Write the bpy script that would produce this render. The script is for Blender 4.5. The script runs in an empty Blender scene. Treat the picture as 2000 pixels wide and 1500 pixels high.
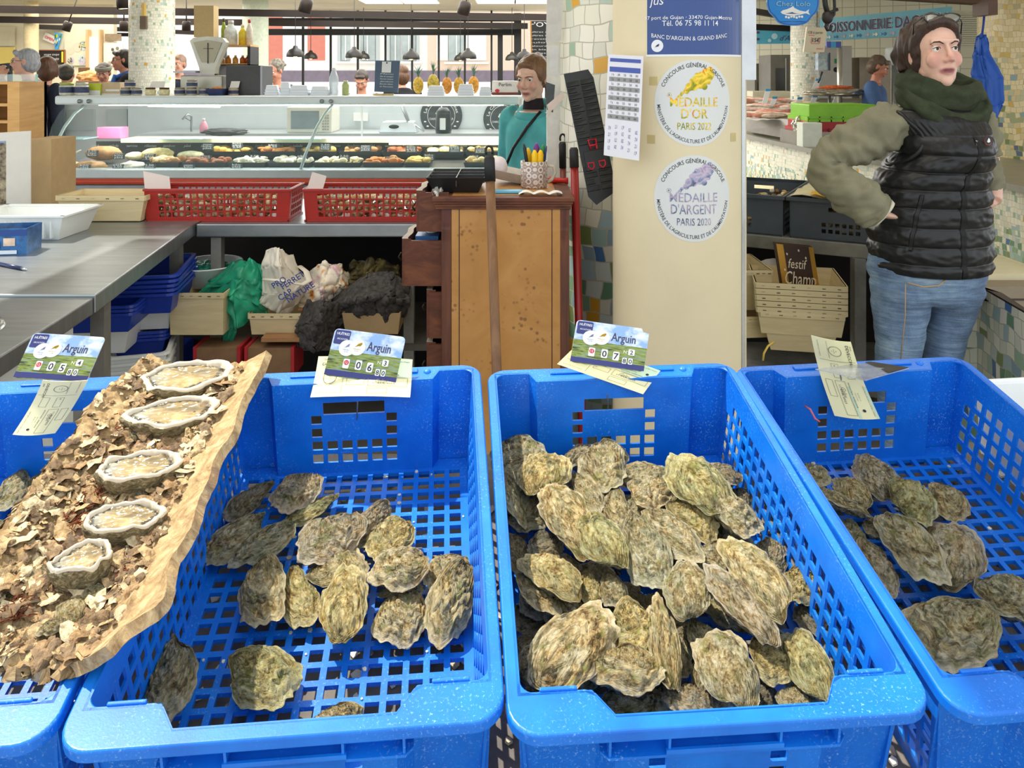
import bpy, math, random
from mathutils import Vector, Matrix, Euler, noise
import numpy as np
sc = bpy.context.scene
R = math.radians
PI = math.pi
# ---------------- camera, light, exposure ----------------
F, CU, CV, H = 1600.0, 1000.0, 150.0, 1.47
cam_d = bpy.data.cameras.new('camera'); cam = bpy.data.objects.new('camera', cam_d)
sc.collection.objects.link(cam); sc.camera = cam
cam.location = (0, 0, H); cam.rotation_euler = (PI/2, 0, 0)
cam_d.sensor_width = 36; cam_d.lens = F/2000*36; cam_d.shift_y = -(750-CV)/2000
cam_d.clip_start = .02; cam_d.clip_end = 200
sc.view_settings.view_transform = 'Standard'; sc.view_settings.look = 'None'
sc.view_settings.gamma = 1; sc.view_settings.use_curve_mapping = False
sc.view_settings.exposure = 0.5
w = bpy.data.worlds.new('sky'); sc.world = w; w.use_nodes = True
bg = w.node_tree.nodes['Background']; bg.inputs[0].default_value = (.93, .97, 1, 1); bg.inputs[1].default_value = 1.05
def lamp(name, typ, loc, rot, energy, col=(1, 1, 1), size=1, size_y=None, angle=None):
    d = bpy.data.lights.new(name, typ); o = bpy.data.objects.new(name, d); sc.collection.objects.link(o)
    o.location = loc; o.rotation_euler = rot; d.energy = energy; d.color = col
    if typ == 'AREA':
        d.shape = 'RECTANGLE'; d.size = size; d.size_y = size_y or size
    if typ == 'SUN': d.angle = angle or R(.6)
    if typ == 'SPOT': d.spot_size = size; d.shadow_soft_size = .04
    return o
sun_dir = Vector((.42, -.20, -.885))          # travels right, a little towards the camera, down
lamp('sun', 'SUN', (-3, 1, 5), sun_dir.to_track_quat('-Z', 'Y').to_euler(), 4.7, (1, .93, .80), angle=R(1))
lamp('hall_light', 'AREA', (-.6, 8.4, 2.40), (0, 0, 0), 190, (1, .98, .94), 4, 5)
lamp('left_fill_light', 'AREA', (-4.8, 9.3, 2.40), (0, 0, 0), 90, (1, .95, .85), 2.4, 3)  # added fill that brightens the left wall, no fixture behind it
lamp('stall_light', 'AREA', (.2, 3.4, 2.6), (0, 0, 0), 30, (1, .97, .92), 3, 2.0)
lamp('fish_light', 'AREA', (3.4, 6.2, 2.6), (0, 0, 0), 165, (1, .9, .74), 3, 4)

# ---------------- helpers ----------------
def P(u, v, Y): return Vector(((u-CU)/F*Y, Y, H-(v-CV)/F*Y))
def lin(c): return tuple((x/12.92 if x <= .04045 else ((x+.055)/1.055)**2.4) for x in c)
def hx(s): s = s.lstrip('#'); return lin(tuple(int(s[i:i+2], 16)/255 for i in (0, 2, 4)))
MATS = {}
class NT:
    def __init__(s, name):
        s.m = bpy.data.materials.new(name); s.m.use_nodes = True; s.t = s.m.node_tree; s.n = s.t.nodes
        s.b = s.n['Principled BSDF']
    def new(s, typ, **kw):
        n = s.n.new(typ)
        for k, v in kw.items():
            if k.startswith('i_'):
                n.inputs[k[2:].replace('_', ' ')].default_value = v
            else: setattr(n, k, v)
        return n
    def L(s, a, b): s.t.links.new(a, b)
    def ramp(s, stops, const=False):
        n = s.n.new('ShaderNodeValToRGB'); e = n.color_ramp.elements
        if const: n.color_ramp.interpolation = 'CONSTANT'
        while len(e) < len(stops): e.new(.5)
        for i, (p, c) in enumerate(stops):
            e[i].position = p; c = hx(c) if isinstance(c, str) else c; e[i].color = (*c[:3], 1)
        return n
    def math(s, op, a, b=None, clamp=False):
        n = s.n.new('ShaderNodeMath'); n.operation = op; n.use_clamp = clamp
        for i, x in enumerate((a, b)):
            if x is None: continue
            if isinstance(x, (int, float)): n.inputs[i].default_value = x
            else: s.L(x, n.inputs[i])
        return n.outputs[0]
    def mix(s, f, a, b, blend='MIX'):
        n = s.n.new('ShaderNodeMix'); n.data_type = 'RGBA'; n.blend_type = blend
        for i, x in ((0, f), (6, a), (7, b)):
            if isinstance(x, (int, float)): n.inputs[i].default_value = x
            elif isinstance(x, str): n.inputs[i].default_value = (*hx(x), 1)
            elif isinstance(x, tuple): n.inputs[i].default_value = (*x[:3], 1)
            else: s.L(x, n.inputs[i])
        return n.outputs[2]
    def bump(s, h, strength=.3, dist=.002):
        n = s.n.new('ShaderNodeBump'); n.inputs['Strength'].default_value = strength; n.inputs['Distance'].default_value = dist
        s.L(h, n.inputs['Height']); s.L(n.outputs[0], s.b.inputs['Normal']); return n
    def noise(s, vec, scale, detail=4, rough=.55, dist=0):
        n = s.n.new('ShaderNodeTexNoise'); n.inputs['Scale'].default_value = scale; n.inputs['Detail'].default_value = detail
        n.inputs['Roughness'].default_value = rough; n.inputs['Distortion'].default_value = dist
        if vec is not None: s.L(vec, n.inputs['Vector'])
        return n
    def obj(s):
        return s.n.new('ShaderNodeTexCoord').outputs['Object']
def mt(col, rough=.5, metal=0, var=.1, sc_=9, bump=0, bs=120, name=None, trans=0, alpha=1, emit=0, ior=1.45, sheen=0, coat=0, spec=None, scl=None):
    key = (col, rough, metal, var, sc_, bump, bs, trans, alpha, emit, coat, scl)
    if key in MATS: return MATS[key]
    s = NT(name or 'surface'); c = hx(col)
    b = s.b
    b.inputs['Roughness'].default_value = rough; b.inputs['Metallic'].default_value = metal
    b.inputs['IOR'].default_value = ior
    if trans: b.inputs['Transmission Weight'].default_value = trans
    if alpha < 1: b.inputs['Alpha'].default_value = alpha
    if coat: b.inputs['Coat Weight'].default_value = coat
    if spec is not None: b.inputs['Specular IOR Level'].default_value = spec
    v = s.obj()
    if scl:
        mp = s.n.new('ShaderNodeMapping'); mp.inputs['Scale'].default_value = scl; s.L(v, mp.inputs[0]); v = mp.outputs[0]
    if var:
        n = s.noise(v, sc_, 5, .6)
        lo = tuple(x*(1-var*1.3) for x in c); hi = tuple(min(1, x*(1+var)) for x in c)
        r = s.ramp([(.3, lo), (.7, hi)]); s.L(n.outputs[0], r.inputs[0]); s.L(r.outputs[0], b.inputs['Base Color'])
    else: b.inputs['Base Color'].default_value = (*c, 1)
    if emit:
        b.inputs['Emission Color'].default_value = (*c, 1); b.inputs['Emission Strength'].default_value = emit
    if bump:
        n2 = s.noise(v, bs, 4, .6); s.bump(n2.outputs[0], bump, .003)
    MATS[key] = s.m; return s.m
def glass(tint='#eefcff', alpha=.14, rough=.03):
    return mt(tint, rough, 0, 0, alpha=alpha, name='thin glass', spec=.8)
TXT = {}
def text_geo(s, off=0, shear=0):
    k = (s, off, shear)
    if k not in TXT:
        c = bpy.data.curves.new('t', 'FONT'); c.body = s; c.size = 1; c.offset = off; c.shear = shear; c.resolution_u = 2
        o = bpy.data.objects.new('t', c); sc.collection.objects.link(o)
        bpy.context.view_layer.update()
        me = bpy.data.meshes.new_from_object(o.evaluated_get(bpy.context.evaluated_depsgraph_get()))
        v = [(p.co.x, p.co.y) for p in me.vertices]; f = [tuple(p.vertices) for p in me.polygons]
        x = [p[0] for p in v] or [0]
        TXT[k] = (v, f, min(x), max(x))
        bpy.data.objects.remove(o); bpy.data.curves.remove(c); bpy.data.meshes.remove(me)
    return TXT[k]
class M:
    """collects geometry of ONE mesh"""
    def __init__(s, *mats): s.v = []; s.f = []; s.mi = []; s.sm = []; s.uv = {}; s.mats = list(mats); s.c = 0; s.T = Matrix(); s.col = None
    def use(s, m):
        if m not in s.mats: s.mats.append(m)
        s.c = s.mats.index(m); return s
    def add(s, vs, fs, smooth=False, T=None):
        b = len(s.v); T = s.T @ T if T is not None else s.T
        s.v += [tuple(T @ Vector(p)) for p in vs]
        for f in fs: s.f.append(tuple(b+i for i in f)); s.mi.append(s.c); s.sm.append(smooth)
        return b
    def box(s, x0, x1, y0, y1, z0, z1, T=None):
        vs = [(x, y, z) for z in (z0, z1) for y in (y0, y1) for x in (x0, x1)]
        s.add(vs, [(0, 2, 3, 1), (4, 5, 7, 6), (0, 1, 5, 4), (2, 6, 7, 3), (0, 4, 6, 2), (1, 3, 7, 5)], T=T); return s
    def cbox(s, c, d, T=None):
        return s.box(c[0]-d[0]/2, c[0]+d[0]/2, c[1]-d[1]/2, c[1]+d[1]/2, c[2]-d[2]/2, c[2]+d[2]/2, T)
    def frustum(s, c, a, b, h, n=0, T=None):   # box tapered: bottom half size a, top b
        x, y, z = c
        vs = [(x+sx*q[0], y+sy*q[1], z+k*h) for k, q in ((0, a), (1, b)) for sy in (-1, 1) for sx in (-1, 1)]
        s.add(vs, [(0, 2, 3, 1), (4, 5, 7, 6), (0, 1, 5, 4), (2, 6, 7, 3), (0, 4, 6, 2), (1, 3, 7, 5)], T=T); return s
    def open_box(s, c, a, b, h, t=.003, T=None):   # tray: tapered, hollow
        x, y, z = c
        def ring(q, k, o): return [(x+sx*(q[0]-o), y+sy*(q[1]-o), z+k) for sx, sy in ((-1, -1), (1, -1), (1, 1), (-1, 1))]
        vs = ring(a, 0, 0)+ring(b, h, 0)+ring(b, h, t)+ring(a, t, t)
        fs = [(3, 2, 1, 0), (12, 13, 14, 15)]
        for i in range(4):
            j = (i+1) % 4
            fs += [(i, j, 4+j, 4+i), (4+i, 4+j, 8+j, 8+i), (8+i, 8+j, 12+j, 12+i)]
        s.add(vs, fs, T=T); return s
    def quad(s, a, b, c, d): s.add([a, b, c, d], [(0, 1, 2, 3)]); return s
    def slab(s, a, b, c, d, n, t):   # quad with thickness t along n
        n = Vector(n).normalized()*t; q = [Vector(p) for p in (a, b, c, d)]
        s.add([tuple(p) for p in q]+[tuple(p+n) for p in q], [(3, 2, 1, 0), (4, 5, 6, 7)]+[(i, (i+1) % 4, 4+(i+1) % 4, 4+i) for i in range(4)]); return s
    def prism(s, pts, h, T=None, z=0):
        n = len(pts); vs = [(x, y, z) for x, y in pts]+[(x, y, z+h) for x, y in pts]
        s.add(vs, [tuple(range(n-1, -1, -1)), tuple(range(n, 2*n))]+[(i, (i+1) % n, n+(i+1) % n, n+i) for i in range(n)], T=T); return s
    def tube(s, pts, r, n=10, cap=True, closed=False, flat=None):
        pts = [Vector(p) for p in pts]; k = len(pts)
        rs = r if isinstance(r, (list, tuple)) else [r]*k
        vs = []; up = None
        for i, p in enumerate(pts):
            if closed: d = pts[(i+1) % k]-pts[i-1]
            else: d = pts[min(i+1, k-1)]-pts[max(i-1, 0)]
            if d.length < 1e-9: d = Vector((0, 0, 1))
            d.normalize()
            if up is None: up = Vector((0, 0, 1)) if abs(d.z) < .9 else Vector((1, 0, 0))
            a = d.cross(up)
            if a.length < 1e-6: a = d.orthogonal()
            a.normalize(); b = a.cross(d).normalized(); up = b
            for j in range(n):
                t = 2*PI*j/n; q = rs[i]
                e = (q, q*(flat or 1)) if not isinstance(q, tuple) else q
                vs.append(tuple(p+a*math.cos(t)*e[0]+b*math.sin(t)*e[1]))
        fs = []
        for i in range(k if closed else k-1):
            for j in range(n):
                i2 = (i+1) % k; fs.append((i*n+j, i*n+(j+1) % n, i2*n+(j+1) % n, i2*n+j))
        if cap and not closed: fs += [tuple(range(n-1, -1, -1)), tuple(range((k-1)*n, k*n))]
        s.add(vs, fs, True); return s
    def lathe(s, prof, n=24, T=None, cap=True, uvr=None):   # prof [(r,z)...]
        vs = []; fs = []; k = len(prof)
        for r, z in prof:
            for j in range(n):
                t = 2*PI*j/n; vs.append((r*math.cos(t), r*math.sin(t), z))
        for i in range(k-1):
            for j in range(n): fs.append((i*n+j, i*n+(j+1) % n, (i+1)*n+(j+1) % n, (i+1)*n+j))
        if cap:
            if prof[0][0] > 1e-5: fs.append(tuple(range(n-1, -1, -1)))
            if prof[-1][0] > 1e-5: fs.append(tuple(range((k-1)*n, k*n)))
        s.add(vs, fs, True, T); return s
    def ell(s, c, r, n=16, k=10, T=None):
        vs = []; fs = []
        for i in range(k+1):
            a = PI*i/k
            for j in range(n):
                t = 2*PI*j/n; vs.append((c[0]+r[0]*math.sin(a)*math.cos(t), c[1]+r[1]*math.sin(a)*math.sin(t), c[2]-r[2]*math.cos(a)))
        for i in range(k):
            for j in range(n): fs.append((i*n+j, i*n+(j+1) % n, (i+1)*n+(j+1) % n, (i+1)*n+j))
        s.add(vs, fs, True, T); return s
    def grid(s, fn, nu, nv, uv=False, smooth=True, flip=False, closed=False):
        vs = [fn(i/nu, j/nv) for j in range(nv+1) for i in range(nu+1)]
        b = s.add(vs, [((j*(nu+1)+i, j*(nu+1)+i+1, (j+1)*(nu+1)+i+1, (j+1)*(nu+1)+i) if not flip else (j*(nu+1)+i, (j+1)*(nu+1)+i, (j+1)*(nu+1)+i+1, j*(nu+1)+i+1)) for j in range(nv) for i in range(nu)], smooth)
        if uv:
            for j in range(nv+1):
                for i in range(nu+1): s.uv[b+j*(nu+1)+i] = uv(i/nu, j/nv)
        return s
    def sheet(s, fn, nu, nv, t):   # grid with thickness (both sides), fn->Vector
        s.grid(fn, nu, nv)
        def off(a, b):
            e = 1e-3; a2 = a if a < 1-e else a-e; b2 = b if b < 1-e else b-e
            p = Vector(fn(a2, b2)); n = (Vector(fn(a2+e, b2))-p).cross(Vector(fn(a2, b2+e))-p)
            if n.length: n.normalize()
            return Vector(fn(a, b))-n*t
        s.grid(off, nu, nv, flip=True)
        def edge(g, n):
            A = [Vector(fn(*g(i/n))) for i in range(n+1)]; B = [off(*g(i/n)) for i in range(n+1)]
            s.add([tuple(p) for p in A+B], [(i, i+1, n+2+i, n+1+i) for i in range(n)])
        edge(lambda q: (q, 0), nu); edge(lambda q: (q, 1), nu); edge(lambda q: (0, q), nv); edge(lambda q: (1, q), nv)
        return s
    def lattice(s, xs, ys, hole, fn):
        """panel cut by rectangular holes; fn(x,y,side)->3D, side 0 front 1 back"""
        nx, ny = len(xs), len(ys)
        b = s.add([fn(x, y, k) for k in (0, 1) for y in ys for x in xs], [])
        I = lambda i, j, k: b+k*nx*ny+j*nx+i
        def F_(q): s.f.append(q); s.mi.append(s.c); s.sm.append(False)
        H_ = lambda i, j: not (0 <= i < nx-1 and 0 <= j < ny-1) or hole(i, j)
        for j in range(ny-1):
            for i in range(nx-1):
                if hole(i, j): continue
                F_((I(i, j, 0), I(i+1, j, 0), I(i+1, j+1, 0), I(i, j+1, 0)))
                F_((I(i, j, 1), I(i, j+1, 1), I(i+1, j+1, 1), I(i+1, j, 1)))
                if H_(i-1, j): F_((I(i, j, 0), I(i, j+1, 0), I(i, j+1, 1), I(i, j, 1)))
                if H_(i+1, j): F_((I(i+1, j+1, 0), I(i+1, j, 0), I(i+1, j, 1), I(i+1, j+1, 1)))
                if H_(i, j-1): F_((I(i+1, j, 0), I(i, j, 0), I(i, j, 1), I(i+1, j, 1)))
                if H_(i, j+1): F_((I(i, j+1, 0), I(i+1, j+1, 0), I(i+1, j+1, 1), I(i, j+1, 1)))
        return s
    def text(s, st, size, fn, mat=None, off=0, align='C', arc=None, shear=0, sx=1, width=None):
        """fn(x,y)->3D; arc=(radius, start angle centre, +1 outside-up / -1 inside)"""
        if mat: s.use(mat)
        v, f, x0, x1 = text_geo(st, off, shear)
        if not f: return s
        if width: sx = width/((x1-x0)*size)
        ox = {'C': (x0+x1)/2, 'L': x0, 'R': x1}[align]
        out = []
        for x, y in v:
            X = (x-ox)*size*sx; Y = y*size
            if arc:
                r, a0, sg = arc
                if sg > 0: a = a0-X/r; X, Y = (r+Y)*math.cos(a), (r+Y)*math.sin(a)
                else: a = a0+X/r; X, Y = (r-Y)*math.cos(a), (r-Y)*math.sin(a)
            out.append(tuple(fn(X, Y)))
        s.add(out, f); return s
    def disc(s, cx, cy, r, fn, n=32, r0=0, ry=None):
        ry = ry or r
        if r0:
            vs = [fn(cx+q*math.cos(2*PI*i/n), cy+q*ry/r*math.sin(2*PI*i/n)) for q in (r0, r) for i in range(n)]
            s.add(vs, [(i, n+i, n+(i+1) % n, (i+1) % n) for i in range(n)])
        else:
            N_ = 10 if n > 60 else 2
            vs = [fn(cx, cy)]+[fn(cx+q/N_*r*math.cos(2*PI*i/n), cy+q/N_*ry*math.sin(2*PI*i/n)) for q in range(1, N_+1) for i in range(n)]
            s.add(vs, [(0, 1+i, 1+(i+1) % n) for i in range(n)]+[(1+k*n+i, 1+k*n+n+i, 1+k*n+n+(i+1) % n, 1+k*n+(i+1) % n) for k in range(N_-1) for i in range(n)])
        return s
    def rect(s, x0, x1, y0, y1, fn, n=1):
        for k in range(n):
            a = x0+(x1-x0)*k/n; b = x0+(x1-x0)*(k+1)/n
            s.add([fn(a, y0), fn(b, y0), fn(b, y1), fn(a, y1)], [(0, 1, 2, 3)])
        return s
    def shape(s, pts, fn): s.add([fn(x, y) for x, y in pts], [tuple(range(len(pts)))]); return s
def mesh_of(m, name='mesh', inv=None):
    me = bpy.data.meshes.new(name)
    v = m.v if inv is None else [tuple(inv @ Vector(p)) for p in m.v]
    me.from_pydata(v, [], m.f)
    for x in m.mats: me.materials.append(x)
    me.polygons.foreach_set('material_index', m.mi); me.polygons.foreach_set('use_smooth', m.sm)
    if m.uv:
        l = me.uv_layers.new(name='UVMap'); li = np.zeros(len(me.loops), np.int32); me.loops.foreach_get('vertex_index', li)
        a = np.array([m.uv.get(int(i), (0, 0)) for i in li], np.float32); l.data.foreach_set('uv', a.ravel())
    if m.col is not None:
        c = me.color_attributes.new('dat', 'FLOAT_COLOR', 'POINT'); c.data.foreach_set('color', np.array(m.col, np.float32).ravel())
    me.validate(); me.update(); return me
def tag(o, label=None, cat=None, group=None, kind=None):
    if label: o['label'] = label
    if cat: o['category'] = cat
    if group: o['group'] = group
    if kind: o['kind'] = kind
    return o
MW = {}
def thing(name, label=None, cat=None, loc=(0, 0, 0), rot=(0, 0, 0), group=None, kind=None, M_=None, parent=None):
    o = bpy.data.objects.new(name, None); sc.collection.objects.link(o); o.empty_display_size = .05
    m = M_ if M_ is not None else Matrix.Translation(Vector(loc)) @ Euler(rot).to_matrix().to_4x4()
    o.matrix_basis = m; MW[o.name] = m; return tag(o, label, cat, group, kind)
def obj(name, m, parent=None, world=False, bevel=0, sub=0, label=None, cat=None, group=None, kind=None, seg=2, ang=None):
    """link M as one mesh object. parent: geometry is local unless world=True. No parent: geometry is world, origin moved to base."""
    if parent is not None:
        PM = MW[parent.name]; inv = PM.inverted() if world else None
        o = bpy.data.objects.new(name, mesh_of(m, name, inv)); sc.collection.objects.link(o); o.parent = parent; MW[o.name] = PM
    else:
        a = np.array(m.v); c = Vector(((a[:, 0].min()+a[:, 0].max())/2, (a[:, 1].min()+a[:, 1].max())/2, a[:, 2].min()))
        T = Matrix.Translation(c); o = bpy.data.objects.new(name, mesh_of(m, name, T.inverted())); sc.collection.objects.link(o)
        o.matrix_basis = T; MW[o.name] = T
    if bevel:
        b = o.modifiers.new('b', 'BEVEL'); b.width = bevel; b.segments = seg; b.limit_method = 'ANGLE'; b.angle_limit = R(ang or 35)
        b.harden_normals = False
    if sub:
        b = o.modifiers.new('s', 'SUBSURF'); b.levels = sub; b.render_levels = sub
    return tag(o, label, cat, group, kind)
def clone(o, M_=None, parent=None, **kw):
    c = o.copy(); sc.collection.objects.link(c); c.parent = parent
    if M_ is not None: c.matrix_basis = M_; MW[c.name] = M_
    else: MW[c.name] = MW[parent.name] if parent else MW[o.name]
    for ch in [x for x in sc.collection.objects if x.parent == o]: clone(ch, None, c)
    return tag(c, **kw)
def frame(o, x, y, z=None):   # matrix from origin and axes
    x = Vector(x).normalized(); y = Vector(y); z = x.cross(y).normalized() if z is None else Vector(z); y = z.cross(x).normalized()
    return Matrix(((x.x, y.x, z.x, o[0]), (x.y, y.y, z.y, o[1]), (x.z, y.z, z.z, o[2]), (0, 0, 0, 1)))
def remesh(m, voxel, smooth=4, name='body', decim=None):
    """fuse overlapping closed shapes of m into one continuous skin"""
    me = mesh_of(m); o = bpy.data.objects.new('tmp', me); sc.collection.objects.link(o)
    a = o.modifiers.new('r', 'REMESH'); a.mode = 'VOXEL'; a.voxel_size = voxel; a.use_smooth_shade = True
    b = o.modifiers.new('s', 'SMOOTH'); b.factor = .5; b.iterations = smooth
    if decim: d = o.modifiers.new('d', 'DECIMATE'); d.ratio = decim
    bpy.context.view_layer.update()
    r = bpy.data.meshes.new_from_object(o.evaluated_get(bpy.context.evaluated_depsgraph_get()))
    out = M(*m.mats[:1]); out.v = [tuple(v.co) for v in r.vertices]; out.f = [tuple(p.vertices) for p in r.polygons]
    out.mi = [0]*len(out.f); out.sm = [True]*len(out.f)
    bpy.data.objects.remove(o); bpy.data.meshes.remove(me); bpy.data.meshes.remove(r)
    return out
def nz(x, y, z=0, s=0): return noise.noise(Vector((x+s*7.31, y-s*3.7, z+s*1.9)))
def wood(name, a, b, c, axis=(1, 12, 12), rough=.5, knots=0, sc_=3, coat=0):
    s = NT(name); v = s.obj(); mp = s.n.new('ShaderNodeMapping'); mp.inputs['Scale'].default_value = axis; s.L(v, mp.inputs[0])
    n = s.noise(mp.outputs[0], sc_, 6, .6, 1.2); r = s.ramp([(.25, a), (.5, b), (.75, c)]); s.L(n.outputs[0], r.inputs[0]); col = r.outputs[0]
    if knots:
        n2 = s.noise(v, knots, 3, .5, .6); vo = s.new('ShaderNodeTexVoronoi', i_Scale=knots*6.5); s.L(v, vo.inputs['Vector'])
        k = s.math('MULTIPLY', s.math('SUBTRACT', n2.outputs[0], .52, True), s.math('SUBTRACT', 1, s.math('MULTIPLY', vo.outputs['Distance'], 2.6, True), True))
        k = s.math('MULTIPLY', k, 16, True); col = s.mix(s.math('MULTIPLY', k, .75), col, '#75491f')
    s.L(col, s.b.inputs['Base Color']); s.b.inputs['Roughness'].default_value = rough; s.b.inputs['Coat Weight'].default_value = coat
    s.bump(n.outputs[0], .15, .001); return s.m
def mosaic(name, tile=.05, warm=False, dense=(0, 1), uv=True, axes=None):
    """irregular broken-tile mosaic; more coloured tiles low down"""
    s = NT(name); tc = s.n.new('ShaderNodeTexCoord')
    v = tc.outputs['UV'] if uv else tc.outputs['Object']
    if axes:
        sp = s.n.new('ShaderNodeSeparateXYZ'); s.L(v, sp.inputs[0]); cb = s.n.new('ShaderNodeCombineXYZ')
        s.L(sp.outputs[axes[0]], cb.inputs[0]); s.L(sp.outputs[axes[1]], cb.inputs[1]); v = cb.outputs[0]
    n = s.noise(v, 2.2/tile*.16, 1, .5); off = s.n.new('ShaderNodeVectorMath'); off.operation = 'SCALE'; s.L(n.outputs['Color'], off.inputs[0]); off.inputs['Scale'].default_value = tile*1.1
    ad = s.n.new('ShaderNodeVectorMath'); ad.operation = 'ADD'; s.L(v, ad.inputs[0]); s.L(off.outputs[0], ad.inputs[1])
    br = s.n.new('ShaderNodeTexBrick'); s.L(ad.outputs[0], br.inputs['Vector']); br.offset = .42; br.squash = .7; br.squash_frequency = 3
    br.inputs['Color1'].default_value = (0, 0, 0, 1); br.inputs['Color2'].default_value = (1, 1, 1, 1); br.inputs['Mortar'].default_value = (0, 0, 0, 1)
    br.inputs['Scale'].default_value = 1; br.inputs['Mortar Size'].default_value = tile*.035; br.inputs['Mortar Smooth'].default_value = .1
    br.inputs['Brick Width'].default_value = tile*1.05; br.inputs['Row Height'].default_value = tile
    W = '#e9e6d2' if not warm else '#ecd9a8'; W2 = '#dcdccb' if not warm else '#dfc891'
    low = s.ramp([(0, '#86aa8a'), (.13, '#a8c0c4'), (.3, '#c9d3cc'), (.42, '#6c9478'), (.52, '#8fa8b4'), (.64, '#d8d6c4'), (.76, '#7f9158'), (.82, '#d9a437'), (.87, '#4d76a8'), (.9, '#9ab8b0')] if not warm else
                 [(0, '#a9ab7c'), (.15, W), (.3, '#c9c59b'), (.45, '#8ea8a4'), (.55, W2), (.7, '#d2b25e'), (.8, '#7c8a55'), (.88, '#5f6f83'), (.93, W)], True)
    hi = s.ramp([(0, W), (.3, W2), (.55, '#f0ecdc'), (.84, '#b7c9bd'), (.88, '#d9a437'), (.9, '#9fbb9f'), (.95, W)] if not warm else [(0, W), (.4, W2), (.84, '#d8b65c'), (.88, W), (.95, '#c4b98e')], True)
    s.L(br.outputs['Color'], low.inputs[0]); s.L(br.outputs['Color'], hi.inputs[0])
    sp2 = s.n.new('ShaderNodeSeparateXYZ'); s.L(v, sp2.inputs[0])
    f = s.math('DIVIDE', s.math('SUBTRACT', sp2.outputs[1], dense[0]), dense[1]-dense[0], True)
    wn = s.n.new('ShaderNodeTexWhiteNoise'); s.L(br.outputs['Color'], wn.inputs['Vector']); wn.noise_dimensions = '3D'
    f = s.math('GREATER_THAN', f, wn.outputs['Value'])
    col = s.mix(f, low.outputs[0], hi.outputs[0]); col = s.mix(br.outputs['Fac'], col, '#b9b6a4' if not warm else '#c2ae7d')
    s.L(col, s.b.inputs['Base Color']); s.b.inputs['Roughness'].default_value = .25
    s.bump(s.math('SUBTRACT', 1, br.outputs['Fac']), .4, .002); return s.m
def struct(name, m, **k): return obj(name, m, kind='structure', **k)
# common materials
blue = mt('#0d6fd6', .38, 0, .06, 5, .12, 400, name='blue polyethylene')
steel = mt('#a0a6a9', .36, .85, .12, 6, .05, 50, name='brushed steel', scl=(1, 6, 1))
black = mt('#1b1b1c', .5, 0, .1, name='black plastic')
white = mt('#eef0ef', .45, 0, .03, name='white plastic')
paperw = mt('#f3f1ea', .7, 0, .03, name='paper')
cream = mt('#e7d9b4', .7, 0, .05, 3, .1, 90, name='cream plaster')
gal = mt('#8d8b84', .5, .5, .25, 8, .1, 60, name='galvanised steel')
ink = mt('#2b2b33', .6, 0, 0, name='ink')
# ---------------- tilted display plane with the blue crates ----------------
TILT = .2; NRM = Vector((0, -math.sin(TILT), math.cos(TILT))); PY = Vector((0, math.cos(TILT), math.sin(TILT)))
P0 = Vector((0, 1.04, H-.529))
def at(u, v, h=0):
    d = Vector(((u-CU)/F, 1, -(v-CV)/F)); o = Vector((0, 0, H)); q = P0+NRM*h
    return o+d*((q-o).dot(NRM)/d.dot(NRM))
def crate_matrix(x, y, z, yaw): return Matrix.Translation((x, y, H+z)) @ Matrix.Rotation(TILT, 4, 'X') @ Matrix.Rotation(yaw, 4, 'Z')
CM = {1: crate_matrix(-.636, 1.0, -.533, .085), 2: crate_matrix(-.228, 1.023, -.529, .078), 3: crate_matrix(.178, 1.039, -.530, .061), 4: crate_matrix(.586, 1.072, -.533, .088)}
def blue_mat():
    s = NT('scuffed blue polyethylene'); v = s.obj()
    n = s.noise(v, 14, 4, .6); r = s.ramp([(.3, '#0563cc'), (.7, '#0f7ae4')]); s.L(n.outputs[0], r.inputs[0])
    n2 = s.noise(v, 330, 3, .7); n3 = s.noise(v, 9, 2, .5)
    f = s.math('MULTIPLY', s.math('MULTIPLY', s.math('SUBTRACT', n2.outputs[0], .57, True), 8, True), s.math('MULTIPLY', s.math('SUBTRACT', n3.outputs[0], .42, True), 4, True))
    c = s.mix(f, r.outputs[0], '#7fb4ee'); s.L(c, s.b.inputs['Base Color'])
    s.b.inputs['Roughness'].default_value = .36; s.bump(n2.outputs[0], .08, .001); return s.m
cblue = blue_mat()
def cuts(a, n, pitch, hole):   # symmetric series of n holes centred at a -> breaks
    o = []
    for i in range(n):
        c = a+(i-(n-1)/2)*pitch; o += [c-hole/2, c+hole/2]
    return o
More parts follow.
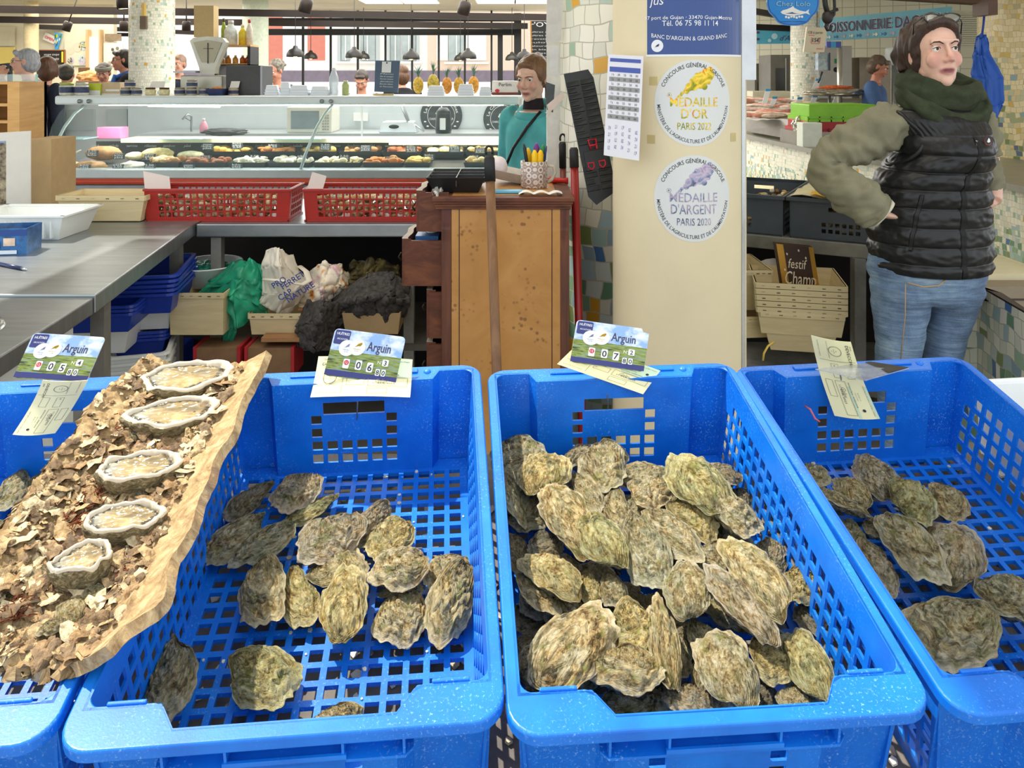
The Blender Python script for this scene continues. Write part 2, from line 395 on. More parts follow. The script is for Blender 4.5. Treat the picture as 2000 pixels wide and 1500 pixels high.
def make_crate():
    t = thing('plastic_crate', cat='crate')
    SX, YB = .186, .285
    def taper(z): return .012*(-z/.165)
    # rim: matched inner / outer loops
    def yb(x): return YB if abs(x) > .134 else (.262 if abs(x) < .124 else .262+(abs(x)-.124)/.01*(YB-.262))
    def yf(x): return -.258 if abs(x) > .118 else (-.284 if abs(x) < .1 else -.284+(abs(x)-.1)/.018*.026)
    inn, out = [], []
    ro, ri = .03, .014
    def arc(cx, cy, r, a0):
        return [(cx+r*math.cos(a0+PI/2*k/6), cy+r*math.sin(a0+PI/2*k/6)) for k in range(7)]
    bx = [.16, .1341, .129, .124, .08, .03, -.03, -.08, -.124, -.129, -.1341, -.16]
    fx = [-.16, -.13, -.118, -.114, -.109, -.104, -.1, -.05, .05, .1, .104, .109, .114, .118, .13, .16]
    inn += arc(SX-ri, YB-ri, ri, 0); out += arc(.2-ro, .3-ro, ro, 0)
    inn += [(x, yb(x)) for x in bx]; out += [(x, .3) for x in bx]
    inn += arc(-SX+ri, YB-ri, ri, PI/2); out += arc(-.2+ro, .3-ro, ro, PI/2)
    inn += arc(-SX+ri, -.258+ri, ri, PI); out += arc(-.2+ro, -.3+ro, ro, PI)
    inn += [(x, yf(x)) for x in fx]; out += [(x, -.3) for x in fx]
    inn += arc(SX-ri, -.258+ri, ri, PI*1.5); out += arc(.2-ro, -.3+ro, ro, PI*1.5)
    n = len(inn); m = M(cblue)
    sh = lambda p, d: (p[0]*(1-d/.2), p[1]*(1-d/.3))
    loops = [[(*p, -.004) for p in inn], [(*p, 0) for p in inn], [(*sh(p, .0015), 0) for p in out], [(*p, -.002) for p in out], [(*p, -.013) for p in out], [(*sh(p, .003), -.013) for p in out], [(*sh(p, .003), -.004) for p in out]]
    vs = [p for l in loops for p in l]; k = len(loops)
    m.add(vs, [(a*n+i, a*n+(i+1) % n, ((a+1) % k)*n+(i+1) % n, ((a+1) % k)*n+i) for a in range(k) for i in range(n)])
    for x0 in (-.15, .15):   # latch bumps on the front corners
        m.box(x0-.018, x0+.018, -.2585, -.2545, -.004, .0022)
    m.box(-.1, -.03, .28, .291, 0, .003); m.box(.04, .1, .28, .291, 0, .003); m.ell((.115, .283, 0), (.006, .006, .004))
    obj('rim', m, t, bevel=.0012)
    # long side walls
    ys = [-.258]+cuts(.005, 21, .0243, .0160)+[YB]; zs = [-.165]+cuts(-.0905, 5, .0232, .0155)+[0]
    for s in (-1, 1):
        m = M(cblue)
        m.lattice(ys, zs, lambda i, j: i % 2 == 1 and j % 2 == 1 and not (j == 9 and i in (1, 41)), lambda y, z, k: (s*(SX-taper(z)+k*.003), y, z))
        obj('side_wall', m, t)
    # back end wall with hand slot and a U of square holes
    def endw(sg, pf):
        hx = cuts(0, 6, .0236, .0165); hz = [-.165]+cuts(-.114, 2, .0215, .0145)+cuts(-.071, 2, .0215, .0145)+[-.052, -.032, 0]
        xs = sorted(set([-.189, -.1341, -.124, -.115, -.1, .1, .115, .124, .1341, .189]+hx+[-.048, .048]))
        def hole(i, j):
            x = (xs[i]+xs[i+1])/2; z = (hz[j]+hz[j+1])/2
            if -.052 < z < -.032 and abs(x) < .048: return True
            if j % 2 == 1 and j < 9 and z < -.06:
                q = min(range(6), key=lambda a: abs(x-(a-2.5)*.0236))
                if abs(x-(q-2.5)*.0236) < .0083: return (j < 4) or q in (0, 5)
            return False
        m = M(cblue)
        m.lattice(xs, hz, hole, lambda x, z, k: (x*(1-.03*(-z/.165)), pf(x)-sg*taper(z)+sg*k*.003, z))
        return m
    obj('end_wall', endw(1, yb), t)
    m = endw(-1, lambda x: -.258 if abs(x) > .118 else (-.284 if abs(x) < .1 else -.284+(abs(x)-.1)/.018*.026))
    # outside grip flange under the front rim
    pts = [(-.115, -.284), (.115, -.284), (.115, -.292), (.108, -.299), (-.108, -.299), (-.115, -.292)]
    m.prism(pts, .003, z=-.034)
    for x in (-.107, -.052, .052, .107): m.box(x-.0012, x+.0012, -.298, -.284, -.034, -.004)
    m.box(-.055, .055, -.299, -.2965, -.034, -.026)
    obj('end_wall', m, t)
    m = M(cblue)
    xs = [-.176]+cuts(0, 14, .0240, .0163)+[.176]; ys = [-.262]+cuts(-.004, 21, .0240, .0163)+[.272]
    m.lattice(xs, ys, lambda i, j: i % 2 == 1 and j % 2 == 1, lambda x, y, k: (x, y, -.150-k*.006))
    obj('base', m, t)
    return t
c0 = make_crate(); G_ = None
crates = {2: c0}
c0.matrix_basis = CM[2]; MW[c0.name] = CM[2]
for ch in sc.collection.objects:
    if ch.parent == c0: MW[ch.name] = CM[2]
for k in (1, 3, 4): crates[k] = clone(c0, CM[k])
tag(crates[1], 'leftmost blue plastic crate, mostly hidden under the lime-coated tile', 'crate')
tag(crates[2], 'blue plastic crate half full of loose oysters with bare grid in front, priced 06.80', 'crate')
tag(crates[3], 'blue plastic crate piled full of oysters in the centre right, priced 07.80', 'crate')
tag(crates[4], 'rightmost blue plastic crate with the large round oyster near its front', 'crate')
# sloping table under the crates
m = M(mt('#77716b', .75, 0, .3, 14, .3, 90, name='worn grey board'))
TM = Matrix.Translation(P0) @ Matrix.Rotation(TILT, 4, 'X'); m.T = TM
m.box(-1.3, 1.5, -.40, .33, -.215, -.185)
m.use(mt('#16202e', .5, 0, .2, name='dark edging')).box(-1.3, 1.5, -.425, -.40, -.225, -.178)
dt = thing('display_table', 'sloping grey market table under the blue oyster crates', 'table', M_=Matrix.Translation((0, 1.05, 0)))
obj('table_top', m, dt, world=True)
for x in (-1.15, 1.35):
    for y in (.72, 1.33):
        obj('leg', M(gal).cbox((x, y, .335+(y-.72)*.1), (.045, .045, .67+(y-.72)*.2)), dt, world=True)
m = M(mt('#c9b99b', .7, 0, .5, 60, name='shell grit'), mt('#8d7f5c', .8, 0, .4, 40, name='dark shell grit'), mt('#e9e2d2', .6, 0, .2, name='pale shell grit')); m.T = TM
rnd = random.Random(5)
for i in range(620):
    x, y = rnd.uniform(-.8, .95), rnd.uniform(-.40, .3); r = rnd.uniform(.003, .010); a = rnd.uniform(0, 6.3); m.use(m.mats[rnd.randrange(3)])
    z = -.183
    pts = [(x+r*math.cos(a+k*1.26)*rnd.uniform(.5, 1.2), y+r*math.sin(a+k*1.26)*rnd.uniform(.5, 1.2)) for k in range(5)]
    m.prism(pts, rnd.uniform(.001, .004), z=z)
obj('shell_grit', m, label='scattered shell fragments and grit on the table under the crates', cat='shell grit', kind='stuff')
m = M(mt('#d8cfb8', .6, 0, .4, 60, name='shell chips'))
for k, n_ in ((2, 46), (3, 12), (4, 14)):
    m.T = CM[k]
    for i in range(n_):
        x, y = rnd.choice([-1, 1])*rnd.uniform(.0, .165), rnd.uniform(-.25, .26); x = round(x/.024)*.024; r = rnd.uniform(.0015, .004); a = rnd.uniform(0, 6)
        m.prism([(x+r*math.cos(a+q*1.26)*rnd.uniform(.5, 1.2), y+r*math.sin(a+q*1.26)) for q in range(5)], .0012, z=-.1498)
obj('shell_chips', m, label='tiny shell chips lying on the floors of the blue crates', cat='shell grit', kind='stuff')

# ---------------- oysters ----------------
def oyster_mat():
    s = NT('oyster shell'); a = s.n.new('ShaderNodeAttribute'); a.attribute_name = 'dat'
    oi = s.n.new('ShaderNodeObjectInfo'); sp = s.n.new('ShaderNodeSeparateColor'); s.L(a.outputs['Color'], sp.inputs[0])
    t, an, ed = sp.outputs[0], sp.outputs[1], sp.outputs[2]
    cb = s.n.new('ShaderNodeCombineXYZ'); s.L(s.math('MULTIPLY', t, 8.5), cb.inputs[0]); s.L(s.math('MULTIPLY', an, 2.4), cb.inputs[1]); s.L(s.math('MULTIPLY', oi.outputs['Random'], 37), cb.inputs[2])
    n = s.noise(cb.outputs[0], 1.2, 8, .66, 1.6)
    v = s.obj(); ad = s.n.new('ShaderNodeVectorMath'); ad.operation = 'ADD'; s.L(v, ad.inputs[0])
    cb2 = s.n.new('ShaderNodeCombineXYZ'); s.L(s.math('MULTIPLY', oi.outputs['Random'], 91), cb2.inputs[0]); s.L(cb2.outputs[0], ad.inputs[1])
    big = s.noise(ad.outputs[0], 3.2, 4, .6, .5); fine = s.noise(ad.outputs[0], 17, 7, .75, 1.2); mid = s.noise(ad.outputs[0], 6.5, 3, .55, .8)
    f = s.math('ADD', s.math('ADD', s.math('MULTIPLY', n.outputs[0], .42), s.math('MULTIPLY', fine.outputs[0], .26)), s.math('MULTIPLY', mid.outputs[0], .36))
    r = s.ramp([(.37, '#33281d'), (.43, '#6c5737'), (.475, '#a18a5c'), (.52, '#c9b588'), (.57, '#e3d6b2'), (.65, '#f5efdd')]); s.L(f, r.inputs[0])
    g = s.ramp([(.37, '#25241e'), (.43, '#56533f'), (.48, '#8a8668'), (.53, '#b9b498'), (.59, '#d8d3be'), (.66, '#efebdc')]); s.L(f, g.inputs[0])
    bf = s.math('MULTIPLY', s.math('SUBTRACT', big.outputs[0], .40, True), 6, True)
    c = s.mix(bf, g.outputs[0], r.outputs[0])
    gr = s.noise(ad.outputs[0], 4.7, 3, .5); gm = s.math('MULTIPLY', s.math('SUBTRACT', gr.outputs[0], .56, True), 8, True)
    c = s.mix(s.math('MULTIPLY', gm, .55), c, '#7c8730'); 
    c = s.mix(s.math('MULTIPLY', s.math('SUBTRACT', .25, t, True), 1.6), c, '#3d3626'); c = s.mix(s.math('MULTIPLY', ed, .8), c, '#f3ecd8')
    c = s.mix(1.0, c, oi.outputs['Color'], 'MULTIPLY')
    s.L(c, s.b.inputs['Base Color']); s.b.inputs['Roughness'].default_value = .42
    h = s.math('ADD', s.math('MULTIPLY', n.outputs[0], 1.0), s.math('MULTIPLY', fine.outputs[0], .8)); s.bump(h, 1, .006)
    return s.m
omat = oyster_mat()
def oyster_mesh(seed, narrow=.6, round_=0):
    rd = random.Random(seed); N, K = 44, 110
    ph = [rd.uniform(0, 6.28) for _ in range(8)]; bend = rd.uniform(-.22, .22)*(1-round_); m = M(omat); m.col = []
    outl = []
    for i in range(K):
        a = 2*PI*i/K; c_, s_ = math.cos(a), math.sin(a)   # a=0 -> umbo side (-y)
        taper = narrow+(1-narrow)*((1-c_)/2)**.55
        x = .5*s_*taper; y = -.5*c_
        k = 1+.07*math.sin(2*a+ph[0])+.06*math.sin(3*a+ph[1])+.04*math.sin(5*a+ph[2])+(.022*math.sin(13*a+ph[3])+.022*math.sin(19*a+ph[4])+.07*nz(a*2.6, seed, 2)+.04*nz(a*7, seed, 4))*(.35+.65*(1-c_)/2)
        x *= k; y *= k; x += bend*(y*y*1.2-.12); outl.append((x, y))
    xs = [p[0] for p in outl]; ysl = [p[1] for p in outl]
    cx, cy = (max(xs)+min(xs))/2, (max(ysl)+min(ysl))/2; wx, wy = max(xs)-min(xs), max(ysl)-min(ysl)
    outl = [((x-cx)/wx, (y-cy)/wy) for x, y in outl]
    U = (outl[0][0]*.86, -.43)
    ang = [(math.atan2(x, -(y-.0)), math.hypot(x, y)) for x, y in outl]
    aa = sorted(ang); AX = np.array([q[0] for q in aa]); AR = np.array([q[1] for q in aa])
    rho = lambda x, y: math.hypot(x, y)/max(.2, float(np.interp(math.atan2(x, -y), AX, AR, period=2*PI)))
    nl = rd.choice([6, 7, 8, 9]); folds = rd.choice([5, 6, 8]); hump = rd.uniform(.85, 1.15)
    for side in (1, -1):
        vs = []
        for j in range(N+1):
            t = (j/N)**.85
            for i in range(K):
                x = U[0]+(outl[i][0]-U[0])*t; y = U[1]+(outl[i][1]-U[1])*t; a = 2*PI*i/K
                q = min(1, rho(x, y)); nn = nz(x*2.3, y*2.3, side, seed); n2 = nz(x*7, y*7, side*2, seed); n4 = nz(x*17, y*17, side, seed)
                sl = t*nl+1.3*nn+.5*n2+.25*math.sin(folds*a+ph[5]); fr = sl-math.floor(sl)
                lam = (fr**1.6)*(.35+.65*t)
                dome = (1-q**2.6)
                z = dome*(.34 if side > 0 else .42)*hump+.15*lam*min(1, 3*(1-t)+.3)+.14*nn*dome+.10*n2*(1-q*q*.5)+.045*n4
                z += .05*math.sin(folds*2*a+ph[6])*t*t*(.6 if side > 0 else 1)
                ez = .07*math.sin(3*a+ph[7])+.05*math.sin(7*a+ph[3])+.04*nz(a*3, seed, 5)
                w_ = max(0, (q-.75)/.25); z = side*z*(1-w_*.72)+ez*w_*w_
                # the lip flares outwards in thin plates
                vs.append((x*(1+.02*lam*t), y*(1+.02*lam*t), z))
                e = max(0, (t-.86)/.14)**1.5*(.75+n4)+.45*max(0, fr-.8)/.2*t*max(0, n2+.2)
                m.col.append((t+.02*nn, a/6.2832+(0 if i < K/2 else 0), min(1, max(0, e)), 1))
        fs = []
        for j in range(N):
            for i in range(K):
                q = (j*K+i, (j+1)*K+i, (j+1)*K+(i+1) % K, j*K+(i+1) % K); fs.append(q if side < 0 else q[::-1])
        m.add(vs, fs, True)
    # symmetric angular coordinate avoids a seam
    m.col = [(c[0], min(c[1], 1-c[1])*2, c[2], 1) for c in m.col]
    n1 = (N+1)*K; lo = N*K
    for i in range(K): m.f.append((lo+i, lo+(i+1) % K, n1+lo+(i+1) % K, n1+lo+i)); m.mi.append(0); m.sm.append(True)
    return mesh_of(m, 'oyster')
OM = [oyster_mesh(s, nr, r) for s, nr, r in ((1, .5, 0), (2, .55, 0), (3, .6, 0), (4, .5, 0), (5, .65, 0), (6, .58, 0), (7, .5, 0), (8, .62, 0), (9, .8, .6), (10, .85, 1), (11, .7, .5), (12, .75, .6))]
TINT = {'w': (1.0, .93, .74), 'c': (1.08, 1.0, .84), 'g': (.78, .80, .74), 'd': (.58, .57, .56), 'o': (.82, .84, .58), 'p': (.84, .80, .78), 'y': (1.06, .98, .66), 'n': (.9, .88, .78)}  # d tint: dark grey shells, also shade painted into low-lying ones
ocount = 0
def place_oyster(u0, v0, u1, v1, wpx, h0=-.122, h1=None, kind=None, tint='n', roll=0, th=None, label='', group=None, name='oyster'):
    global ocount
    h1 = h0 if h1 is None else h1
    a, b = at(u0, v0, h0), at(u1, v1, h1); L_ = (b-a).length; mid = (a+b)/2
    wd = wpx/F*mid.y*1.05; y = (b-a).normalized(); x = y.cross(NRM).normalized()
    # pixel widths foreshorten when the width runs up the slope
    k = abs(x.y); x0 = x
    wd *= (1+.35*k) if h0 < -.0 else 1
    z = x.cross(y).normalized()
    ro = Matrix.Rotation(R(roll), 3, y); x = ro @ x; z = ro @ z
    th = th or max(.020, min(.036, wd*.5))
    mm = Matrix(((x.x*wd, y.x*L_, z.x*th, mid.x), (x.y*wd, y.y*L_, z.y*th, mid.y), (x.z*wd, y.z*L_, z.z*th, mid.z), (0, 0, 0, 1)))
    if kind is None: kind = ocount % 8
    o = bpy.data.objects.new(name, OM[kind]); sc.collection.objects.link(o); o.matrix_basis = mm; MW[o.name] = mm
    o.color = (*TINT[tint], 1); ocount += 1
    return tag(o, label, 'oyster', group)
G2, G3, G4 = 'oysters in the half-full blue crate', 'oysters in the full blue crate', 'oysters in the rightmost blue crate'
A2 = [  # u0,v0 (hinge), u1,v1 (lip), width px, h0, h1, kind, tint, roll, label
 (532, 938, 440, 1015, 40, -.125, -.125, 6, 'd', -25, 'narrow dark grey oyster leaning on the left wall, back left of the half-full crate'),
 (605, 922, 552, 1004, 84, -.118, -.12, 11, 'p', 0, 'squarish grey oyster furthest back in the half-full crate'),
 (664, 965, 555, 1030, 42, -.13, -.13, 3, 'o', 10, 'yellow-green oyster lying just in front of the squarish back one'),
 (522, 1008, 392, 1100, 62, -.118, -.125, 1, 'g', -12, 'olive grey oyster with a scalloped edge at the far left of the pile'),
 (572, 1022, 446, 1112, 62, -.112, -.125, 4, 'g', 0, 'grey and cream ridged oyster beside the scalloped olive one'),
 (762, 980, 688, 1068, 46, -.12, -.125, 0, 'p', -30, 'slim grey-striped oyster standing behind the small tan one'),
 (800, 1018, 722, 1092, 74, -.118, -.12, 5, 'y', 0, 'tan oyster with a dark band in the middle right of the pile'),
 (690, 1000, 592, 1102, 98, -.108, -.115, 10, 'p', 0, 'broad purple-grey oyster with a green weed tuft in the middle of the pile'),
 (905, 1082, 832, 1150, 62, -.13, -.125, 2, 'w', 0, 'short tan oyster half hidden against the right wall'),
 (600, 1118, 722, 1100, 62, -.124, -.118, 7, 'w', 0, 'tan oyster tucked beneath the purple-grey one'),
 (735, 1160, 828, 1148, 32, -.13, -.13, 3, 'g', 0, 'thin grey oyster edge just above the fan-shaped one'),
 (832, 1085, 718, 1140, 80, -.102, -.11, 4, 'c', 0, 'pale greenish oyster lying crosswise on the right of the pile'),
 (566, 1108, 602, 1224, 62, -.125, -.13, 6, 'y', 0, 'pale yellow oyster with a fluted foot, beside the two-tone one'),
 (512, 1083, 512, 1228, 84, -.112, -.12, 2, 'w', 18, 'two-tone oyster, dark on its left and peach on its right'),
 (660, 1256, 682, 1100, 88, -.112, -.105, 5, 'y', 0, 'long golden oyster pointing towards the front of the crate'),
 (786, 1148, 780, 1266, 104, -.128, -.132, 9, 'c', 0, 'fan-shaped cream oyster with radiating ribs'),
 (912, 1090, 845, 1264, 80, -.105, -.128, 0, 'w', -14, 'long ochre oyster against the right wall of the half-full crate'),
 (350, 1240, 312, 1428, 96, -.112, -.095, 1, 'g', 8, 'long dark green-grey oyster leaning in the front left corner'),
 (448, 1282, 572, 1362, 92, -.118, -.122, 8, 'o', 0, 'thick yellow-brown oyster with dark folds alone on the front grid'),
 (655, 1376, 652, 1452, 104, -.12, -.125, 10, 'w', 0, 'brown speckled oyster half hidden by the front rim'),
]
for q in A2: place_oyster(*q[:5], h0=q[5], h1=q[6], kind=q[7], tint=q[8], roll=q[9], label=q[10], group=G2)
A3 = [
 (985, 860, 1046, 930, 92, -.085, -.09, 11, 'g', 0, 'grey oyster in the far left corner of the full crate'),
 (990, 925, 1018, 1028, 48, -.085, -.09, 0, 'g', -35, 'grey oyster on edge against the left wall below the corner one'),
 (1115, 878, 1150, 905, 60, -.1, -.1, 2, 'p', 0, 'dusky oyster peeking out left of the cream one at the back'),
 (1200, 872, 1200, 915, 50, -.1, -.1, 4, 'g', 0, 'dark grey oyster tip to the right of the cream one at the back'),
 (1172, 862, 1178, 960, 84, -.082, -.088, 10, 'n', 0, 'mottled cream oyster at the back centre left of the full crate'),
 (1045, 965, 1082, 888, 84, -.07, -.078, 8, 'y', 0, 'ochre oyster with rippled purple-brown rings near the back left'),
 (1125, 922, 1168, 1000, 44, -.088, -.088, 3, 'n', 0, 'small striped oyster behind the long cream one'),
 (1205, 930, 1302, 922, 48, -.1, -.1, 5, 'n', 0, 'pale oyster lying flat at the back centre'),
 (1195, 952, 1220, 1058, 62, -.09, -.095, 6, 'n', 0, 'slim mottled oyster left of the grey-capped one'),
 (1225, 950, 1312, 975, 62, -.08, -.082, 2, 'c', 0, 'pale striped oyster lying crosswise near the back'),
 (1442, 925, 1385, 925, 44, -.1, -.09, 4, 'p', 0, 'small brown oyster resting against the right wall at the back'),
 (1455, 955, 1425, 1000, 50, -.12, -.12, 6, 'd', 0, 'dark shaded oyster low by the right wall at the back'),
 (1148, 1090, 1075, 945, 82, -.058, -.07, 6, 'w', 0, 'long cream-tan oyster running down from the back left'),
 (1310, 978, 1402, 1046, 54, -.075, -.085, 7, 'y', 20, 'yellow-brown oyster wedged under the big mossy one'),
 (1398, 1000, 1325, 888, 104, -.06, -.07, 5, 'o', 0, 'big mossy cream oyster at the back right, tallest of the pile'),
 (1380, 965, 1485, 1038, 70, -.062, -.075, 3, 'n', -10, 'long ridged oyster pointing to the right wall below the mossy one'),
 (1206, 1112, 1140, 1002, 82, -.05, -.06, 1, 'o', 0, 'greenish gold oyster overlapping the long cream-tan one'),
 (1268, 995, 1362, 1100, 72, -.07, -.07, 0, 'n', 0, 'brown-striped oyster right of the grey-capped one'),
 (1240, 1000, 1285, 1148, 84, -.058, -.066, 3, 'g', 0, 'grey-capped oval oyster with pale lower edge in the centre of the pile'),
 (1395, 1060, 1400, 1125, 82, -.082, -.082, 9, 'n', 0, 'round tan oyster partly under the long fluted one'),
 (1490, 1055, 1528, 1102, 48, -.095, -.1, 4, 'p', 0, 'small ringed grey oyster against the right wall, halfway down'),
 (1560, 1104, 1560, 1178, 66, -.09, -.1, 8, 'y', 0, 'yellow knobbly oyster against the right wall'),
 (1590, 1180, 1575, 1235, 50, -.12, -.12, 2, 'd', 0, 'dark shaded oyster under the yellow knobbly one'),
 (1535, 1212, 1436, 1055, 92, -.052, -.068, 2, 'w', 0, 'long tan oyster with a fluted top edge right of centre'),
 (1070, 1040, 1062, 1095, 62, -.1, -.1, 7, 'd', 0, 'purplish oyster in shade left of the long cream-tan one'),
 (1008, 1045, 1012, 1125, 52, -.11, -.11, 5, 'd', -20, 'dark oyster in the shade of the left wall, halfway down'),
 (1020, 1120, 1086, 1202, 56, -.082, -.082, 0, 'w', -15, 'narrow orange-tan oyster with a dark top beside the left wall'),
 (1136, 1168, 1036, 1085, 72, -.066, -.07, 2, 'y', 8, 'tan oyster with a sharp pointed corner on the left of the pile'),
 (1140, 1118, 1166, 1182, 42, -.08, -.085, 6, 'y', 0, 'small pale gold oyster right of the pointed-corner one'),
 (1188, 1118, 1208, 1185, 48, -.078, -.08, 3, 'n', 0, 'small tan oyster under the tip of the greenish gold one'),
 (1345, 1208, 1340, 1098, 84, -.055, -.062, 11, 'n', 0, 'ringed oval oyster with a grey tail in the centre'),
 (1508, 1258, 1388, 1105, 76, -.048, -.058, 0, 'p', 12, 'long grey-backed oyster running down towards the front right'),
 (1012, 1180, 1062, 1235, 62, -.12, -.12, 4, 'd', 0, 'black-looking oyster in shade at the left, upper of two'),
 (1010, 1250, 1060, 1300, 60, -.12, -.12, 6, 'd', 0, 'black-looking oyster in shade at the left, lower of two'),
 (1030, 1338, 1092, 1352, 44, -.1, -.1, 7, 'g', 0, 'grey oyster lip showing below the big cream one'),
 (1238, 1172, 1240, 1300, 90, -.062, -.06, 7, 'y', 0, 'ochre oyster with a square shoulder right of the big cream one'),
 (1312, 1345, 1280, 1160, 62, -.055, -.062, 4, 'w', 18, 'tall ochre oyster with a pointed crown'),
 (1360, 1210, 1395, 1290, 58, -.085, -.08, 1, 'n', 0, 'tan oyster mostly hidden behind the fluted front one'),
 (1180, 1372, 1302, 1378, 56, -.09, -.09, 6, 'g', 0, 'shaded olive oyster along the front rim, left of two'),
 (1048, 1338, 1182, 1188, 106, -.04, -.05, 5, 'c', 0, 'biggest cream oyster, at the front left of the full crate'),
 (1220, 1262, 1222, 1352, 140, -.052, -.05, 9, 'w', 0, 'wide triangular tan oyster at the front'),
 (1470, 1248, 1535, 1332, 68, -.07, -.075, 6, 'y', 0, 'pale oyster with a knobbed end, front right'),
 (1350, 1342, 1345, 1398, 90, -.078, -.07, 8, 'p', 0, 'curled brownish oyster lip against the front rim'),
 (1362, 1302, 1392, 1345, 42, -.085, -.085, 3, 'w', 0, 'small jagged brown oyster left of the fluted front one'),
 (1450, 1390, 1388, 1232, 106, -.045, -.055, 7, 'n', 0, 'large oyster with a cream fluted crown and red-green weed, front centre'),
 (1612, 1378, 1548, 1230, 80, -.06, -.075, 1, 'o', -12, 'green-tinged oyster pointing down at the front right corner'),
 (1560, 1340, 1552, 1400, 64, -.085, -.08, 8, 'n', 0, 'small grey-topped oyster peeking over the front rim at right'),
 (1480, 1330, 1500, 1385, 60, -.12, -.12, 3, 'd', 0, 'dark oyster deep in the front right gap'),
]
for q in A3: du, dv = (q[2]-q[0])*.03, (q[3]-q[1])*.03; place_oyster(q[0]-du, q[1]-dv, q[2]+du, q[3]+dv, q[4]*1.05, h0=q[5], h1=q[6], kind=q[7], tint=q[8], roll=q[9], label=q[10], group=G3)
rn = random.Random(3)
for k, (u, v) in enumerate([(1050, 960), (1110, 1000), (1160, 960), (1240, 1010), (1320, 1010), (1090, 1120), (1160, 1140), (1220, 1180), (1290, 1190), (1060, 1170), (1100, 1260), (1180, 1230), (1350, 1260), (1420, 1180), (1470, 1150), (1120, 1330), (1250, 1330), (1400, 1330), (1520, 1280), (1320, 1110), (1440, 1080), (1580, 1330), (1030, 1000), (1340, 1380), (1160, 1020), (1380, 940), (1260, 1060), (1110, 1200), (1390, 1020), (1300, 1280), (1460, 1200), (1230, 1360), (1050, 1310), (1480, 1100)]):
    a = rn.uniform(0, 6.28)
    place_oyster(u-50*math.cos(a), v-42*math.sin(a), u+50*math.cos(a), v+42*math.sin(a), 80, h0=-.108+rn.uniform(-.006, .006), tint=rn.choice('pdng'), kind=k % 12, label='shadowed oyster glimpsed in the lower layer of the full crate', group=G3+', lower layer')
A4 = [
 (1560, 905, 1618, 948, 52, -.11, -.115, 3, 'n', 0, 'tan oyster tip by the left rim at the back of the rightmost crate'),
 (1738, 975, 1684, 888, 84, -.118, -.125, 11, 'p', 0, 'grey-brown oyster with a white frilled side, furthest back'),
 (1696, 1000, 1640, 930, 68, -.115, -.12, 9, 'w', 0, 'orange-tan oval oyster left of the grey-brown one'),
 (1850, 948, 1855, 1020, 64, -.13, -.13, 5, 'w', 0, 'tan oyster half under the round mossy one'),
 (1708, 1012, 1580, 950, 52, -.1, -.11, 6, 'n', 25, 'long dark-striped oyster angled away from the left rim'),
 (1738, 968, 1832, 992, 96, -.108, -.112, 10, 'o', 0, 'round mossy green oyster with a pale border'),
 (1692, 1012, 1716, 1052, 34, -.12, -.12, 2, 'w', 0, 'small orange-brown knobbly oyster in the gap'),
 (1650, 1015, 1668, 1078, 56, -.12, -.12, 4, 'g', 0, 'grey oyster beside the left rim, above the brown-striped one'),
 (1868, 1158, 1862, 1018, 96, -.12, -.125, 8, 'p', 0, 'grey oyster with a fan of dark ribs at its top'),
 (1692, 1052, 1735, 1166, 74, -.115, -.12, 0, 'p', -18, 'brown-striped oyster with stacked frilled edges'),
 (1732, 1000, 1845, 1148, 98, -.098, -.11, 5, 'n', 0, 'longest grey-tan oyster, across the middle of the rightmost crate'),
 (1905, 1130, 2040, 1200, 92, -.115, -.12, 1, 'g', 0, 'dark grey oyster with a streaked edge, cut by the photo edge'),
 (1915, 1172, 1800, 1292, 120, -.115, -.12, 9, 'n', 0, 'largest round oyster, alone at the front of the rightmost crate'),
]
for q in A4: place_oyster(*q[:5], h0=q[5], h1=q[6], kind=q[7], tint=q[8], roll=q[9], label=q[10], group=G4)
for q in [(50, 915, 2, 1000, 62, 'grey-green oyster in the leftmost crate'), (95, 925, 60, 960, 50, 'grey oyster half hidden behind the tile in the leftmost crate'), (20, 1020, -30, 1060, 60, 'dark oyster low in the leftmost crate at the photo edge')]:
    place_oyster(*q[:5], h0=-.12, tint='g', label=q[5], group='oysters in the leftmost blue crate')

# ---------------- lime-coated roof tile crusted with shells ----------------
def tile_mat():
    s = NT('lime coated tile crusted with spat'); v = s.obj()
    a = s.n.new('ShaderNodeAttribute'); a.attribute_name = 'dat'; sp = s.n.new('ShaderNodeSeparateColor'); s.L(a.outputs['Color'], sp.inputs[0])
    n = s.noise(v, 46, 8, .74, 1.2); b = s.noise(v, 11, 3, .6, .8)
    lime = s.ramp([(.3, '#7d623c'), (.42, '#a3855a'), (.55, '#c2a678'), (.7, '#dac7a0')]); s.L(n.outputs[0], lime.inputs[0])
    cr = s.ramp([(.34, '#3d2a1e'), (.42, '#6e4c34'), (.5, '#94714d'), (.57, '#b89a74'), (.68, '#dcc9a6')]); s.L(n.outputs[0], cr.inputs[0])
    pu = s.mix(s.math('MULTIPLY', s.math('SUBTRACT', b.outputs[0], .55, True), 6, True), cr.outputs[0], '#8a6b5c')
    f = s.math('MULTIPLY', s.math('SUBTRACT', s.math('ADD', b.outputs[0], sp.outputs[0]), .62, True), 7, True)
    c = s.mix(f, lime.outputs[0], pu); s.L(c, s.b.inputs['Base Color']); s.b.inputs['Roughness'].default_value = .75
    s.bump(n.outputs[0], .9, .006); return s.m
RE = [(0, 205, 1262), (.13, 300, 1185), (.28, 342, 1090), (.6, 420, 905), (.85, 480, 772), (1, 520, 684)]
LE = [(0, -130, 1215), (.15, -70, 1130), (.3, 0, 1035), (.6, 108, 895), (.82, 190, 775), (1, 290, 690)]
def ev(tab, s):
    for a, b in zip(tab, tab[1:]):
        if s <= b[0]: break
    k = (s-a[0])/(b[0]-a[0]); return a[1]+(b[1]-a[1])*k, a[2]+(b[2]-a[2])*k
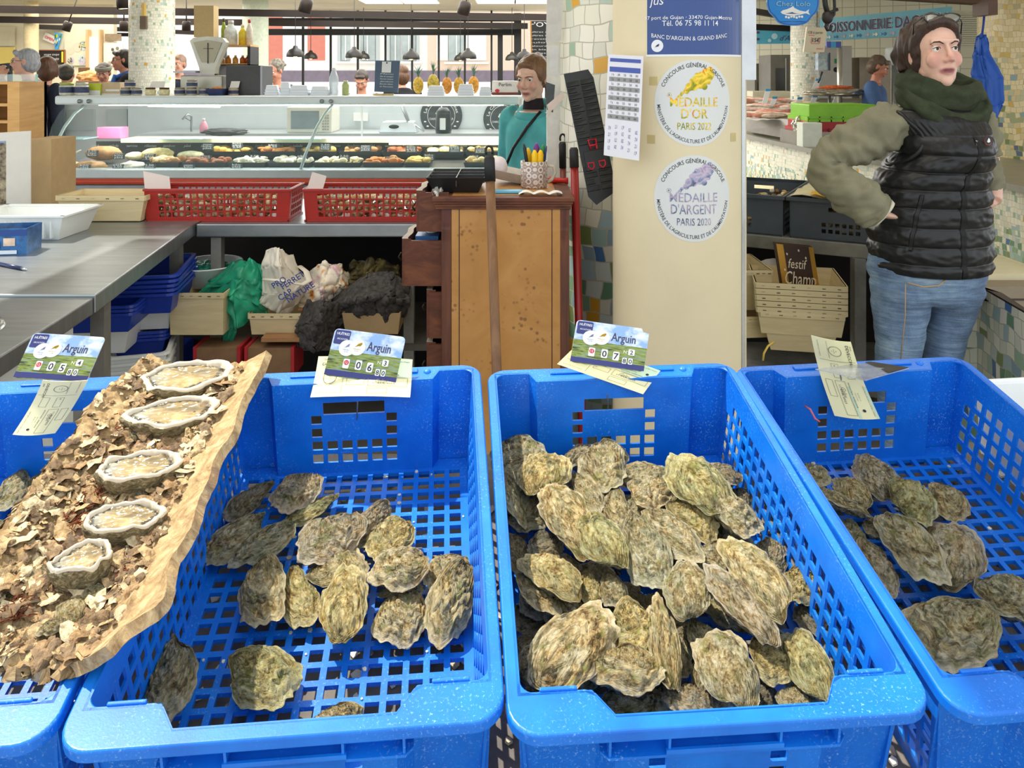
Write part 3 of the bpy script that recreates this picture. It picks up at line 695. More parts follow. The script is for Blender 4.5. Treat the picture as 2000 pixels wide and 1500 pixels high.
def tilept(q, s, rough=1):
    l = at(*ev(LE, s), .034); r = at(*ev(RE, s), .046); p = l+(r-l)*q
    sag = .040*(1-(2*q-1)**2)*(1-.25*s); n1 = nz(q*5, s*13, 1); n2 = nz(q*16, s*40, 2); n3 = nz(q*40, s*100, 3)
    amp = rough*(1 if q < .84 else .16)
    e = .010*nz(s*9, 4, 1)*(abs(2*q-1)**6); p = p+(r-l).normalized()*e
    return p-NRM*sag+NRM*amp*(.009*abs(n1)+.006*n2+(.0035 if q < .8 else 0)*n3)
tile = thing('roof_tile', 'curved lime-coated roof tile crusted with small oyster shells, holding five opened oysters', 'tile', M_=Matrix.Translation(at(200, 980, 0)))
m = M(tile_mat()); m.sheet(lambda a, b: tilept(a, b), 90, 190, .013)
m.col = []
for p in m.v: m.col.append((0, 0, 0, 1))
nb = 91*191
for j in range(191):
    for i in range(91): m.col[j*91+i] = (.14*min(1, (1-abs(2*i/90-1))*2.2)-(.25 if i/90 > .86 else 0), 0, 0, 1)
obj('tile_body', m, tile, world=True)
fl = [mt(c, .65, 0, .5, 110, .9, 170, name='crusting shell') for c in ('#947650', '#b0966c', '#6b5438', '#c9b792', '#80684a')]
m = M(*fl); rn = random.Random(11)
for i in range(900):
    q, s_ = rn.uniform(.02, .84), rn.uniform(.01, .99); c = tilept(q, s_, 1)+NRM*.002; r = rn.choice((rn.uniform(.003, .008), rn.uniform(.004, .010), rn.uniform(.009, .018)))
    X = Vector((rn.uniform(-1, 1), rn.uniform(-1, 1), 0)).normalized(); Y = NRM.cross(X)
    Z = (NRM+X*rn.uniform(-.55, .55)+Y*rn.uniform(-.6, .6)).normalized(); X = Y.cross(Z).normalized(); Y = Z.cross(X); m.use(fl[rn.randrange(5)]); sd = i
    K = 11; vs = [tuple(c+Z*r*.10)]
    for rr in (.55, 1):
        for k in range(K):
            a = 2*PI*k/K; f_ = r*rr*(1+.7*nz(math.cos(a)*1.6, math.sin(a)*1.6, sd)); vs.append(tuple(c+X*math.cos(a)*f_+Y*math.sin(a)*f_*.65+Z*r*((.14 if rr < 1 else .02)+.5*nz(a*1.5, sd, rr))))
    m.add(vs, [(0, 1+k, 1+(k+1) % K) for k in range(K)]+[(1+k, 1+K+k, 1+K+(k+1) % K, 1+(k+1) % K) for k in range(K)], True)
tag(obj('crusting_shells', m, tile, world=True), kind='stuff')
for (u, v, l, a, tn) in ((392, 806, .035, 2.2, 'w'), (215, 862, .05, 1.0, 'w'), (132, 950, .055, 2.6, 'n'), (265, 850, .03, .2, 'p'), (62, 1140, .06, .9, 'p'), (20, 1176, .045, 2.0, 'w'), (300, 1048, .035, 2.9, 'c'), (140, 1196, .045, .5, 'w'), (190, 1160, .035, 1.2, 'n'), (70, 990, .04, .1, 'w'), (100, 1225, .03, 2.4, 'c'), (275, 968, .03, .7, 'p')):
    c = at(u, v, .010); X = Vector((math.cos(a), math.sin(a), 0)); Y = NRM.cross(X).normalized(); X = Y.cross(NRM)
    o = bpy.data.objects.new('spat_shell', OM[int(u) % 12]); sc.collection.objects.link(o); o.parent = tile; o.color = (*TINT[tn], 1)
    o.matrix_basis = MW[tile.name].inverted() @ Matrix(((X.x*l*.7, Y.x*l, NRM.x*.014, c.x), (X.y*l*.7, Y.y*l, NRM.y*.014, c.y), (X.z*l*.7, Y.z*l, NRM.z*.014, c.z), (0, 0, 0, 1)))
m = M(mt('#7c3f22', .9, 0, .4, 60, name='brown weed'))
for (cu, cv) in ((232, 820), (190, 965), (250, 1120), (30, 1190), (150, 1010), (330, 1010)):
    for k in range(38):
        p = at(cu+rn.gauss(0, 14), cv+rn.gauss(0, 12), .012); d = Vector((rn.gauss(0, 1), rn.gauss(0, 1), .4)).normalized()*.014
        m.tube([p, p+d*.5+NRM*.003, p+d+Vector((rn.gauss(0, .004), rn.gauss(0, .004), 0))], .0006, 4)
tag(obj('seaweed', m, tile, world=True), kind='stuff')
# opened oysters
pearl = mt('#d6c9b2', .3, 0, .06, 12, .1, 60, name='pearly shell rim', coat=.4)
def open_mats():
    s = NT('rough outer shell'); v = s.obj(); n = s.noise(v, 9, 7, .7, 1); r = s.ramp([(.3, '#3f3a26'), (.42, '#7d7350'), (.52, '#ab9a70'), (.62, '#d7c9a6'), (.75, '#efe8d6')]); s.L(n.outputs[0], r.inputs[0]); s.L(r.outputs[0], s.b.inputs['Base Color']); s.b.inputs['Roughness'].default_value = .6; s.bump(n.outputs[0], .8, .02)
    f = NT('oyster flesh'); a = f.n.new('ShaderNodeAttribute'); a.attribute_name = 'dat'; sp = f.n.new('ShaderNodeSeparateColor'); f.L(a.outputs['Color'], sp.inputs[0])
    vo = f.obj(); nn = f.noise(vo, 2.4, 3, .5, .4); r = f.ramp([(.35, '#75684a'), (.5, '#9c875c'), (.65, '#c0a878')]); f.L(nn.outputs[0], r.inputs[0])
    c = f.mix(sp.outputs[1], r.outputs[0], '#8f9890'); c = f.mix(sp.outputs[0], c, '#2f2a1e')
    f.L(c, f.b.inputs['Base Color']); f.b.inputs['Roughness'].default_value = .12; f.b.inputs['Coat Weight'].default_value = 1; f.b.inputs['Subsurface Weight'].default_value = .15; f.b.inputs['Subsurface Scale'].default_value = .01
    f.bump(nn.outputs[0], .15, .03); return s.m, f.m
rough_shell, flesh = open_mats()
def open_oyster(u0, v0, u1, v1, vt, vb, h, seed, label):
    a, b = at(u0, v0, h), at(u1, v1, h); mu = (u0+u1)/2; tp, bt = at(mu, vt, h), at(mu, vb, h); mid = (a+b)/2
    L_ = (b-a).length; wd = abs((tp-bt).dot((NRM.cross((b-a).normalized())))); x = (b-a).normalized(); y = NRM.cross(x).normalized(); mid = (mid+(tp+bt)/2)/2
    mm = Matrix(((x.x*L_, y.x*wd, NRM.x*.05, mid.x), (x.y*L_, y.y*wd, NRM.y*.05, mid.y), (x.z*L_, y.z*wd, NRM.z*.05, mid.z), (0, 0, 0, 1)))
    t = thing('opened_oyster', label, 'oyster', M_=mm, group='opened oysters on the tile'); K = 72; rd = random.Random(seed); ph = [rd.uniform(0, 6) for _ in range(5)]
    def rad(a): # a=0 lip (+x), pi = hinge
        c_ = math.cos(a); k = 1+.05*math.sin(3*a+ph[0])+.03*math.sin(7*a+ph[1])+.015*math.sin(15*a+ph[2])+.012*math.sin(23*a+ph[3])
        return .5*c_*k, .5*math.sin(a)*(.62+.38*((1+c_)/2)**.5)*k
    m = M(pearl, rough_shell); rings = []
    for q, z in ((0, -.42), (.3, -.40), (.6, -.33), (.76, -.2), (.835, -.04), (.865, .04), (.92, .07), (.975, .03), (1.0, -.02)):
        rings.append([(rad(2*PI*i/K)[0]*q-(.03*(1-q)), rad(2*PI*i/K)[1]*q, z+(.09*nz(i*.28, seed, q*3)+.04*math.sin(5*2*PI*i/K+ph[2]))*max(0, (q-.7)/.3)) for i in range(K)])
    ni = len(rings)
    for q, z in ((1.01, -.1), (.97, -.22), (.94, -.30), (.84, -.48), (.78, -.56), (.55, -.72), (.3, -.8), (0, -.82)):
        rings.append([(rad(2*PI*i/K)[0]*q*(1+.04*nz(i*.5, q*9, seed))-(.02), rad(2*PI*i/K)[1]*q*(1+.05*nz(i*.5, q*9, seed)), z+.06*nz(i*.35, q*6, seed)) for i in range(K)])
    m.add([p for r_ in rings for p in r_], []); n = K
    for j in range(len(rings)-1):
        for i in range(K): m.f.append((j*n+i, (j+1)*n+i, (j+1)*n+(i+1) % n, j*n+(i+1) % n)); m.mi.append(0 if j < ni-1 else 1); m.sm.append(True)
    obj('shell', m, t)
    m = M(flesh); m.col = []; vs = []; J = 16
    for j in range(J+1):
        q = j/J*.85
        for i in range(K):
            a = 2*PI*i/K; x_, y_ = rad(a); x_ = x_*q-.02; y_ *= q
            z = -.03-.10*0+.07*nz(x_*6, y_*11, seed)+.035*abs(nz(x_*3, y_*14, seed+2))+(.02*math.sin(26*a) if .62 < q < .78 else 0)
            if q > .81: z -= .05
            vs.append((x_, y_, z)); dk = max(0, 1-abs(q-.775)/.085)*(1.25+.5*nz(a*2, seed)); gy = max(0, min(1, (-x_-.16)*5))
            m.col.append((min(1, max(0, dk)), gy*.8, 0, 1))
    m.add(vs, [(j*K+i, (j+1)*K+i, (j+1)*K+(i+1) % K, j*K+(i+1) % K) for j in range(J) for i in range(K)], True)
    obj('flesh', m, t)
open_oyster(272, 744, 452, 728, 700, 762, .030, 1, 'topmost opened oyster on the tile, with a thick white rim')
open_oyster(243, 815, 430, 795, 774, 832, .030, 2, 'second opened oyster from the top, dark-edged with a frilled rim')
open_oyster(185, 916, 354, 898, 882, 942, .034, 3, 'middle opened oyster of the five on the tile')
open_oyster(160, 1018, 322, 1002, 978, 1040, .034, 4, 'fourth opened oyster from the top with a wavy lower rim')
open_oyster(96, 1105, 222, 1072, 1058, 1118, .036, 5, 'lowest and smallest opened oyster on the tile')
# ---------------- price cards and shipping labels ----------------
def qframe(bl, br, tl, w, h, lift=0, bow=0):
    bl, br, tl = Vector(bl), Vector(br), Vector(tl); X = (br-bl)/w; Y = (tl-bl)/h; N = X.cross(Y).normalized()
    def fn(e):
        return lambda x, y: bl+X*x+Y*y+N*(e+lift+bow*((2*x/w-1)**2-1))
    return fn, N
def marsh_mat():
    s = NT('printed marsh photo'); tc = s.n.new('ShaderNodeTexCoord'); sp = s.n.new('ShaderNodeSeparateXYZ'); s.L(tc.outputs['UV'], sp.inputs[0])
    mp = s.n.new('ShaderNodeMapping'); mp.inputs['Scale'].default_value = (3, 14, 1); mp.inputs['Rotation'].default_value = (0, 0, -.2); s.L(tc.outputs['UV'], mp.inputs[0])
    n = s.noise(mp.outputs[0], 1.6, 4, .6, .6); g = s.ramp([(.35, '#3d4a2a'), (.45, '#7a8a3a'), (.55, '#98a84a'), (.6, '#6f8fae'), (.66, '#8b8f5a')]); s.L(n.outputs[0], g.inputs[0])
    n2 = s.noise(tc.outputs['UV'], 4, 4, .6); k = s.ramp([(.4, '#8fb4e6'), (.55, '#d4e2f3'), (.65, '#eef3f8')]); s.L(n2.outputs[0], k.inputs[0])
    f = s.math('GREATER_THAN', sp.outputs[1], .55); c = s.mix(f, g.outputs[0], k.outputs[0]); s.L(c, s.b.inputs['Base Color']); s.b.inputs['Roughness'].default_value = .25; return s.m
marsh = marsh_mat(); navy = mt('#3a3f7c', .4, 0, 0); gold = mt('#c9a21c', .35, .3, .2, 40); redm = mt('#d8323c', .5, 0, 0); stk = mt('#f4f6f2', .35, 0, 0); silv = mt('#8f93b8', .3, .5, .3, 60); tx = mt('#3c4266', .5, 0, 0)
LOBES = [(-.40, -.26, .045), (-.28, -.2, .08), (-.2, -.1, .11), (-.08, -.08, .12), (-.02, .06, .13), (.1, -.02, .13), (.12, .16, .13), (.24, .08, .13), (.26, .26, .12), (.36, .16, .11), (.38, .32, .10), (.44, .2, .07), (.22, -.1, .08), (.0, .2, .06), (-.14, .06, .06), (.34, .02, .06)]
def leaf(m, x, y, s, f):
    for a, b, r in LOBES: m.disc(x+a*s, y+b*s, r*s, f, 12)
    m.shape([(x-.55*s, y-.36*s), (x-.5*s, y-.38*s), (x-.2*s, y-.14*s), (x-.24*s, y-.1*s)], f)
def rr(w, h, r, cut=0):
    p = []
    for cx, cy, a in ((w-r, r, -90), (w-r, h-r, 0), (r, h-r, 90), (r, r, 180)):
        if cut and a == 0: p += [(w, h-.10), (w-.12, h-.08), (w-.16, h)]; continue
        for k in range(5): t = R(a+k*22.5); p.append((cx+r*math.cos(t), cy+r*math.sin(t)))
    return p
def price_card(px, Y, digits, num, spike, label, cut=0):
    bl, br, tl = P(*px[0], Y-.01), P(*px[1], Y-.01), P(*px[2], Y+.01); fn, N = qframe(bl, br, tl, 1.5, 1)
    if N.y > 0: N = -N
    fn = lambda e: (lambda x, y: bl+(br-bl)/1.5*x+(tl-bl)*y+N*e)
    t = thing('price_card', label, 'price card', loc=(bl+br)/2)
    m = M(marsh, stk); pts = rr(1.5, 1, .09, cut); b = m.add([fn(.0)(x, y) for x, y in pts], [tuple(range(len(pts)))])
    for i, (x, y) in enumerate(pts): m.uv[b+i] = (x/1.5, y)
    m.use(stk); q = [tuple(fn(-.0015)(x, y)) for x, y in pts]; n = len(pts)
    m.add([tuple(fn(0)(x, y)) for x, y in pts]+q, [tuple(range(2*n-1, n-1, -1))]+[(i, (i+1) % n, n+(i+1) % n, n+i) for i in range(n)])
    obj('plate', m, t, world=True)
    m = M(navy); m.rect(.0, 1.5, .02, .14, fn(.0004)); m.shape([(x*.32+.03, y*.3+.68) for x, y in rr(1, 1, .1)], fn(.0004))
    m.text('HUÎTRES', .075, lambda x, y: fn(.0007)(x+.2, y+.88), stk, .01, width=.26)
    m.text('ARCACHON', .05, lambda x, y: fn(.0007)(x+.2, y+.78), stk, .0, width=.22)
    m.text('Arguin', .27, lambda x, y: fn(.0007)(x+1.0, y+.62), tx, .012, width=.5)
    m.text('N°', .1, lambda x, y: fn(.0007)(x+1.09, y+.37), stk, .0)
    obj('printing', m, t, world=True)
    m = M(stk)
    for i, (x, y, w_, h_) in enumerate(((.4, .2, .13, .2), (.66, .2, .13, .2), (.9, .18, .13, .2), (1.08, .13, .09, .14), (1.2, .13, .09, .14), (1.2, .34, .13, .14))):
        m.use(stk).shape([(x-w_/2+a*w_, y+b_*h_) for a, b_ in rr(1, 1, .15)], fn(.0007))
        if i == 0: m.use(redm).disc(x, y+h_*.6, .052, fn(.0009), 16); m.text('12', .07, lambda p, q: fn(.0011)(p+x, q+y+h_*.48), stk, .01)
        else:
            m.text((digits+num)[i-1], (.2 if i < 3 else .14), lambda p, q: fn(.001)(p+x, q+y+h_*.14), ink, .012)
    obj('price_digits', m, t, world=True)
    m = M(stk); 
    for x, y, g in ((.34, .62, silv), (.55, .66, gold)):
        e = .0008 if x < .5 else .0012
        m.use(stk).disc(x, y, .17, fn(e), 28); m.use(mt('#d7d2b8', .4, 0, 0)).disc(x, y, .155, fn(e+.0002), 28, r0=.15)
        m.use(g); leaf(m, x+.02, y+.05, .14, fn(e+.0002)); m.text('MÉDAILLE', .035, lambda p, q: fn(e+.0002)(p+x, q+y-.05), g); m.text("D'OR", .035, lambda p, q: fn(e+.0002)(p+x, q+y-.09), g)
    obj('medal_sticker', m, t, world=True)
    if spike:
        a = P(*spike[0], Y+.004); b = P(*spike[1], Y-.004); obj('spike', M(steel).tube([a, b], .0012, 6), t, world=True)
    return t
price_card([(632, 733), (772, 751), (655, 641)], 1.285, '0680', '3', [(700, 735), (697, 820)], 'price card N° 3 reading 06.80 on a wire spike over the half-full crate')
price_card([(1113, 707), (1257, 727), (1127, 624)], 1.30, '0780', '2', [(1184, 712), (1188, 798)], 'price card N° 2 reading 07.80 with a broken top corner, above the full crate', cut=1)
price_card([(25, 738), (168, 747), (66, 650)], 1.25, '0580', '4', [(95, 740), (100, 800)], 'price card N° 4 reading 05.80 standing over the leftmost crate')
yel = mt('#efe9b8', .7, 0, .02, name='pale yellow card'); grn = mt('#c6dcbc', .7, 0, .05); tl2 = mt('#6f6c58', .7, 0, 0)
def ship_label(fn, w, h, label, big=False):
    """fn(x,y,e): w wide h tall shipping label, upright text reading along x"""
    m = M(yel); n = 14
    m.sheet(lambda a, b: fn(a*w, b*h, 0), n, 6, .0006)
    t = thing('shipping_label', label, 'label', loc=fn(w/2, 0, 0)); obj('card', m, t, world=True)
    m = M(grn); e = .0005
    m.rect(w*.62, w*.995, h*.52, h*.995, lambda x, y: fn(x, y, e), 4)
    m.use(tl2)
    def ln(x0, y0, x1, y1, q=.004):
        if abs(x1-x0) > abs(y1-y0): m.rect(x0, x1, y0-q, y0+q, lambda x, y: fn(x, y, 2*e), 6)
        else:
            for k in range(4): m.rect(x0-q, x0+q, y0+(y1-y0)*k/4, y0+(y1-y0)*(k+1)/4, lambda x, y: fn(x, y, 2*e))
    def bxl(x0, y0, x1, y1): ln(x0, y0, x1, y0); ln(x0, y1, x1, y1); ln(x0, y0, x0, y1); ln(x1, y0, x1, y1)
    ln(w*.3, .08*h, w*.3, h*.95); bxl(w*.34, h*.62, w*.52, h*.8); bxl(w*.34, h*.3, w*.52, h*.46); bxl(w*.56, h*.28, w*.96, h*.5); bxl(w*.56, h*.08, w*.76, h*.22)
    fw = lambda X, Y_: (lambda x, y: fn(min(w, max(0, x+X)), y+Y_, 2*e))
    m.disc(w*.16, h*.48, w*.07, lambda x, y: fn(x, y, 2*e), 20, w*.064, ); m.text('FR', .035, fw(w*.16, h*.49), ink); m.text('33.199.096', .03, fw(w*.16, h*.44), ink); m.text('CE', .03, fw(w*.16, h*.39), ink)
    m.text('DATE DE CONDITIONNEMENT', .03, fw(w*.15, h*.3), tl2, width=w*.24); m.text('LES HUÎTRES SONT VIVANTES', .03, fw(w*.15, h*.1), tl2, width=w*.22)
    m.text('N°', .06, fw(w*.37, h*.35), ink); m.text('11 AVR. 2023', .06, fw(w*.72, h*.33), ink, .004, width=w*.22)
    m.text('Galay', .13, fw(w*.7, h*.36), mt('#77766c', .7, 0, 0), shear=.3)
    m.text('PRODUCTEUR - EXPÉDITEUR', .04, fw(w*.72, h*.56), ink, .003, width=w*.3)
    m.text("Huîtres Bassin d'Arcachon et du Banc d'Arguin", .04, fw(w*.79, h*.9), ink, width=w*.36)
    m.text('97 port de Gujan', .032, fw(w*.74, h*.64), tl2); m.text('06 75 98 11 14', .035, fw(w*.74, h*.7), ink)
    m.text('DEVECCHI', .12 if big else .09, fw(w*.2, h*.78), ink, .006, width=w*.28); m.text('David', .06, fw(w*.1, h*.9), ink)
    m.disc(w*.9, h*.7, .04, lambda x, y: fn(x, y, 2*e), 16); 
    obj('printing', m, t, world=True)
def flatlabel(bl, br, tr, tl, Y0, Y1, w=2.3, h=1.0, curl=0, dq=0):
    A, B, C_, D = P(*bl, Y0), P(*br, Y0+dq), P(*tr, Y1+dq), P(*tl, Y1); N = (B-A).cross(D-A).normalized(); N = -N if N.y > 0 else N
    def fn(x, y, e):
        a, b = x/w, y/h; p = (A*(1-a)+B*a)*(1-b)+(D*(1-a)+C_*a)*b
        return p+N*(e-curl*math.sin(PI*a)*.01+curl*.006*math.sin(PI*b))
    return fn
ship_label(flatlabel((606, 776), (801, 776), (806, 702), (622, 696), 1.26, 1.30, curl=-.6), 2.3, 1, 'pale yellow shipping label pinned behind price card N° 3')
ship_label(flatlabel((1088, 711), (1256, 770), (1290, 724), (1132, 668), 1.29, 1.31), 2.3, 1, 'pale yellow shipping label hanging askew behind price card N° 2')
ship_label(flatlabel((172, 742), (108, 846), (25, 849), (84, 742), 1.205, 1.205, curl=.9), 2.3, 1, 'pale yellow shipping label hanging down under price card N° 4')
ship_label(flatlabel((1584, 655), (1630, 812), (1719, 818), (1662, 668), 1.30, 1.30, curl=1.3), 2.3, 1, 'tall pale yellow shipping label curling over the back of the rightmost crate', True)
# transparent card edge-on over crate 4
t = thing('price_card', 'clear-backed price card turned flat over the rightmost crate', 'price card', loc=P(1690, 735, 1.28))
A, B, C_, D = P(1592, 722, 1.25), P(1690, 744, 1.15), P(1776, 720, 1.25), P(1700, 709, 1.34)
q = M(mt('#cfd4d6', .15, 0, .3, 30, alpha=.6, name='clear plastic')); q.slab(A, B, C_, D, (0, 0, 1), .0012); obj('plate', q, t, world=True)
q = M(mt('#3d3a36', .4, 0, .5, 30)); q.slab(D*.9+A*.1+Vector((0, 0, .002)), (B+C_)*.5+Vector((0, 0, .002)), C_*.98+B*.02+Vector((0, 0, .002)), D*.99+C_*.01+Vector((0, 0, .002)), (0, 0, 1), .0006); obj('printing', q, t, world=True)
obj('spike', M(steel).tube([P(1640, 727, 1.27), P(1643, 742, 1.29)], .0012, 6), t, world=True)
pk = M(mt('#c86a78', .5, 0, .1)); pk.tube([P(1572, 793, 1.30), P(1583, 800, 1.28), P(1592, 818, 1.27), P(1601, 824, 1.27)], .0017, 6)
obj('rubber_tie', pk, label='pink and brown rubber tie hooked in the back wall of the rightmost crate', cat='tie')
# white foam box beside the rightmost crate
bt = thing('foam_box', 'white foam box with a blue rim right of the rightmost crate', 'box', loc=P(1985, 900, 1.2))
m = M(white); m.T = CM[4] @ Matrix.Translation((.345, .17, -.182)); m.open_box((0, 0, 0), (.10, .12), (.115, .135), .135, .012); obj('box_body', m, bt, world=True, bevel=.006)
m = M(mt('#e9e6df', .5, 0, .2, 20, .5, 40, name='crumpled plastic film')); m.T = CM[4] @ Matrix.Translation((.285, -.02, -.175)); m.grid(lambda a, b: Vector(((a-.5)*.12, (b-.5)*.22, .03*nz(a*5, b*6, 3)+.02)), 20, 20); obj('plastic_film', m, label='crumpled clear plastic film beside the rightmost crate', cat='plastic film')

# ---------------- steel tables ----------------
TZ = .90
t = thing('work_table', 'long stainless steel work table on the left carrying a blue tin and a pen', 'table', loc=(-1.6, 2.5, 0))
m = M(steel)
pts = [(-1.056, 1.69), (-1.105, 2.14), (-1.105, 2.16), (-1.235, 3.18), (-1.235, 3.60), (-2.6, 3.60), (-2.6, 1.69)]
a, b = (-1.090, 2.146), (-1.235, 3.18)
m.prism([(a[0], a[1]), b, (-1.235, 3.65), (-2.9, 3.65), (-2.9, a[1])], .05, z=TZ-.05)
obj('table_top', m, t, world=True, bevel=.004)
for (x, y) in ((-1.135, 2.26), (-1.27, 3.1), (-2.4, 2.3)): obj('leg', M(gal).cbox((x, y, .425), (.038, .038, .85)), t, world=True)
obj('lower_rail', M(gal).box(-2.4, -1.15, 2.24, 2.28, .2, .24), t, world=True)
t = thing('sink_unit', 'stainless steel sink unit with a pale side panel at the left edge of the photo', 'sink', loc=(-1.5, 1.7, 0))
m = M(steel); sx = -1.04
m.prism([(-1.028, 1.35), (-1.095, 2.143), (-2.2, 2.143), (-2.2, 1.35)], .045, z=TZ-.052); obj('sink_top', m, t, world=True, bevel=.004)
m = M(mt('#7f8483', .2, .9, .1)); 
m.T = Matrix.Translation((-1.33, 1.83, TZ-.0065)); m.lathe([(.0, .0005), (.13, .0005), (.15, .003), (.165, .0045), (.17, 0)], 32, cap=False); obj('basin', m, t, world=True)
m = M(mt('#d9dcd6', .6, 0, .08)); m.prism([(-1.075, 1.4), (-1.125, 2.1), (-2.1, 2.1), (-2.1, 1.4)], .80, z=.03); obj('side_panel', m, t, world=True)
t = thing('prep_table', 'stainless steel back table carrying the two red crates of shellfish', 'table', loc=(-.6, 3.4, 0))
m = M(steel); m.box(-1.23, .12, 3.19, 3.85, TZ-.055, TZ-.003); obj('table_top', m, t, world=True, bevel=.005)
for x in (-1.16, -.405, .05): obj('leg', M(gal).cbox((x, 3.23 if x != -.405 else 3.03+.2, .42), (.04, .04, .84)), t, world=True)
m = M(mt('#6b655c', .6, .3, .2)); m.box(-1.23, .1, 3.2, 3.8, .40, .425); obj('lower_shelf', m, t, world=True)
SH = .425

def tub(name, mat1, c, a, b, h, rot=0, rim=.008, label='', cat='tub', group=None, t=.004):
    th = thing(name, label, cat, loc=c, rot=(0, 0, R(rot)), group=group); m = M(mat1)
    m.open_box((0, 0, 0), a, b, h, t); obj('tub_body', m, th, bevel=.008)
    m = M(mat1); n = 24
    def ring(o, z):
        p = []
        for cx, cy, a0 in ((1, -1, -90), (1, 1, 0), (-1, 1, 90), (-1, -1, 180)):
            for k in range(5): tt = R(a0+k*22.5); p.append((cx*(b[0]+o-.03)+.03*math.cos(tt), cy*(b[1]+o-.03)+.03*math.sin(tt), z))
        return p
    L4 = [ring(-.006, h), ring(rim, h+.001), ring(rim+.002, h-.008), ring(rim-.003, h-.008), ring(-.004, h-.003)]; k = len(L4[0])
    m.add([p for l in L4 for p in l], [(q*k+i, q*k+(i+1) % k, ((q+1) % 5)*k+(i+1) % k, ((q+1) % 5)*k+i) for q in range(5) for i in range(k)]); obj('rim', m, th)
    return th
royal = mt('#1f3fa8', .35, 0, .1, name='royal blue plastic')
ivory = mt('#e9ece8', .45, 0, .05, name='off white plastic')
def XY(u, v, z): Y = (H-z)*F/(v-CV); return ((u-CU)/F*Y, Y, z)
def stack(u, v, z, n, mat1, lab, rot, a=(.10, .16), b=(.115, .18), h=.085, dz=.018, grp=None):
    x, y, _ = XY(u, v, z)
    for k in range(n): tub('stacked_tub', mat1, (x+.003*math.sin(k*3), y+.003*math.cos(k*5), z+k*dz), a, b, h, rot+k*.8, label=lab[0] if k == n-1 else (lab[2] if not k else lab[1]+(', %s from the top' % ('second', 'third', 'fourth', 'fifth', 'sixth')[n-2-k])))
stack(300, 590, .63, 5, royal, ('topmost blue tub of the tall rear stack under the work table', 'blue tub inside the tall rear stack under the work table', 'lowest blue tub of the tall rear stack'), 8, h=.075, dz=.016, grp='blue tubs of the tall rear stack')
stack(298, 620, .54, 2, ivory, ('upper white tub directly under the tall rear blue stack', '', 'lower white tub under the tall rear blue stack'), 8, h=.09, dz=.02)
stack(228, 625, .60, 3, royal, ('topmost blue tub of the left stack behind the table leg', 'middle blue tub of the left stack behind the table leg', 'lowest blue tub of the left stack behind the table leg'), 6, a=(.09, .15), b=(.11, .17), h=.07, dz=.013)
stack(222, 665, .50, 1, ivory, ('white deep tub carrying the left blue stack', '', ''), 6, a=(.09, .15), b=(.11, .17), h=.10)
stack(286, 672, .44, 3, royal, ('topmost blue tub of the low stack at the end of the row', 'middle blue tub of the low stack', 'lowest blue tub of the low stack'), 12, a=(.085, .15), b=(.10, .165), h=.07, dz=.013)
stack(280, 790, .26, 7, ivory, ('topmost white tub of the low white stack', 'white tub inside the low white stack', 'lowest white tub of the low white stack'), 12, a=(.085, .15), b=(.10, .165), h=.08, dz=.026, grp='white tubs of the low stack')
x, y, _ = XY(275, 800, .0); obj('storage_box', M(royal).box(x-.2, x+.14, y-.2+.3, y+.5, 0, .24), label='large blue storage box on the floor under the white tubs', cat='box', bevel=.01)

# under the prep table
t = thing('wash_basin', 'white oval plastic basin holding a green bag under the prep table', 'basin', loc=P(408, 552, 3.3))
m = M(white); m.T = Matrix.Translation(P(408, 552, 3.3)) @ Matrix.Diagonal((1, 1.1, 1, 1)); m.lathe([(0, 0), (.09, 0), (.122, .08), (.13, .083), (.128, .076), (.117, .074), (.086, .006), (0, .006)], 36, cap=False); obj('basin_bowl', m, t, world=True)
def blob(mat1, c, r, seed, amp=.3, fr=2.5, n=48, k=32, T=None, smooth=True):
    m = M(mat1); vs = []
    for j in range(k+1):
        a = PI*j/k
        for i in range(n):
            b = 2*PI*i/n; d = (math.sin(a)*math.cos(b), math.sin(a)*math.sin(b), -math.cos(a))
            q = 1+amp*nz(d[0]*fr, d[1]*fr, d[2]*fr, seed)+amp*.8*abs(nz(d[0]*fr*2.3, d[1]*fr*2.3, d[2]*fr*2.3, seed+3))+amp*.25*nz(d[0]*fr*6, d[1]*fr*6, d[2]*fr*6, seed+5)
            vs.append((c[0]+r[0]*d[0]*q, c[1]+r[1]*d[1]*q, c[2]+r[2]*d[2]*q))
    m.add(vs, [(j*n+i, j*n+(i+1) % n, (j+1)*n+(i+1) % n, (j+1)*n+i) for j in range(k) for i in range(n)], True, T); return m
gbag = mt('#2fae86', .25, 0, .25, 14, .4, 40, alpha=.72, name='green plastic bag')
def cloth(mat1, pts, th, seed, fold=.012, n=40, k=30):
    """crumpled cloth: pts = rows of 3D control points, interpolated"""
    m = M(mat1); R_, C_n = len(pts), len(pts[0])
    def ip(a, b):
        x, y = a*(C_n-1), b*(R_-1); i, j = min(int(x), C_n-2), min(int(y), R_-2); x -= i; y -= j; x = x*x*(3-2*x); y = y*y*(3-2*y)
        p = (pts[j][i]*(1-x)+pts[j][i+1]*x)*(1-y)+(pts[j+1][i]*(1-x)+pts[j+1][i+1]*x)*y
        return p+Vector((nz(a*6, b*6, 1, seed)*fold*.6, -abs(nz(a*7, b*5, 2, seed))*fold*2-nz(a*16, b*14, 4, seed)*fold*.7, nz(a*6, b*6, 3, seed)*fold))
    m.sheet(ip, n, k, th); return m
def pg(rows, Y):
    return [[P(u, v, Y+dy) for (u, v, dy) in r] for r in rows]
t = thing('plastic_bag', 'green plastic bag draped from the oval basin down to the lower shelf', 'bag', loc=P(470, 600, 3.2))
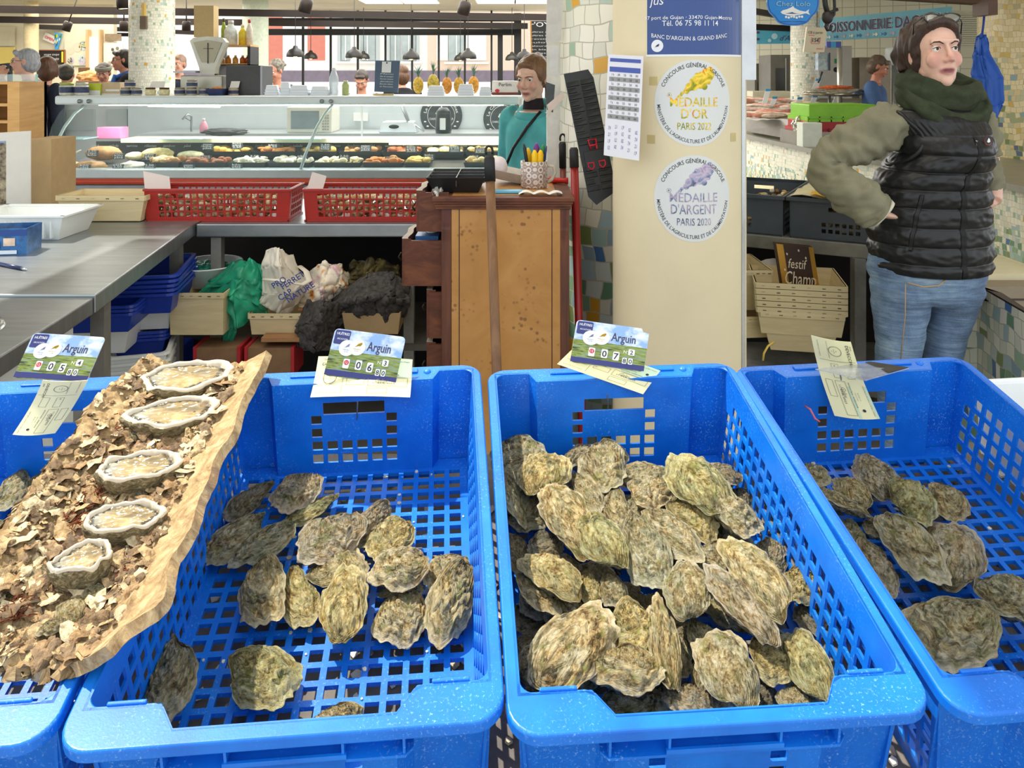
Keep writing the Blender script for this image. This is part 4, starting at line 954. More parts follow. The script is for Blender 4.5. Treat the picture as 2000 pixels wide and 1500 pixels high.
obj('bag_body', cloth(gbag, pg([[(455, 512, .05), (485, 505, 0), (515, 515, .05)], [(400, 560, .05), (470, 545, -.08), (520, 560, 0)], [(375, 598, .02), (455, 580, -.12), (515, 590, -.02)], [(440, 590, 0), (465, 640, -.1), (525, 612, 0)]], 3.15), .001, 3, .02, 50, 50), t, world=True)
obj('bag_tail', cloth(gbag, pg([[(440, 575, 0), (470, 580, 0)], [(436, 640, -.03), (462, 645, -.03)], [(433, 690, 0), (448, 680, 0)]], 3.10), .001, 5, .01), t, world=True)
obj('plastic_bag', blob(gbag, P(398, 530, 3.3), (.09, .08, .03), 4, .5), label='crumpled green plastic bag inside the oval basin', cat='bag')
cot = mt('#e4dccb', .85, 0, .06, 20, .3, 200, name='cotton canvas'); tot = thing('tote_bag', 'white cotton tote bag with blue lettering slumped on the wooden boxes', 'bag', loc=P(550, 600, 3.15))
pts = pg([[(520, 488, .05), (545, 487, -.02), (572, 500, .05)], [(512, 520, .02), (545, 520, -.08), (585, 530, .03)], [(515, 575, 0), (560, 575, -.08), (606, 548, .04)], [(508, 588, 0), (545, 612, -.03), (590, 585, .04)], [(545, 610, 0), (558, 628, 0), (570, 605, .03)]], 3.12)
obj('bag_body', cloth(cot, pts, .003, 8, .012, 60, 60), tot, world=True)
def lerp2(u, v, dy): return lambda x, y: P(u+x*.8-y*.55, v-y*.8-x*.5, 3.12+dy)
m = M(mt('#27408f', .7, 0, 0)); 
for s_, u, v in (('PRO', 548, 556), ('FERRET', 575, 552), ('CAP', 560, 580), ('NATURE', 590, 575)): m.text(s_, 17, lerp2(u, v, -.155), off=.01)
obj('lettering', m, tot, world=True)
obj('handle', M(cot).tube([P(515, 545, 3.0), P(550, 548, 2.98), P(590, 556, 3.0), P(604, 548, 3.05), P(598, 530, 3.1), P(585, 520, 3.14)], .012, 8, flat=.3), tot, world=True)
tow = NT('flowered towel'); v_ = tow.obj(); n_ = tow.noise(v_, 16, 3, .5, .5); r_ = tow.ramp([(.35, '#d98a3a'), (.44, '#efe0c4'), (.56, '#f2e8d8'), (.62, '#e3b0c0'), (.7, '#dcc878')]); tow.L(n_.outputs[0], r_.inputs[0]); tow.L(r_.outputs[0], tow.b.inputs['Base Color']); tow.b.inputs['Roughness'].default_value = .9
obj('towel', cloth(tow.m, pg([[(600, 540, .1), (635, 510, .02), (665, 520, .05), (682, 540, .1)], [(590, 580, .05), (630, 560, -.05), (660, 555, 0), (678, 560, .05)], [(585, 608, 0), (625, 600, -.05), (645, 585, 0), (650, 580, .05)]], 3.16), .006, 12, .02, 50, 40), label='bright flowered towel crumpled right of the tote bag', cat='towel')
tw = mt('#4b4744', .95, 0, .5, 70, .6, 260, name='dark tweed')
jk = thing('wool_jacket', 'dark grey tweed jacket heaped under the prep table, one sleeve hanging down', 'jacket', loc=P(680, 640, 3.1))
obj('jacket_body', cloth(tw, pg([[(665, 575, .1), (715, 535, .02), (770, 535, .05), (798, 560, .1)], [(640, 600, .02), (700, 585, -.1), (760, 580, -.08), (796, 590, 0)], [(655, 635, 0), (700, 618, -.04), (745, 630, -.02), (790, 612, 0)]], 3.12), .01, 15, .017, 60, 44), jk, world=True)
obj('sleeve', cloth(tw, pg([[(600, 590, .05), (640, 588, -.03), (668, 600, .03)], [(583, 640, .02), (620, 630, -.07), (650, 640, .02)], [(582, 670, .02), (615, 682, -.06), (648, 668, .02)]], 3.02), .01, 18, .012, 40, 40), jk, world=True)
camo = NT('camouflage cloth'); v_ = camo.obj(); n_ = camo.noise(v_, 22, 3, .5, .5); r_ = camo.ramp([(.4, '#3e3423'), (.5, '#6e6136'), (.6, '#8f7d4a')]); camo.L(n_.outputs[0], r_.inputs[0]); camo.L(r_.outputs[0], camo.b.inputs['Base Color'])
obj('camouflage_cloth', cloth(camo.m, pg([[(690, 510, .1), (730, 505, .05), (782, 515, .1)], [(676, 540, .05), (720, 535, 0), (782, 540, .05)], [(680, 558, .05), (715, 548, 0), (780, 552, .05)]], 3.3), .005, 22, .025, 40, 30), label='olive camouflage cloth behind the tweed jacket', cat='cloth')
kraft = mt('#b99c70', .8, 0, .1, name='cardboard'); ply = wood('poplar plywood', '#cdb98a', '#dcc99c', '#e8d8b0', (1, 1, 10), .7)
def cbox_open(u0, v0, u1, v1, Y, dep, mat1, name, label, cat='box', tap=.9):
    A, B = P(u0, v1, Y), P(u1, v0, Y); w_ = (B.x-A.x)/2; h_ = B.z-A.z
    th = thing(name, label, cat, loc=((A.x+B.x)/2, Y+dep/2, A.z)); m = M(mat1); m.open_box((0, 0, 0), (w_*tap, dep/2*tap), (w_, dep/2), h_, .006); obj('box_body', m, th); return th
cbox_open(668, 612, 782, 655, 3.05, .3, kraft, 'cardboard_box', 'open brown cardboard box below the tweed jacket')
def wooden_punnet(u0, v0, u1, v1, Y, dep, label, tap=.85, group=None, rot=0):
    A, B = P(u0, v1, Y), P(u1, v0, Y); w_ = (B.x-A.x)/2; h_ = B.z-A.z
    th = thing('wooden_basket', label, 'basket', loc=((A.x+B.x)/2, Y+dep/2, A.z), rot=(0, 0, R(rot)), group=group)
    m = M(ply); m.open_box((0, 0, 0), (w_*tap, dep/2*tap), (w_, dep/2), h_, .004); obj('basket_body', m, th)
    m = M(ply)
    for sx in (-1, 1): m.box(sx*w_-.004, sx*w_+.004, -dep/2, dep/2, h_-.02, h_)
    for sy in (-1, 1): m.box(-w_, w_, sy*dep/2-.004, sy*dep/2+.004, h_-.02, h_)
    obj('rim_band', m, th)
    m = M(mt('#5b4a34', .5, .5, 0)); rd = random.Random(int(u0))
    for k in range(6):
        x = -w_+2*w_*(k+.5)/6*1; m.box(x-.006, x+.006, -dep/2-.006, -dep/2-.003, h_-.012+rd.uniform(-.002, .002), h_-.0105)
    obj('staples', m, th); return th
wooden_punnet(330, 572, 436, 655, 3.0, .35, 'cream wooden basket behind the blue and white tub stacks', .97)
wooden_punnet(486, 612, 596, 655, 3.05, .3, 'cream wooden basket under the tote bag', .93)
obj('shelf_plank', M(wood('pale plank', '#8a5f3c', '#a97a50', '#bb8e62')).box(*sorted((P(510, 0, 3.0).x, P(600, 0, 3.0).x)), 3.0, 3.2, P(0, 668, 3.0).z, P(0, 660, 3.0).z), label='short brown plank under the tote bag basket', cat='plank')
for u0, u1, lab in ((378, 470, 'left of two red-edged bags standing on the floor under the prep table'), (478, 575, 'right of two red-edged bags standing on the floor under the prep table')):
    th = thing('shopping_bag', lab, 'bag', loc=P((u0+u1)/2, 730, 3.0)); A, B = P(u0, 735, 3.0), P(u1, 680, 3.0)
    m = M(mt('#8b6a4a', .7, 0, .2)); m.box(A.x+.01, B.x-.01, 3.0, 3.12, A.z, B.z); obj('bag_body', m, th, world=True)
    m = M(mt('#b3262e', .6, 0, 0)); m.box(A.x, A.x+.012, 2.995, 3.13, A.z, B.z+.005); m.box(B.x-.012, B.x, 2.995, 3.13, A.z, B.z+.005); obj('trim', m, th, world=True)
struct('void_sheet', M(mt('#141113', .8, 0, .2, name='painted dark void')).box(-1.6, .2, 3.86, 3.88, 0, .84))  # dark sheet painted in for the black void under the back table

# ---------------- things on the steel tables ----------------
redp = mt('#a8281f', .4, 0, .08, name='red plastic'); cock = [mt(c, .5, 0, .3, 40, name='cockle shell') for c in ('#e3cfa0', '#c7a66e', '#efe3c6', '#8a6a44')]
def red_crate(u0, label, shells, lit):
    x0 = P(u0, 0, 3.24).x; w_, d_, h_ = .575, .2, .128
    t = thing('shellfish_crate', label, 'crate', loc=(x0+w_/2, 3.24+d_/2, TZ-.002)); m = M(redp)
    m.box(-w_/2, w_/2, -d_/2, d_/2, 0, .006); obj('base', m, t)
    for s in (-1, 1):
        m = M(redp); xs = [-w_/2]+cuts(0, 18 if s < 0 else 18, .0268, .020)+[w_/2]; zs = [0, .022]+[q for k in range(4) for q in (.022+.0245*k, .022+.0245*k+.0175)][1:]+[h_]
        zs = sorted(set(round(z, 4) for z in [0, .018, .036, .0425, .0605, .067, .085, .0915, .1095, h_]))
        m.lattice(xs, zs, lambda i, j: i % 2 == 1 and j % 2 == 1 and j < 8, lambda x, z, k: (x*(.965+.035*z/h_), s*(d_/2-.008+.008*z/h_+k*.004), z)); obj('long_wall', m, t)
    for s in (-1, 1):
        m = M(redp); ys = [-d_/2]+cuts(0, 6, .0268, .020)+[d_/2]
        m.lattice(ys, zs, lambda i, j: i % 2 == 1 and j % 2 == 1 and j < 8, lambda y, z, k: (s*(w_/2*(.965+.035*z/h_)+k*.004), y, z)); obj('end_wall', m, t)
    m = M(redp)
    for s in (-1, 1): m.box(-w_/2-.006, w_/2+.006, s*d_/2-.008, s*d_/2+.008, h_-.008, h_); m.box(s*w_/2-.008, s*w_/2+.008, -d_/2, d_/2, h_-.008, h_)
    obj('rim', m, t)
    m = M(*cock); rd = random.Random(u0)
    for k in range(340):
        m.use(cock[rd.randrange(4)]); a = rd.uniform(0, 3); m.ell((0, 0, 0), (.013, .011, .009), 7, 5, T=Matrix.Translation((x0+w_/2+rd.uniform(-.26, .26), 3.24+d_/2+rd.uniform(-.07, .07 if k > 120 else -.05), TZ+.014+rd.uniform(0, shells))) @ Matrix.Rotation(a, 4, 'Z') @ Matrix.Rotation(a*2, 4, 'X'))
    obj('shellfish', m, label='small cream cockles heaped in the '+lit, cat='cockles', kind='stuff')
red_crate(283, 'left red plastic crate filled with cockles on the prep table', .085, 'left red crate')
red_crate(594, 'right red plastic crate filled with cockles beside the wooden chest', .075, 'right red crate')
for pts, lab in ((((283, 368), (334, 373), (331, 345), (280, 334)), 'blank pinkish card standing on the left red crate'), (((600, 368), (630, 372), (638, 344), (610, 336)), 'blank pinkish card standing on the right red crate')):
    q = [P(*p, 3.25) for p in pts]; obj('blank_card', M(mt('#e6d6cc', .6, 0, .03)).slab(*q, (0, -1, 0), .002), label=lab, cat='card')
wooden_punnet(110, 382, 283, 433, 3.20, .2, 'wide cream wooden basket on the work table left of the red crates', .86)
# white basket
bx = thing('vented_basket', 'white vented plastic basket on the work table', 'basket', loc=XY(66, 458, TZ)); m = M(ivory); m.open_box((0, 0, 0), (.145, .10), (.175, .13), .088, .004); obj('basket_body', m, bx, bevel=.006)
m = M(ivory)
for k in range(11): x = -.13+.026*k; m.box(x-.003, x+.003, -.124, -.107, .01, .08)
for s in (-1, 1): m.box(-.182, .182, s*.13-.008, s*.13+.008, .084, .090); m.box(s*.175-.008, s*.175+.008, -.136, .136, .084, .090)
obj('ribs_and_rim', m, bx)
tb = thing('biscuit_tin', 'open blue tin with seaside pictures at the left end of the work table', 'tin', loc=XY(10, 492, TZ), rot=(0, 0, R(8)))
m = M(mt('#3b6fa8', .3, .2, .4, 30)); m.open_box((0, 0, 0), (.088, .055), (.09, .057), .085, .002); obj('tin_body', m, tb)
m = M(mt('#e9cdb6', .5, 0, .2, 40)); f_ = lambda x, y: (x, -.0585, y); m.rect(.02, .055, .03, .055, f_); m.rect(-.03, .01, .02, .045, f_); m.use(mt('#274a8e', .4, 0, 0)); m.rect(-.09, .09, .062, .08, f_); m.use(mt('#dfeaf4', .4, 0, 0)).rect(.0, .06, .004, .016, f_); obj('printing', m, tb)
obj('bread_pieces', blob(mt('#c98f55', .7, 0, .2), (-.035, 0, .05), (.045, .03, .02), 3, .4), tb)
pn = thing('ballpoint_pen', 'dark blue ballpoint pen lying on the work table', 'pen', loc=XY(25, 520, TZ)); A, B = Vector(XY(-8, 514, TZ+.006)), Vector(XY(42, 524, TZ+.006)); m = M(mt('#1d2b55', .3, 0, 0)).tube([A, B], .0055, 10); obj('barrel', m, pn, world=True)
C_ = Vector(XY(53, 527, TZ+.004)); obj('tip', M(mt('#b9bcc0', .2, .9, 0)).tube([B, B*.4+C_*.6, C_], [.005, .004, .001], 8), pn, world=True)
# framed picture on cardboard, wooden box with shelves, glass guard
t = thing('framed_picture', 'framed beach photograph with a pale mount leaning on a cardboard box', 'picture', loc=P(20, 420, 3.3))
fn, N = qframe(P(-70, 440, 3.10), P(53, 410, 3.30), P(-70, 262, 3.10), 1.2, 1.6); 
fp = lambda e: (lambda x, y: P(-70+x*102.5, 425-y*102.5+x*-6, 3.12+x*.10)+Vector((.3, -1, 0)).normalized()*e)
m = M(mt('#d9d6cf', .5, 0, .05)); m.slab(fp(0)(0, 0), fp(0)(1.28, 0), fp(0)(1.28, 1.58), fp(0)(0, 1.58), (.3, -1, 0), .012); obj('mount', m, t, world=True)
def sky_sand():
    s = NT('printed beach photo'); tc = s.n.new('ShaderNodeTexCoord'); sp = s.n.new('ShaderNodeSeparateXYZ'); s.L(tc.outputs['Object'], sp.inputs[0])
    n = s.noise(tc.outputs['Object'], 9, 5, .6); k = s.ramp([(.4, '#5f84b8'), (.6, '#b9cbe0')]); s.L(n.outputs[0], k.inputs[0]); n2 = s.noise(tc.outputs['Object'], 40, 5, .7); g = s.ramp([(.35, '#4a4238'), (.5, '#8d8068'), (.65, '#b5a88a')]); s.L(n2.outputs[0], g.inputs[0])
    s.L(s.mix(s.math('GREATER_THAN', sp.outputs[2], .30), g.outputs[0], k.outputs[0]), s.b.inputs['Base Color']); s.b.inputs['Roughness'].default_value = .2; return s.m
m = M(sky_sand()); m.rect(0.02, 1.13, .05, 1.42, fp(.0125)); obj('photograph', m, t, world=True)
m = M(mt('#3b352e', .6, 0, 0)); rd = random.Random(2)
for x, y, h_ in ((.62, .75, .12), (.7, .72, .2), (.78, .78, .24), (.86, .76, .16), (.5, .7, .1)): m.rect(x, x+.05, y, y+h_, fp(.013))
m.rect(.4, .95, .78, .82, fp(.013)); obj('pier', m, t, world=True)
obj('cardboard_box', M(kraft).box(P(50, 0, 3.36).x, P(100, 0, 3.36).x, 3.36, 3.55, TZ-.002, P(0, 272, 3.36).z), label='tall brown cardboard box behind the framed picture', cat='box')
t = thing('wooden_cabinet', 'small golden wooden cabinet with shelves at the left edge', 'cabinet', loc=P(10, 260, 3.45)); A, B = P(-60, 262, 3.4), P(38, 160, 3.4); wd_ = wood('golden pine', '#b98a4c', '#cf9f5c', '#dcb070', (1, 1, 8))
m = M(wd_); m.box(A.x, A.x+.012, 3.4, 3.6, TZ, B.z); m.box(B.x-.05, B.x, 3.4, 3.6, TZ, B.z); m.box(A.x, B.x, 3.58, 3.6, TZ, B.z); obj('carcass', m, t, world=True)
m = M(wd_)
for v in (162, 205, 238): m.box(A.x, B.x-.05, 3.4, 3.6, P(0, v, 3.4).z-.006, P(0, v, 3.4).z+.006)
obj('shelf', m, t, world=True)
gm = glass('#d8f2f2', .22); A, B = P(-80, 275, 3.7), P(73, 145, 3.7); t = thing('glass_guard', 'clear glass guard standing at the left edge above the work table', 'glass screen', loc=((A.x+B.x)/2, 3.7, TZ))
obj('pane', M(gm).box(A.x, B.x, 3.69, 3.70, TZ, B.z), t, world=True); obj('edge', M(mt('#a9d8d0', .1, 0, 0)).box(B.x-.004, B.x+.002, 3.688, 3.702, TZ, B.z), t, world=True)

# ---------------- wooden chest ----------------
burl = wood('burl veneer', '#ad7838', '#bd8744', '#ca9654', (1, 1, 1), .42, knots=9, sc_=5, coat=.25)
mahog = wood('dark mahogany', '#3f1d0e', '#5e2e17', '#74401f', (14, 14, 1.2), .4, coat=.3); worn = wood('worn walnut', '#3a1c10', '#62321b', '#7e4a2a', (3, 8, 8), .55)
CX0, CX1, CY0, CY1, CT = P(862, 0, 2.42).x, P(1112, 0, 2.42).x, 2.42, 2.86, H-.355
t = thing('wooden_chest', 'burl wood chest of drawers seen from its side, drawers hanging open to the left', 'chest', loc=((CX0+CX1)/2, (CY0+CY1)/2, 0))
m = M(mahog); m.box(CX0, CX1, CY0+.006, CY1, .02, CT-.03); m.box(CX0, CX0+.03, CY0, CY0+.01, .02, CT-.03); m.box(CX1-.03, CX1, CY0, CY0+.01, .02, CT-.03); m.box(CX0+.03, CX1-.03, CY0, CY0+.01, CT-.06, CT-.03); obj('carcass', m, t, world=True, bevel=.002)
m = M(burl); m.box(P(882, 0, 2.42).x, P(1094, 0, 2.42).x, CY0-.001, CY0+.008, .1, P(0, 392, 2.42).z); obj('side_panel', m, t, world=True)
m = M(mt('#2e1a10', .5, 0, 0)); xa, xb, za, zb = P(897, 0, 2.42).x, P(1078, 0, 2.42).x, .14, P(0, 405, 2.42).z
for x in (xa, xb): m.box(x-.0012, x+.0012, CY0-.0016, CY0-.0009, za, zb)
for z in (za, zb): m.box(xa, xb, CY0-.0016, CY0-.0009, z-.0012, z+.0012)
obj('inlay_line', m, t, world=True)
m = M(worn)
for k, (o, z0, z1) in enumerate(((.004, -.036, -.028), (.007, -.028, -.02), (.010, -.02, -.012), (.014, -.012, 0))): m.box(CX0-.012-o, CX1+o, CY0-o-.004, CY1+o, CT+z0, CT+z1)
obj('top_moulding', m, t, world=True, bevel=.002)
m = M(burl); m.box(CX0+.03, CX1-.035, CY0+.03, CY1-.03, CT, CT+.0012); obj('top_inlay', m, t, world=True)
def serp(x, q, d=.018): return x-d*math.sin(q*PI*2)*.6-d*.4*math.cos(q*PI*4)
def drawer(x, z0, z1, open_):
    th = M(worn); y0, y1 = CY0+.03, CY1-.03; n = 20
    d = thing_part = None
    # sides, back and bottom
    th.box(x, CX0+.02, y0-.004, y0+.008, z0, z1-.006); th.box(x, CX0+.02, y1-.008, y1, z0, z1-.006); th.box(x, CX0+.02, y0, y1, z0, z0+.006)
    dr = obj('drawer', th, t, world=True)
    f = M(burl, mt('#b9ac9c', .6, 0, .2), worn)
    for q in range(n):
        a, b = q/n, (q+1)/n; ya, yb_ = y0+(y1-y0)*a, y0+(y1-y0)*b; xa, xb = serp(x, a), serp(x, b)
        f.use(burl).add([(xa, ya, z0), (xb, yb_, z0), (xb, yb_, z1), (xa, ya, z1)], [(3, 2, 1, 0)], True)
        f.use(f.mats[1]).add([(xa, ya, z1), (xb, yb_, z1), (xb+.018, yb_, z1), (xa+.018, ya, z1)], [(0, 1, 2, 3)])
        f.use(worn).add([(xa+.018, ya, z0), (xb+.018, yb_, z0), (xb+.018, yb_, z1), (xa+.018, ya, z1)], [(0, 1, 2, 3)])
    f.add([(serp(x, 0), y0, z0), (x+.02, y0, z0), (x+.02, y0, z1), (serp(x, 0), y0, z1)], [(0, 1, 2, 3)])
    o = obj('drawer_front', f, t, world=True); o.parent = dr
    h = M(mt('#3c3228', .4, .7, .2)); yc = y0+.075; zc = (z0+z1)/2; h.ell((serp(x, .12)-.003, yc, zc), (.004, .013, .02)); h.tube([(x-.02, yc, zc+.012), (x-.028, yc, zc), (x-.02, yc, zc-.012)], .003, 6)
    o = obj('drawer_pull', h, t, world=True); o.parent = dr
Zv = lambda v, Y=2.45: H-(v-CV)/F*Y
drawer(P(818, 0, 2.45).x, Zv(452), Zv(372), .07); drawer(P(790, 0, 2.45).x, Zv(558), Zv(466), .12); drawer(P(838, 0, 2.45).x, Zv(660), Zv(566), .03); drawer(P(838, 0, 2.45).x, Zv(790), Zv(668), .03)
m = M(mt('#3a6ca8', .4, 0, 0), white); m.cbox((-.26, 2.60, Zv(466)-.012), (.07, .2, .02)); m.use(white).ell((-.25, 2.57, Zv(466)), (.02, .03, .003)); obj('papers', m, label='blue and white packet lying in the open drawer of the chest', cat='packet')
# on the chest
ty = thing('divided_tray', 'black plastic tray divided into compartments on the chest', 'tray', loc=(P(893, 0, 2.55).x, 2.6, CT+.002)); m = M(black)
m.open_box((0, 0, 0), (.068, .10), (.09, .125), .048, .003); obj('tray_body', m, ty, bevel=.002)
m = M(mt('#3a3a3c', .4, 0, 0)); m.box(-.085, .085, -.03, -.027, .02, .047); m.box(-.085, .085, .04, .043, .02, .047); m.box(.0, .003, -.12, .12, .02, .048); obj('dividers', m, ty)
mug = thing('pen_mug', 'patterned mug full of markers standing on the chest', 'mug', loc=(P(1043, 0, 2.62).x, 2.62, CT+.001))
def mugmat():
    s = NT('patterned stoneware'); v = s.obj(); vo = s.new('ShaderNodeTexVoronoi', i_Scale=52.0); s.L(v, vo.inputs[0]); vo.inputs['Randomness'].default_value = .25
    r = s.ramp([(.0, '#8c7170'), (.22, '#8c7170'), (.3, '#d9cfc2'), (.45, '#d9cfc2'), (.55, '#8c7170'), (.75, '#cabdb0')]); s.L(vo.outputs['Distance'], r.inputs[0]); s.L(r.outputs[0], s.b.inputs['Base Color']); s.b.inputs['Roughness'].default_value = .35; return s.m
mm_ = mugmat(); obj('mug_body', M(mm_).lathe([(0, 0), (.038, 0), (.042, .004), (.043, .085), (.039, .085), (.038, .008), (0, .008)], 32, cap=False), mug)
obj('handle', M(mt('#cfc6b4', .4, 0, .05)).tube([(.04, 0, .07), (.062, 0, .068), (.068, 0, .048), (.058, 0, .026), (.041, 0, .016)], .0055, 8), mug)
for (x, y, c, lean, hh, r_, lab) in ((-.02, -.01, '#202226', -.16, .13, .006, 'black marker leaning left in the mug'), (-.012, .012, '#e5b400', -.1, .115, .009, 'yellow-handled knife left in the mug'), (.006, -.014, '#f3c400', -.02, .11, .011, 'left of two bright yellow handles in the mug'), (.024, -.012, '#f0bd00', .06, .11, .011, 'right of two bright yellow handles in the mug'), (.01, .015, '#6b3080', .02, .13, .011, 'purple handle at the back of the mug'), (.03, .01, '#1f7a3a', .1, .125, .01, 'green handle at the back of the mug'), (.034, -.002, '#2a2f66', .16, .122, .004, 'dark blue pen leaning right in the mug')):
    b = Vector((MW[mug.name].translation.x+x*.6, 2.62+y, CT+.012)); e = b+Vector((lean*hh, 0, hh)); m = M(mt(c, .35, 0, 0)); m.tube([b, b*.35+e*.65, b*.12+e*.88, e], [r_*.5, r_, r_*.95, r_*.35], 10); obj('marker', m, label=lab, cat='pen', group=None)
m = M(paperw); m.grid(lambda a, b: Vector((.02+a*.13, 2.44+b*.05-.01*a, CT+.004+.008*abs(math.sin(a*9)))), 24, 4); obj('crumpled_paper', m, label='crumpled white paper strip at the front of the chest top', cat='paper')
m = M(mt('#5aa7c8', .4, 0, .1)); m.cbox((-.01, 2.5, CT+.006), (.09, .05, .006)); obj('blue_packet', m, label='flat light blue packet beside the broom handle on the chest', cat='packet')
m = M(mt('#c3bdb6', .4, .3, .2)); m.T = Matrix.Translation((.0, 2.74, CT+.012)) @ Matrix.Rotation(.2, 4, 'Y'); m.open_box((0, 0, 0), (.05, .07), (.075, .09), .03, .002); obj('scoop_dish', m, label='grey metal dish behind the papers on the chest', cat='dish')
obj('cotton_roll', blob(mt('#e4d8d8', .8, 0, .05), (-.045, 2.72, CT+.056), (.03, .03, .035), 2, .05), label='round white ball on the chest behind the broom handle', cat='roll')
m = M(mt('#c9281e', .4, 0, 0)); m.tube([(.128, 2.74, CT+.01), (.17, 2.70, CT+.012), (.185, 2.70, CT+.012)], [.012, .008, .012], 10); obj('red_funnel', m, label='small red plastic funnel behind the mug', cat='funnel')
obj('plastic_wrap', blob(mt('#cfcac4', .12, .2, .3, 30, .5, 60), (CX0-.018, 2.52, CT-.005), (.018, .07, .022), 6, .5), label='crumpled clear plastic wrap over the top left corner of the chest', cat='wrap')
# broom and poles
def pole(name, a, b, r, mat1, capm, caplen, label, cat='pole', loop=False):
    t = thing(name, label, cat, loc=b); A, B = Vector(a), Vector(b); B = A+(B-A)*((A.z-.015)/(A.z-B.z)); d = (B-A).normalized(); C_ = A+d*caplen
    obj('shaft', M(mat1).tube([C_, B], r, 14), t, world=True); m = M(capm); m.tube([A+d*.028, A+d*.036, C_], [r*.8, r*1.12, r*1.15], 14)
    if loop:
        X = Vector((1, 0, 0)); m.tube([A+d*.016+X*(.010*math.cos(k*PI/6))-d*(.016*math.sin(k*PI/6)) for k in range(-1, 8)], .0036, 8)
    obj('end_cap', m, t, world=True)
pole('broom', P(955, 285, 2.30), P(985, 1150, 2.05), .0135, wood('brown broom handle', '#6b4a30', '#86603f', '#9a7350', (10, 10, 1.5)), black, .10, 'brown wooden broom handle with a black hanging cap leaning before the chest', 'broom', True)
redst = mt('#8e1d1b', .3, .1, .1, name='red lacquered metal')
pole('mop_handle', P(1120, 270, 2.52), P(1148, 1200, 2.38), .0125, redst, black, .09, 'dark red metal pole leaning against the mosaic column right of the chest')
pole('squeegee', P(1099, 262, 2.92), P(1118, 1000, 2.92), .0135, mt('#7a3526', .4, 0, .1), black, .12, 'brown-red pole with a black looped cap behind the chest', loop=True)

# ---------------- pillar, mosaic column and what hangs there ----------------
XC, YC, RP = .492, 2.42, .193
def cyl(a, b): th = -PI*.5+(a-.5)*2*PI; return (XC+RP*math.sin((a-.5)*2*PI), YC-RP*math.cos((a-.5)*2*PI), b*2.9)
m = M(cream); m.grid(cyl, 160, 1); struct('pillar_1', m)
def onp(x, y, e=0):   # x arc metres from front centre, y height
    t_ = x/RP; return Vector((XC+(RP+e)*math.sin(t_), YC-(RP+e)*math.cos(t_), y))
def pu(u):   # pixel -> arc
    s = (u-CU)/F  # solve X/Y = s on cylinder front
    best = min(((abs((XC+RP*math.sin(t))/(YC-RP*math.cos(t))-s), t) for t in [k*.005 for k in range(-330, 331)]))[1]; return best*RP
def pv(v, x=0): return H-(v-CV)/F*(YC-RP*math.cos(x/RP))
msc = mosaic('column mosaic', .058, dense=(.85, 1.2))
XM, YM, RM = .470, 3.02, .30
m = M(msc); m.grid(lambda a, b: (XM+RM*math.sin((a-.5)*2*PI), YM-RM*math.cos((a-.5)*2*PI), b*2.9), 64, 1, uv=lambda a, b: (a*2*PI*RM, b*2.9)); struct('pillar_2', m)
def sticker(u, v, rad, title, metal, year, label):
    x = pu(u); y = pv(v); t = thing('round_sticker', label, 'sticker', loc=onp(x, y)); f = lambda e: (lambda a, b: onp(x+a*.93, y+b, e))
    m = M(mt('#dfe2df', .3, 0, .02, name='white vinyl')); m.disc(0, 0, rad, f(.0008), 64); obj('disc', m, t, world=True)
    m = M(ink); g = f(.0014); cap = rad*.135
    m.text('CONCOURS GÉNÉRAL AGRICOLE', cap, g, off=.003, arc=(rad*.83, PI/2, 1), width=rad*.83*2.25)
    m.text("MINISTÈRE DE L'AGRICULTURE ET DE L'ALIMENTATION", cap*.92, g, off=.002, arc=(rad*.93, -PI/2-.02, -1), width=rad*.93*3.0)
    obj('ring_lettering', m, t, world=True)
    m = M(metal); leaf(m, rad*.05, rad*.46, rad*.9, g)
    m.text('MÉDAILLE', rad*.30, lambda a, b: g(a, b-rad*.08), width=rad*1.2, off=.004); m.text(title, rad*.32, lambda a, b: g(a, b-rad*.36), width=rad*(.66 if len(title) < 6 else 1.15), off=.004); m.text(year, rad*.24, lambda a, b: g(a, b-rad*.62), width=rad*.85, off=.002)
    m.disc(-rad*.62, rad*.18, rad*.055, g, 16, rad*.045); m.text('R', rad*.07, lambda a, b: g(a-rad*.62, b+rad*.155), ink)
    obj('medal_lettering', m, t, world=True)
goldf = NT('gold foil'); v_ = goldf.obj(); n_ = goldf.noise(v_, 30, 3, .6, 1); r_ = goldf.ramp([(.35, '#7d8a1e'), (.45, '#c7a92a'), (.55, '#f0d34a'), (.65, '#d9812e')]); goldf.L(n_.outputs[0], r_.inputs[0]); goldf.L(r_.outputs[0], goldf.b.inputs['Base Color']); goldf.b.inputs['Metallic'].default_value = .55; goldf.b.inputs['Roughness'].default_value = .3
silf = NT('silver foil'); v_ = silf.obj(); n_ = silf.noise(v_, 34, 3, .6, 1); r_ = silf.ramp([(.35, '#5d6076'), (.45, '#8f96b4'), (.55, '#c9b6c4'), (.65, '#9a8fb0')]); silf.L(n_.outputs[0], r_.inputs[0]); silf.L(r_.outputs[0], silf.b.inputs['Base Color']); silf.b.inputs['Metallic'].default_value = .55; silf.b.inputs['Roughness'].default_value = .3
sticker(1357, 201, .118, "D'OR", goldf.m, 'PARIS 2022', 'round white gold medal sticker on the plaster pillar')
sticker(1356, 388, .118, "D'ARGENT", silf.m, 'PARIS 2020', 'round white silver medal sticker below the gold one on the pillar')
x0, x1 = pu(1264), pu(1447); y0, y1 = pv(106), pv(-60)
t = thing('shop_poster', 'dark blue glossy poster at the top of the pillar', 'poster', loc=onp((x0+x1)/2, y0)); pf = lambda e: (lambda a, b: onp(a, b, e))
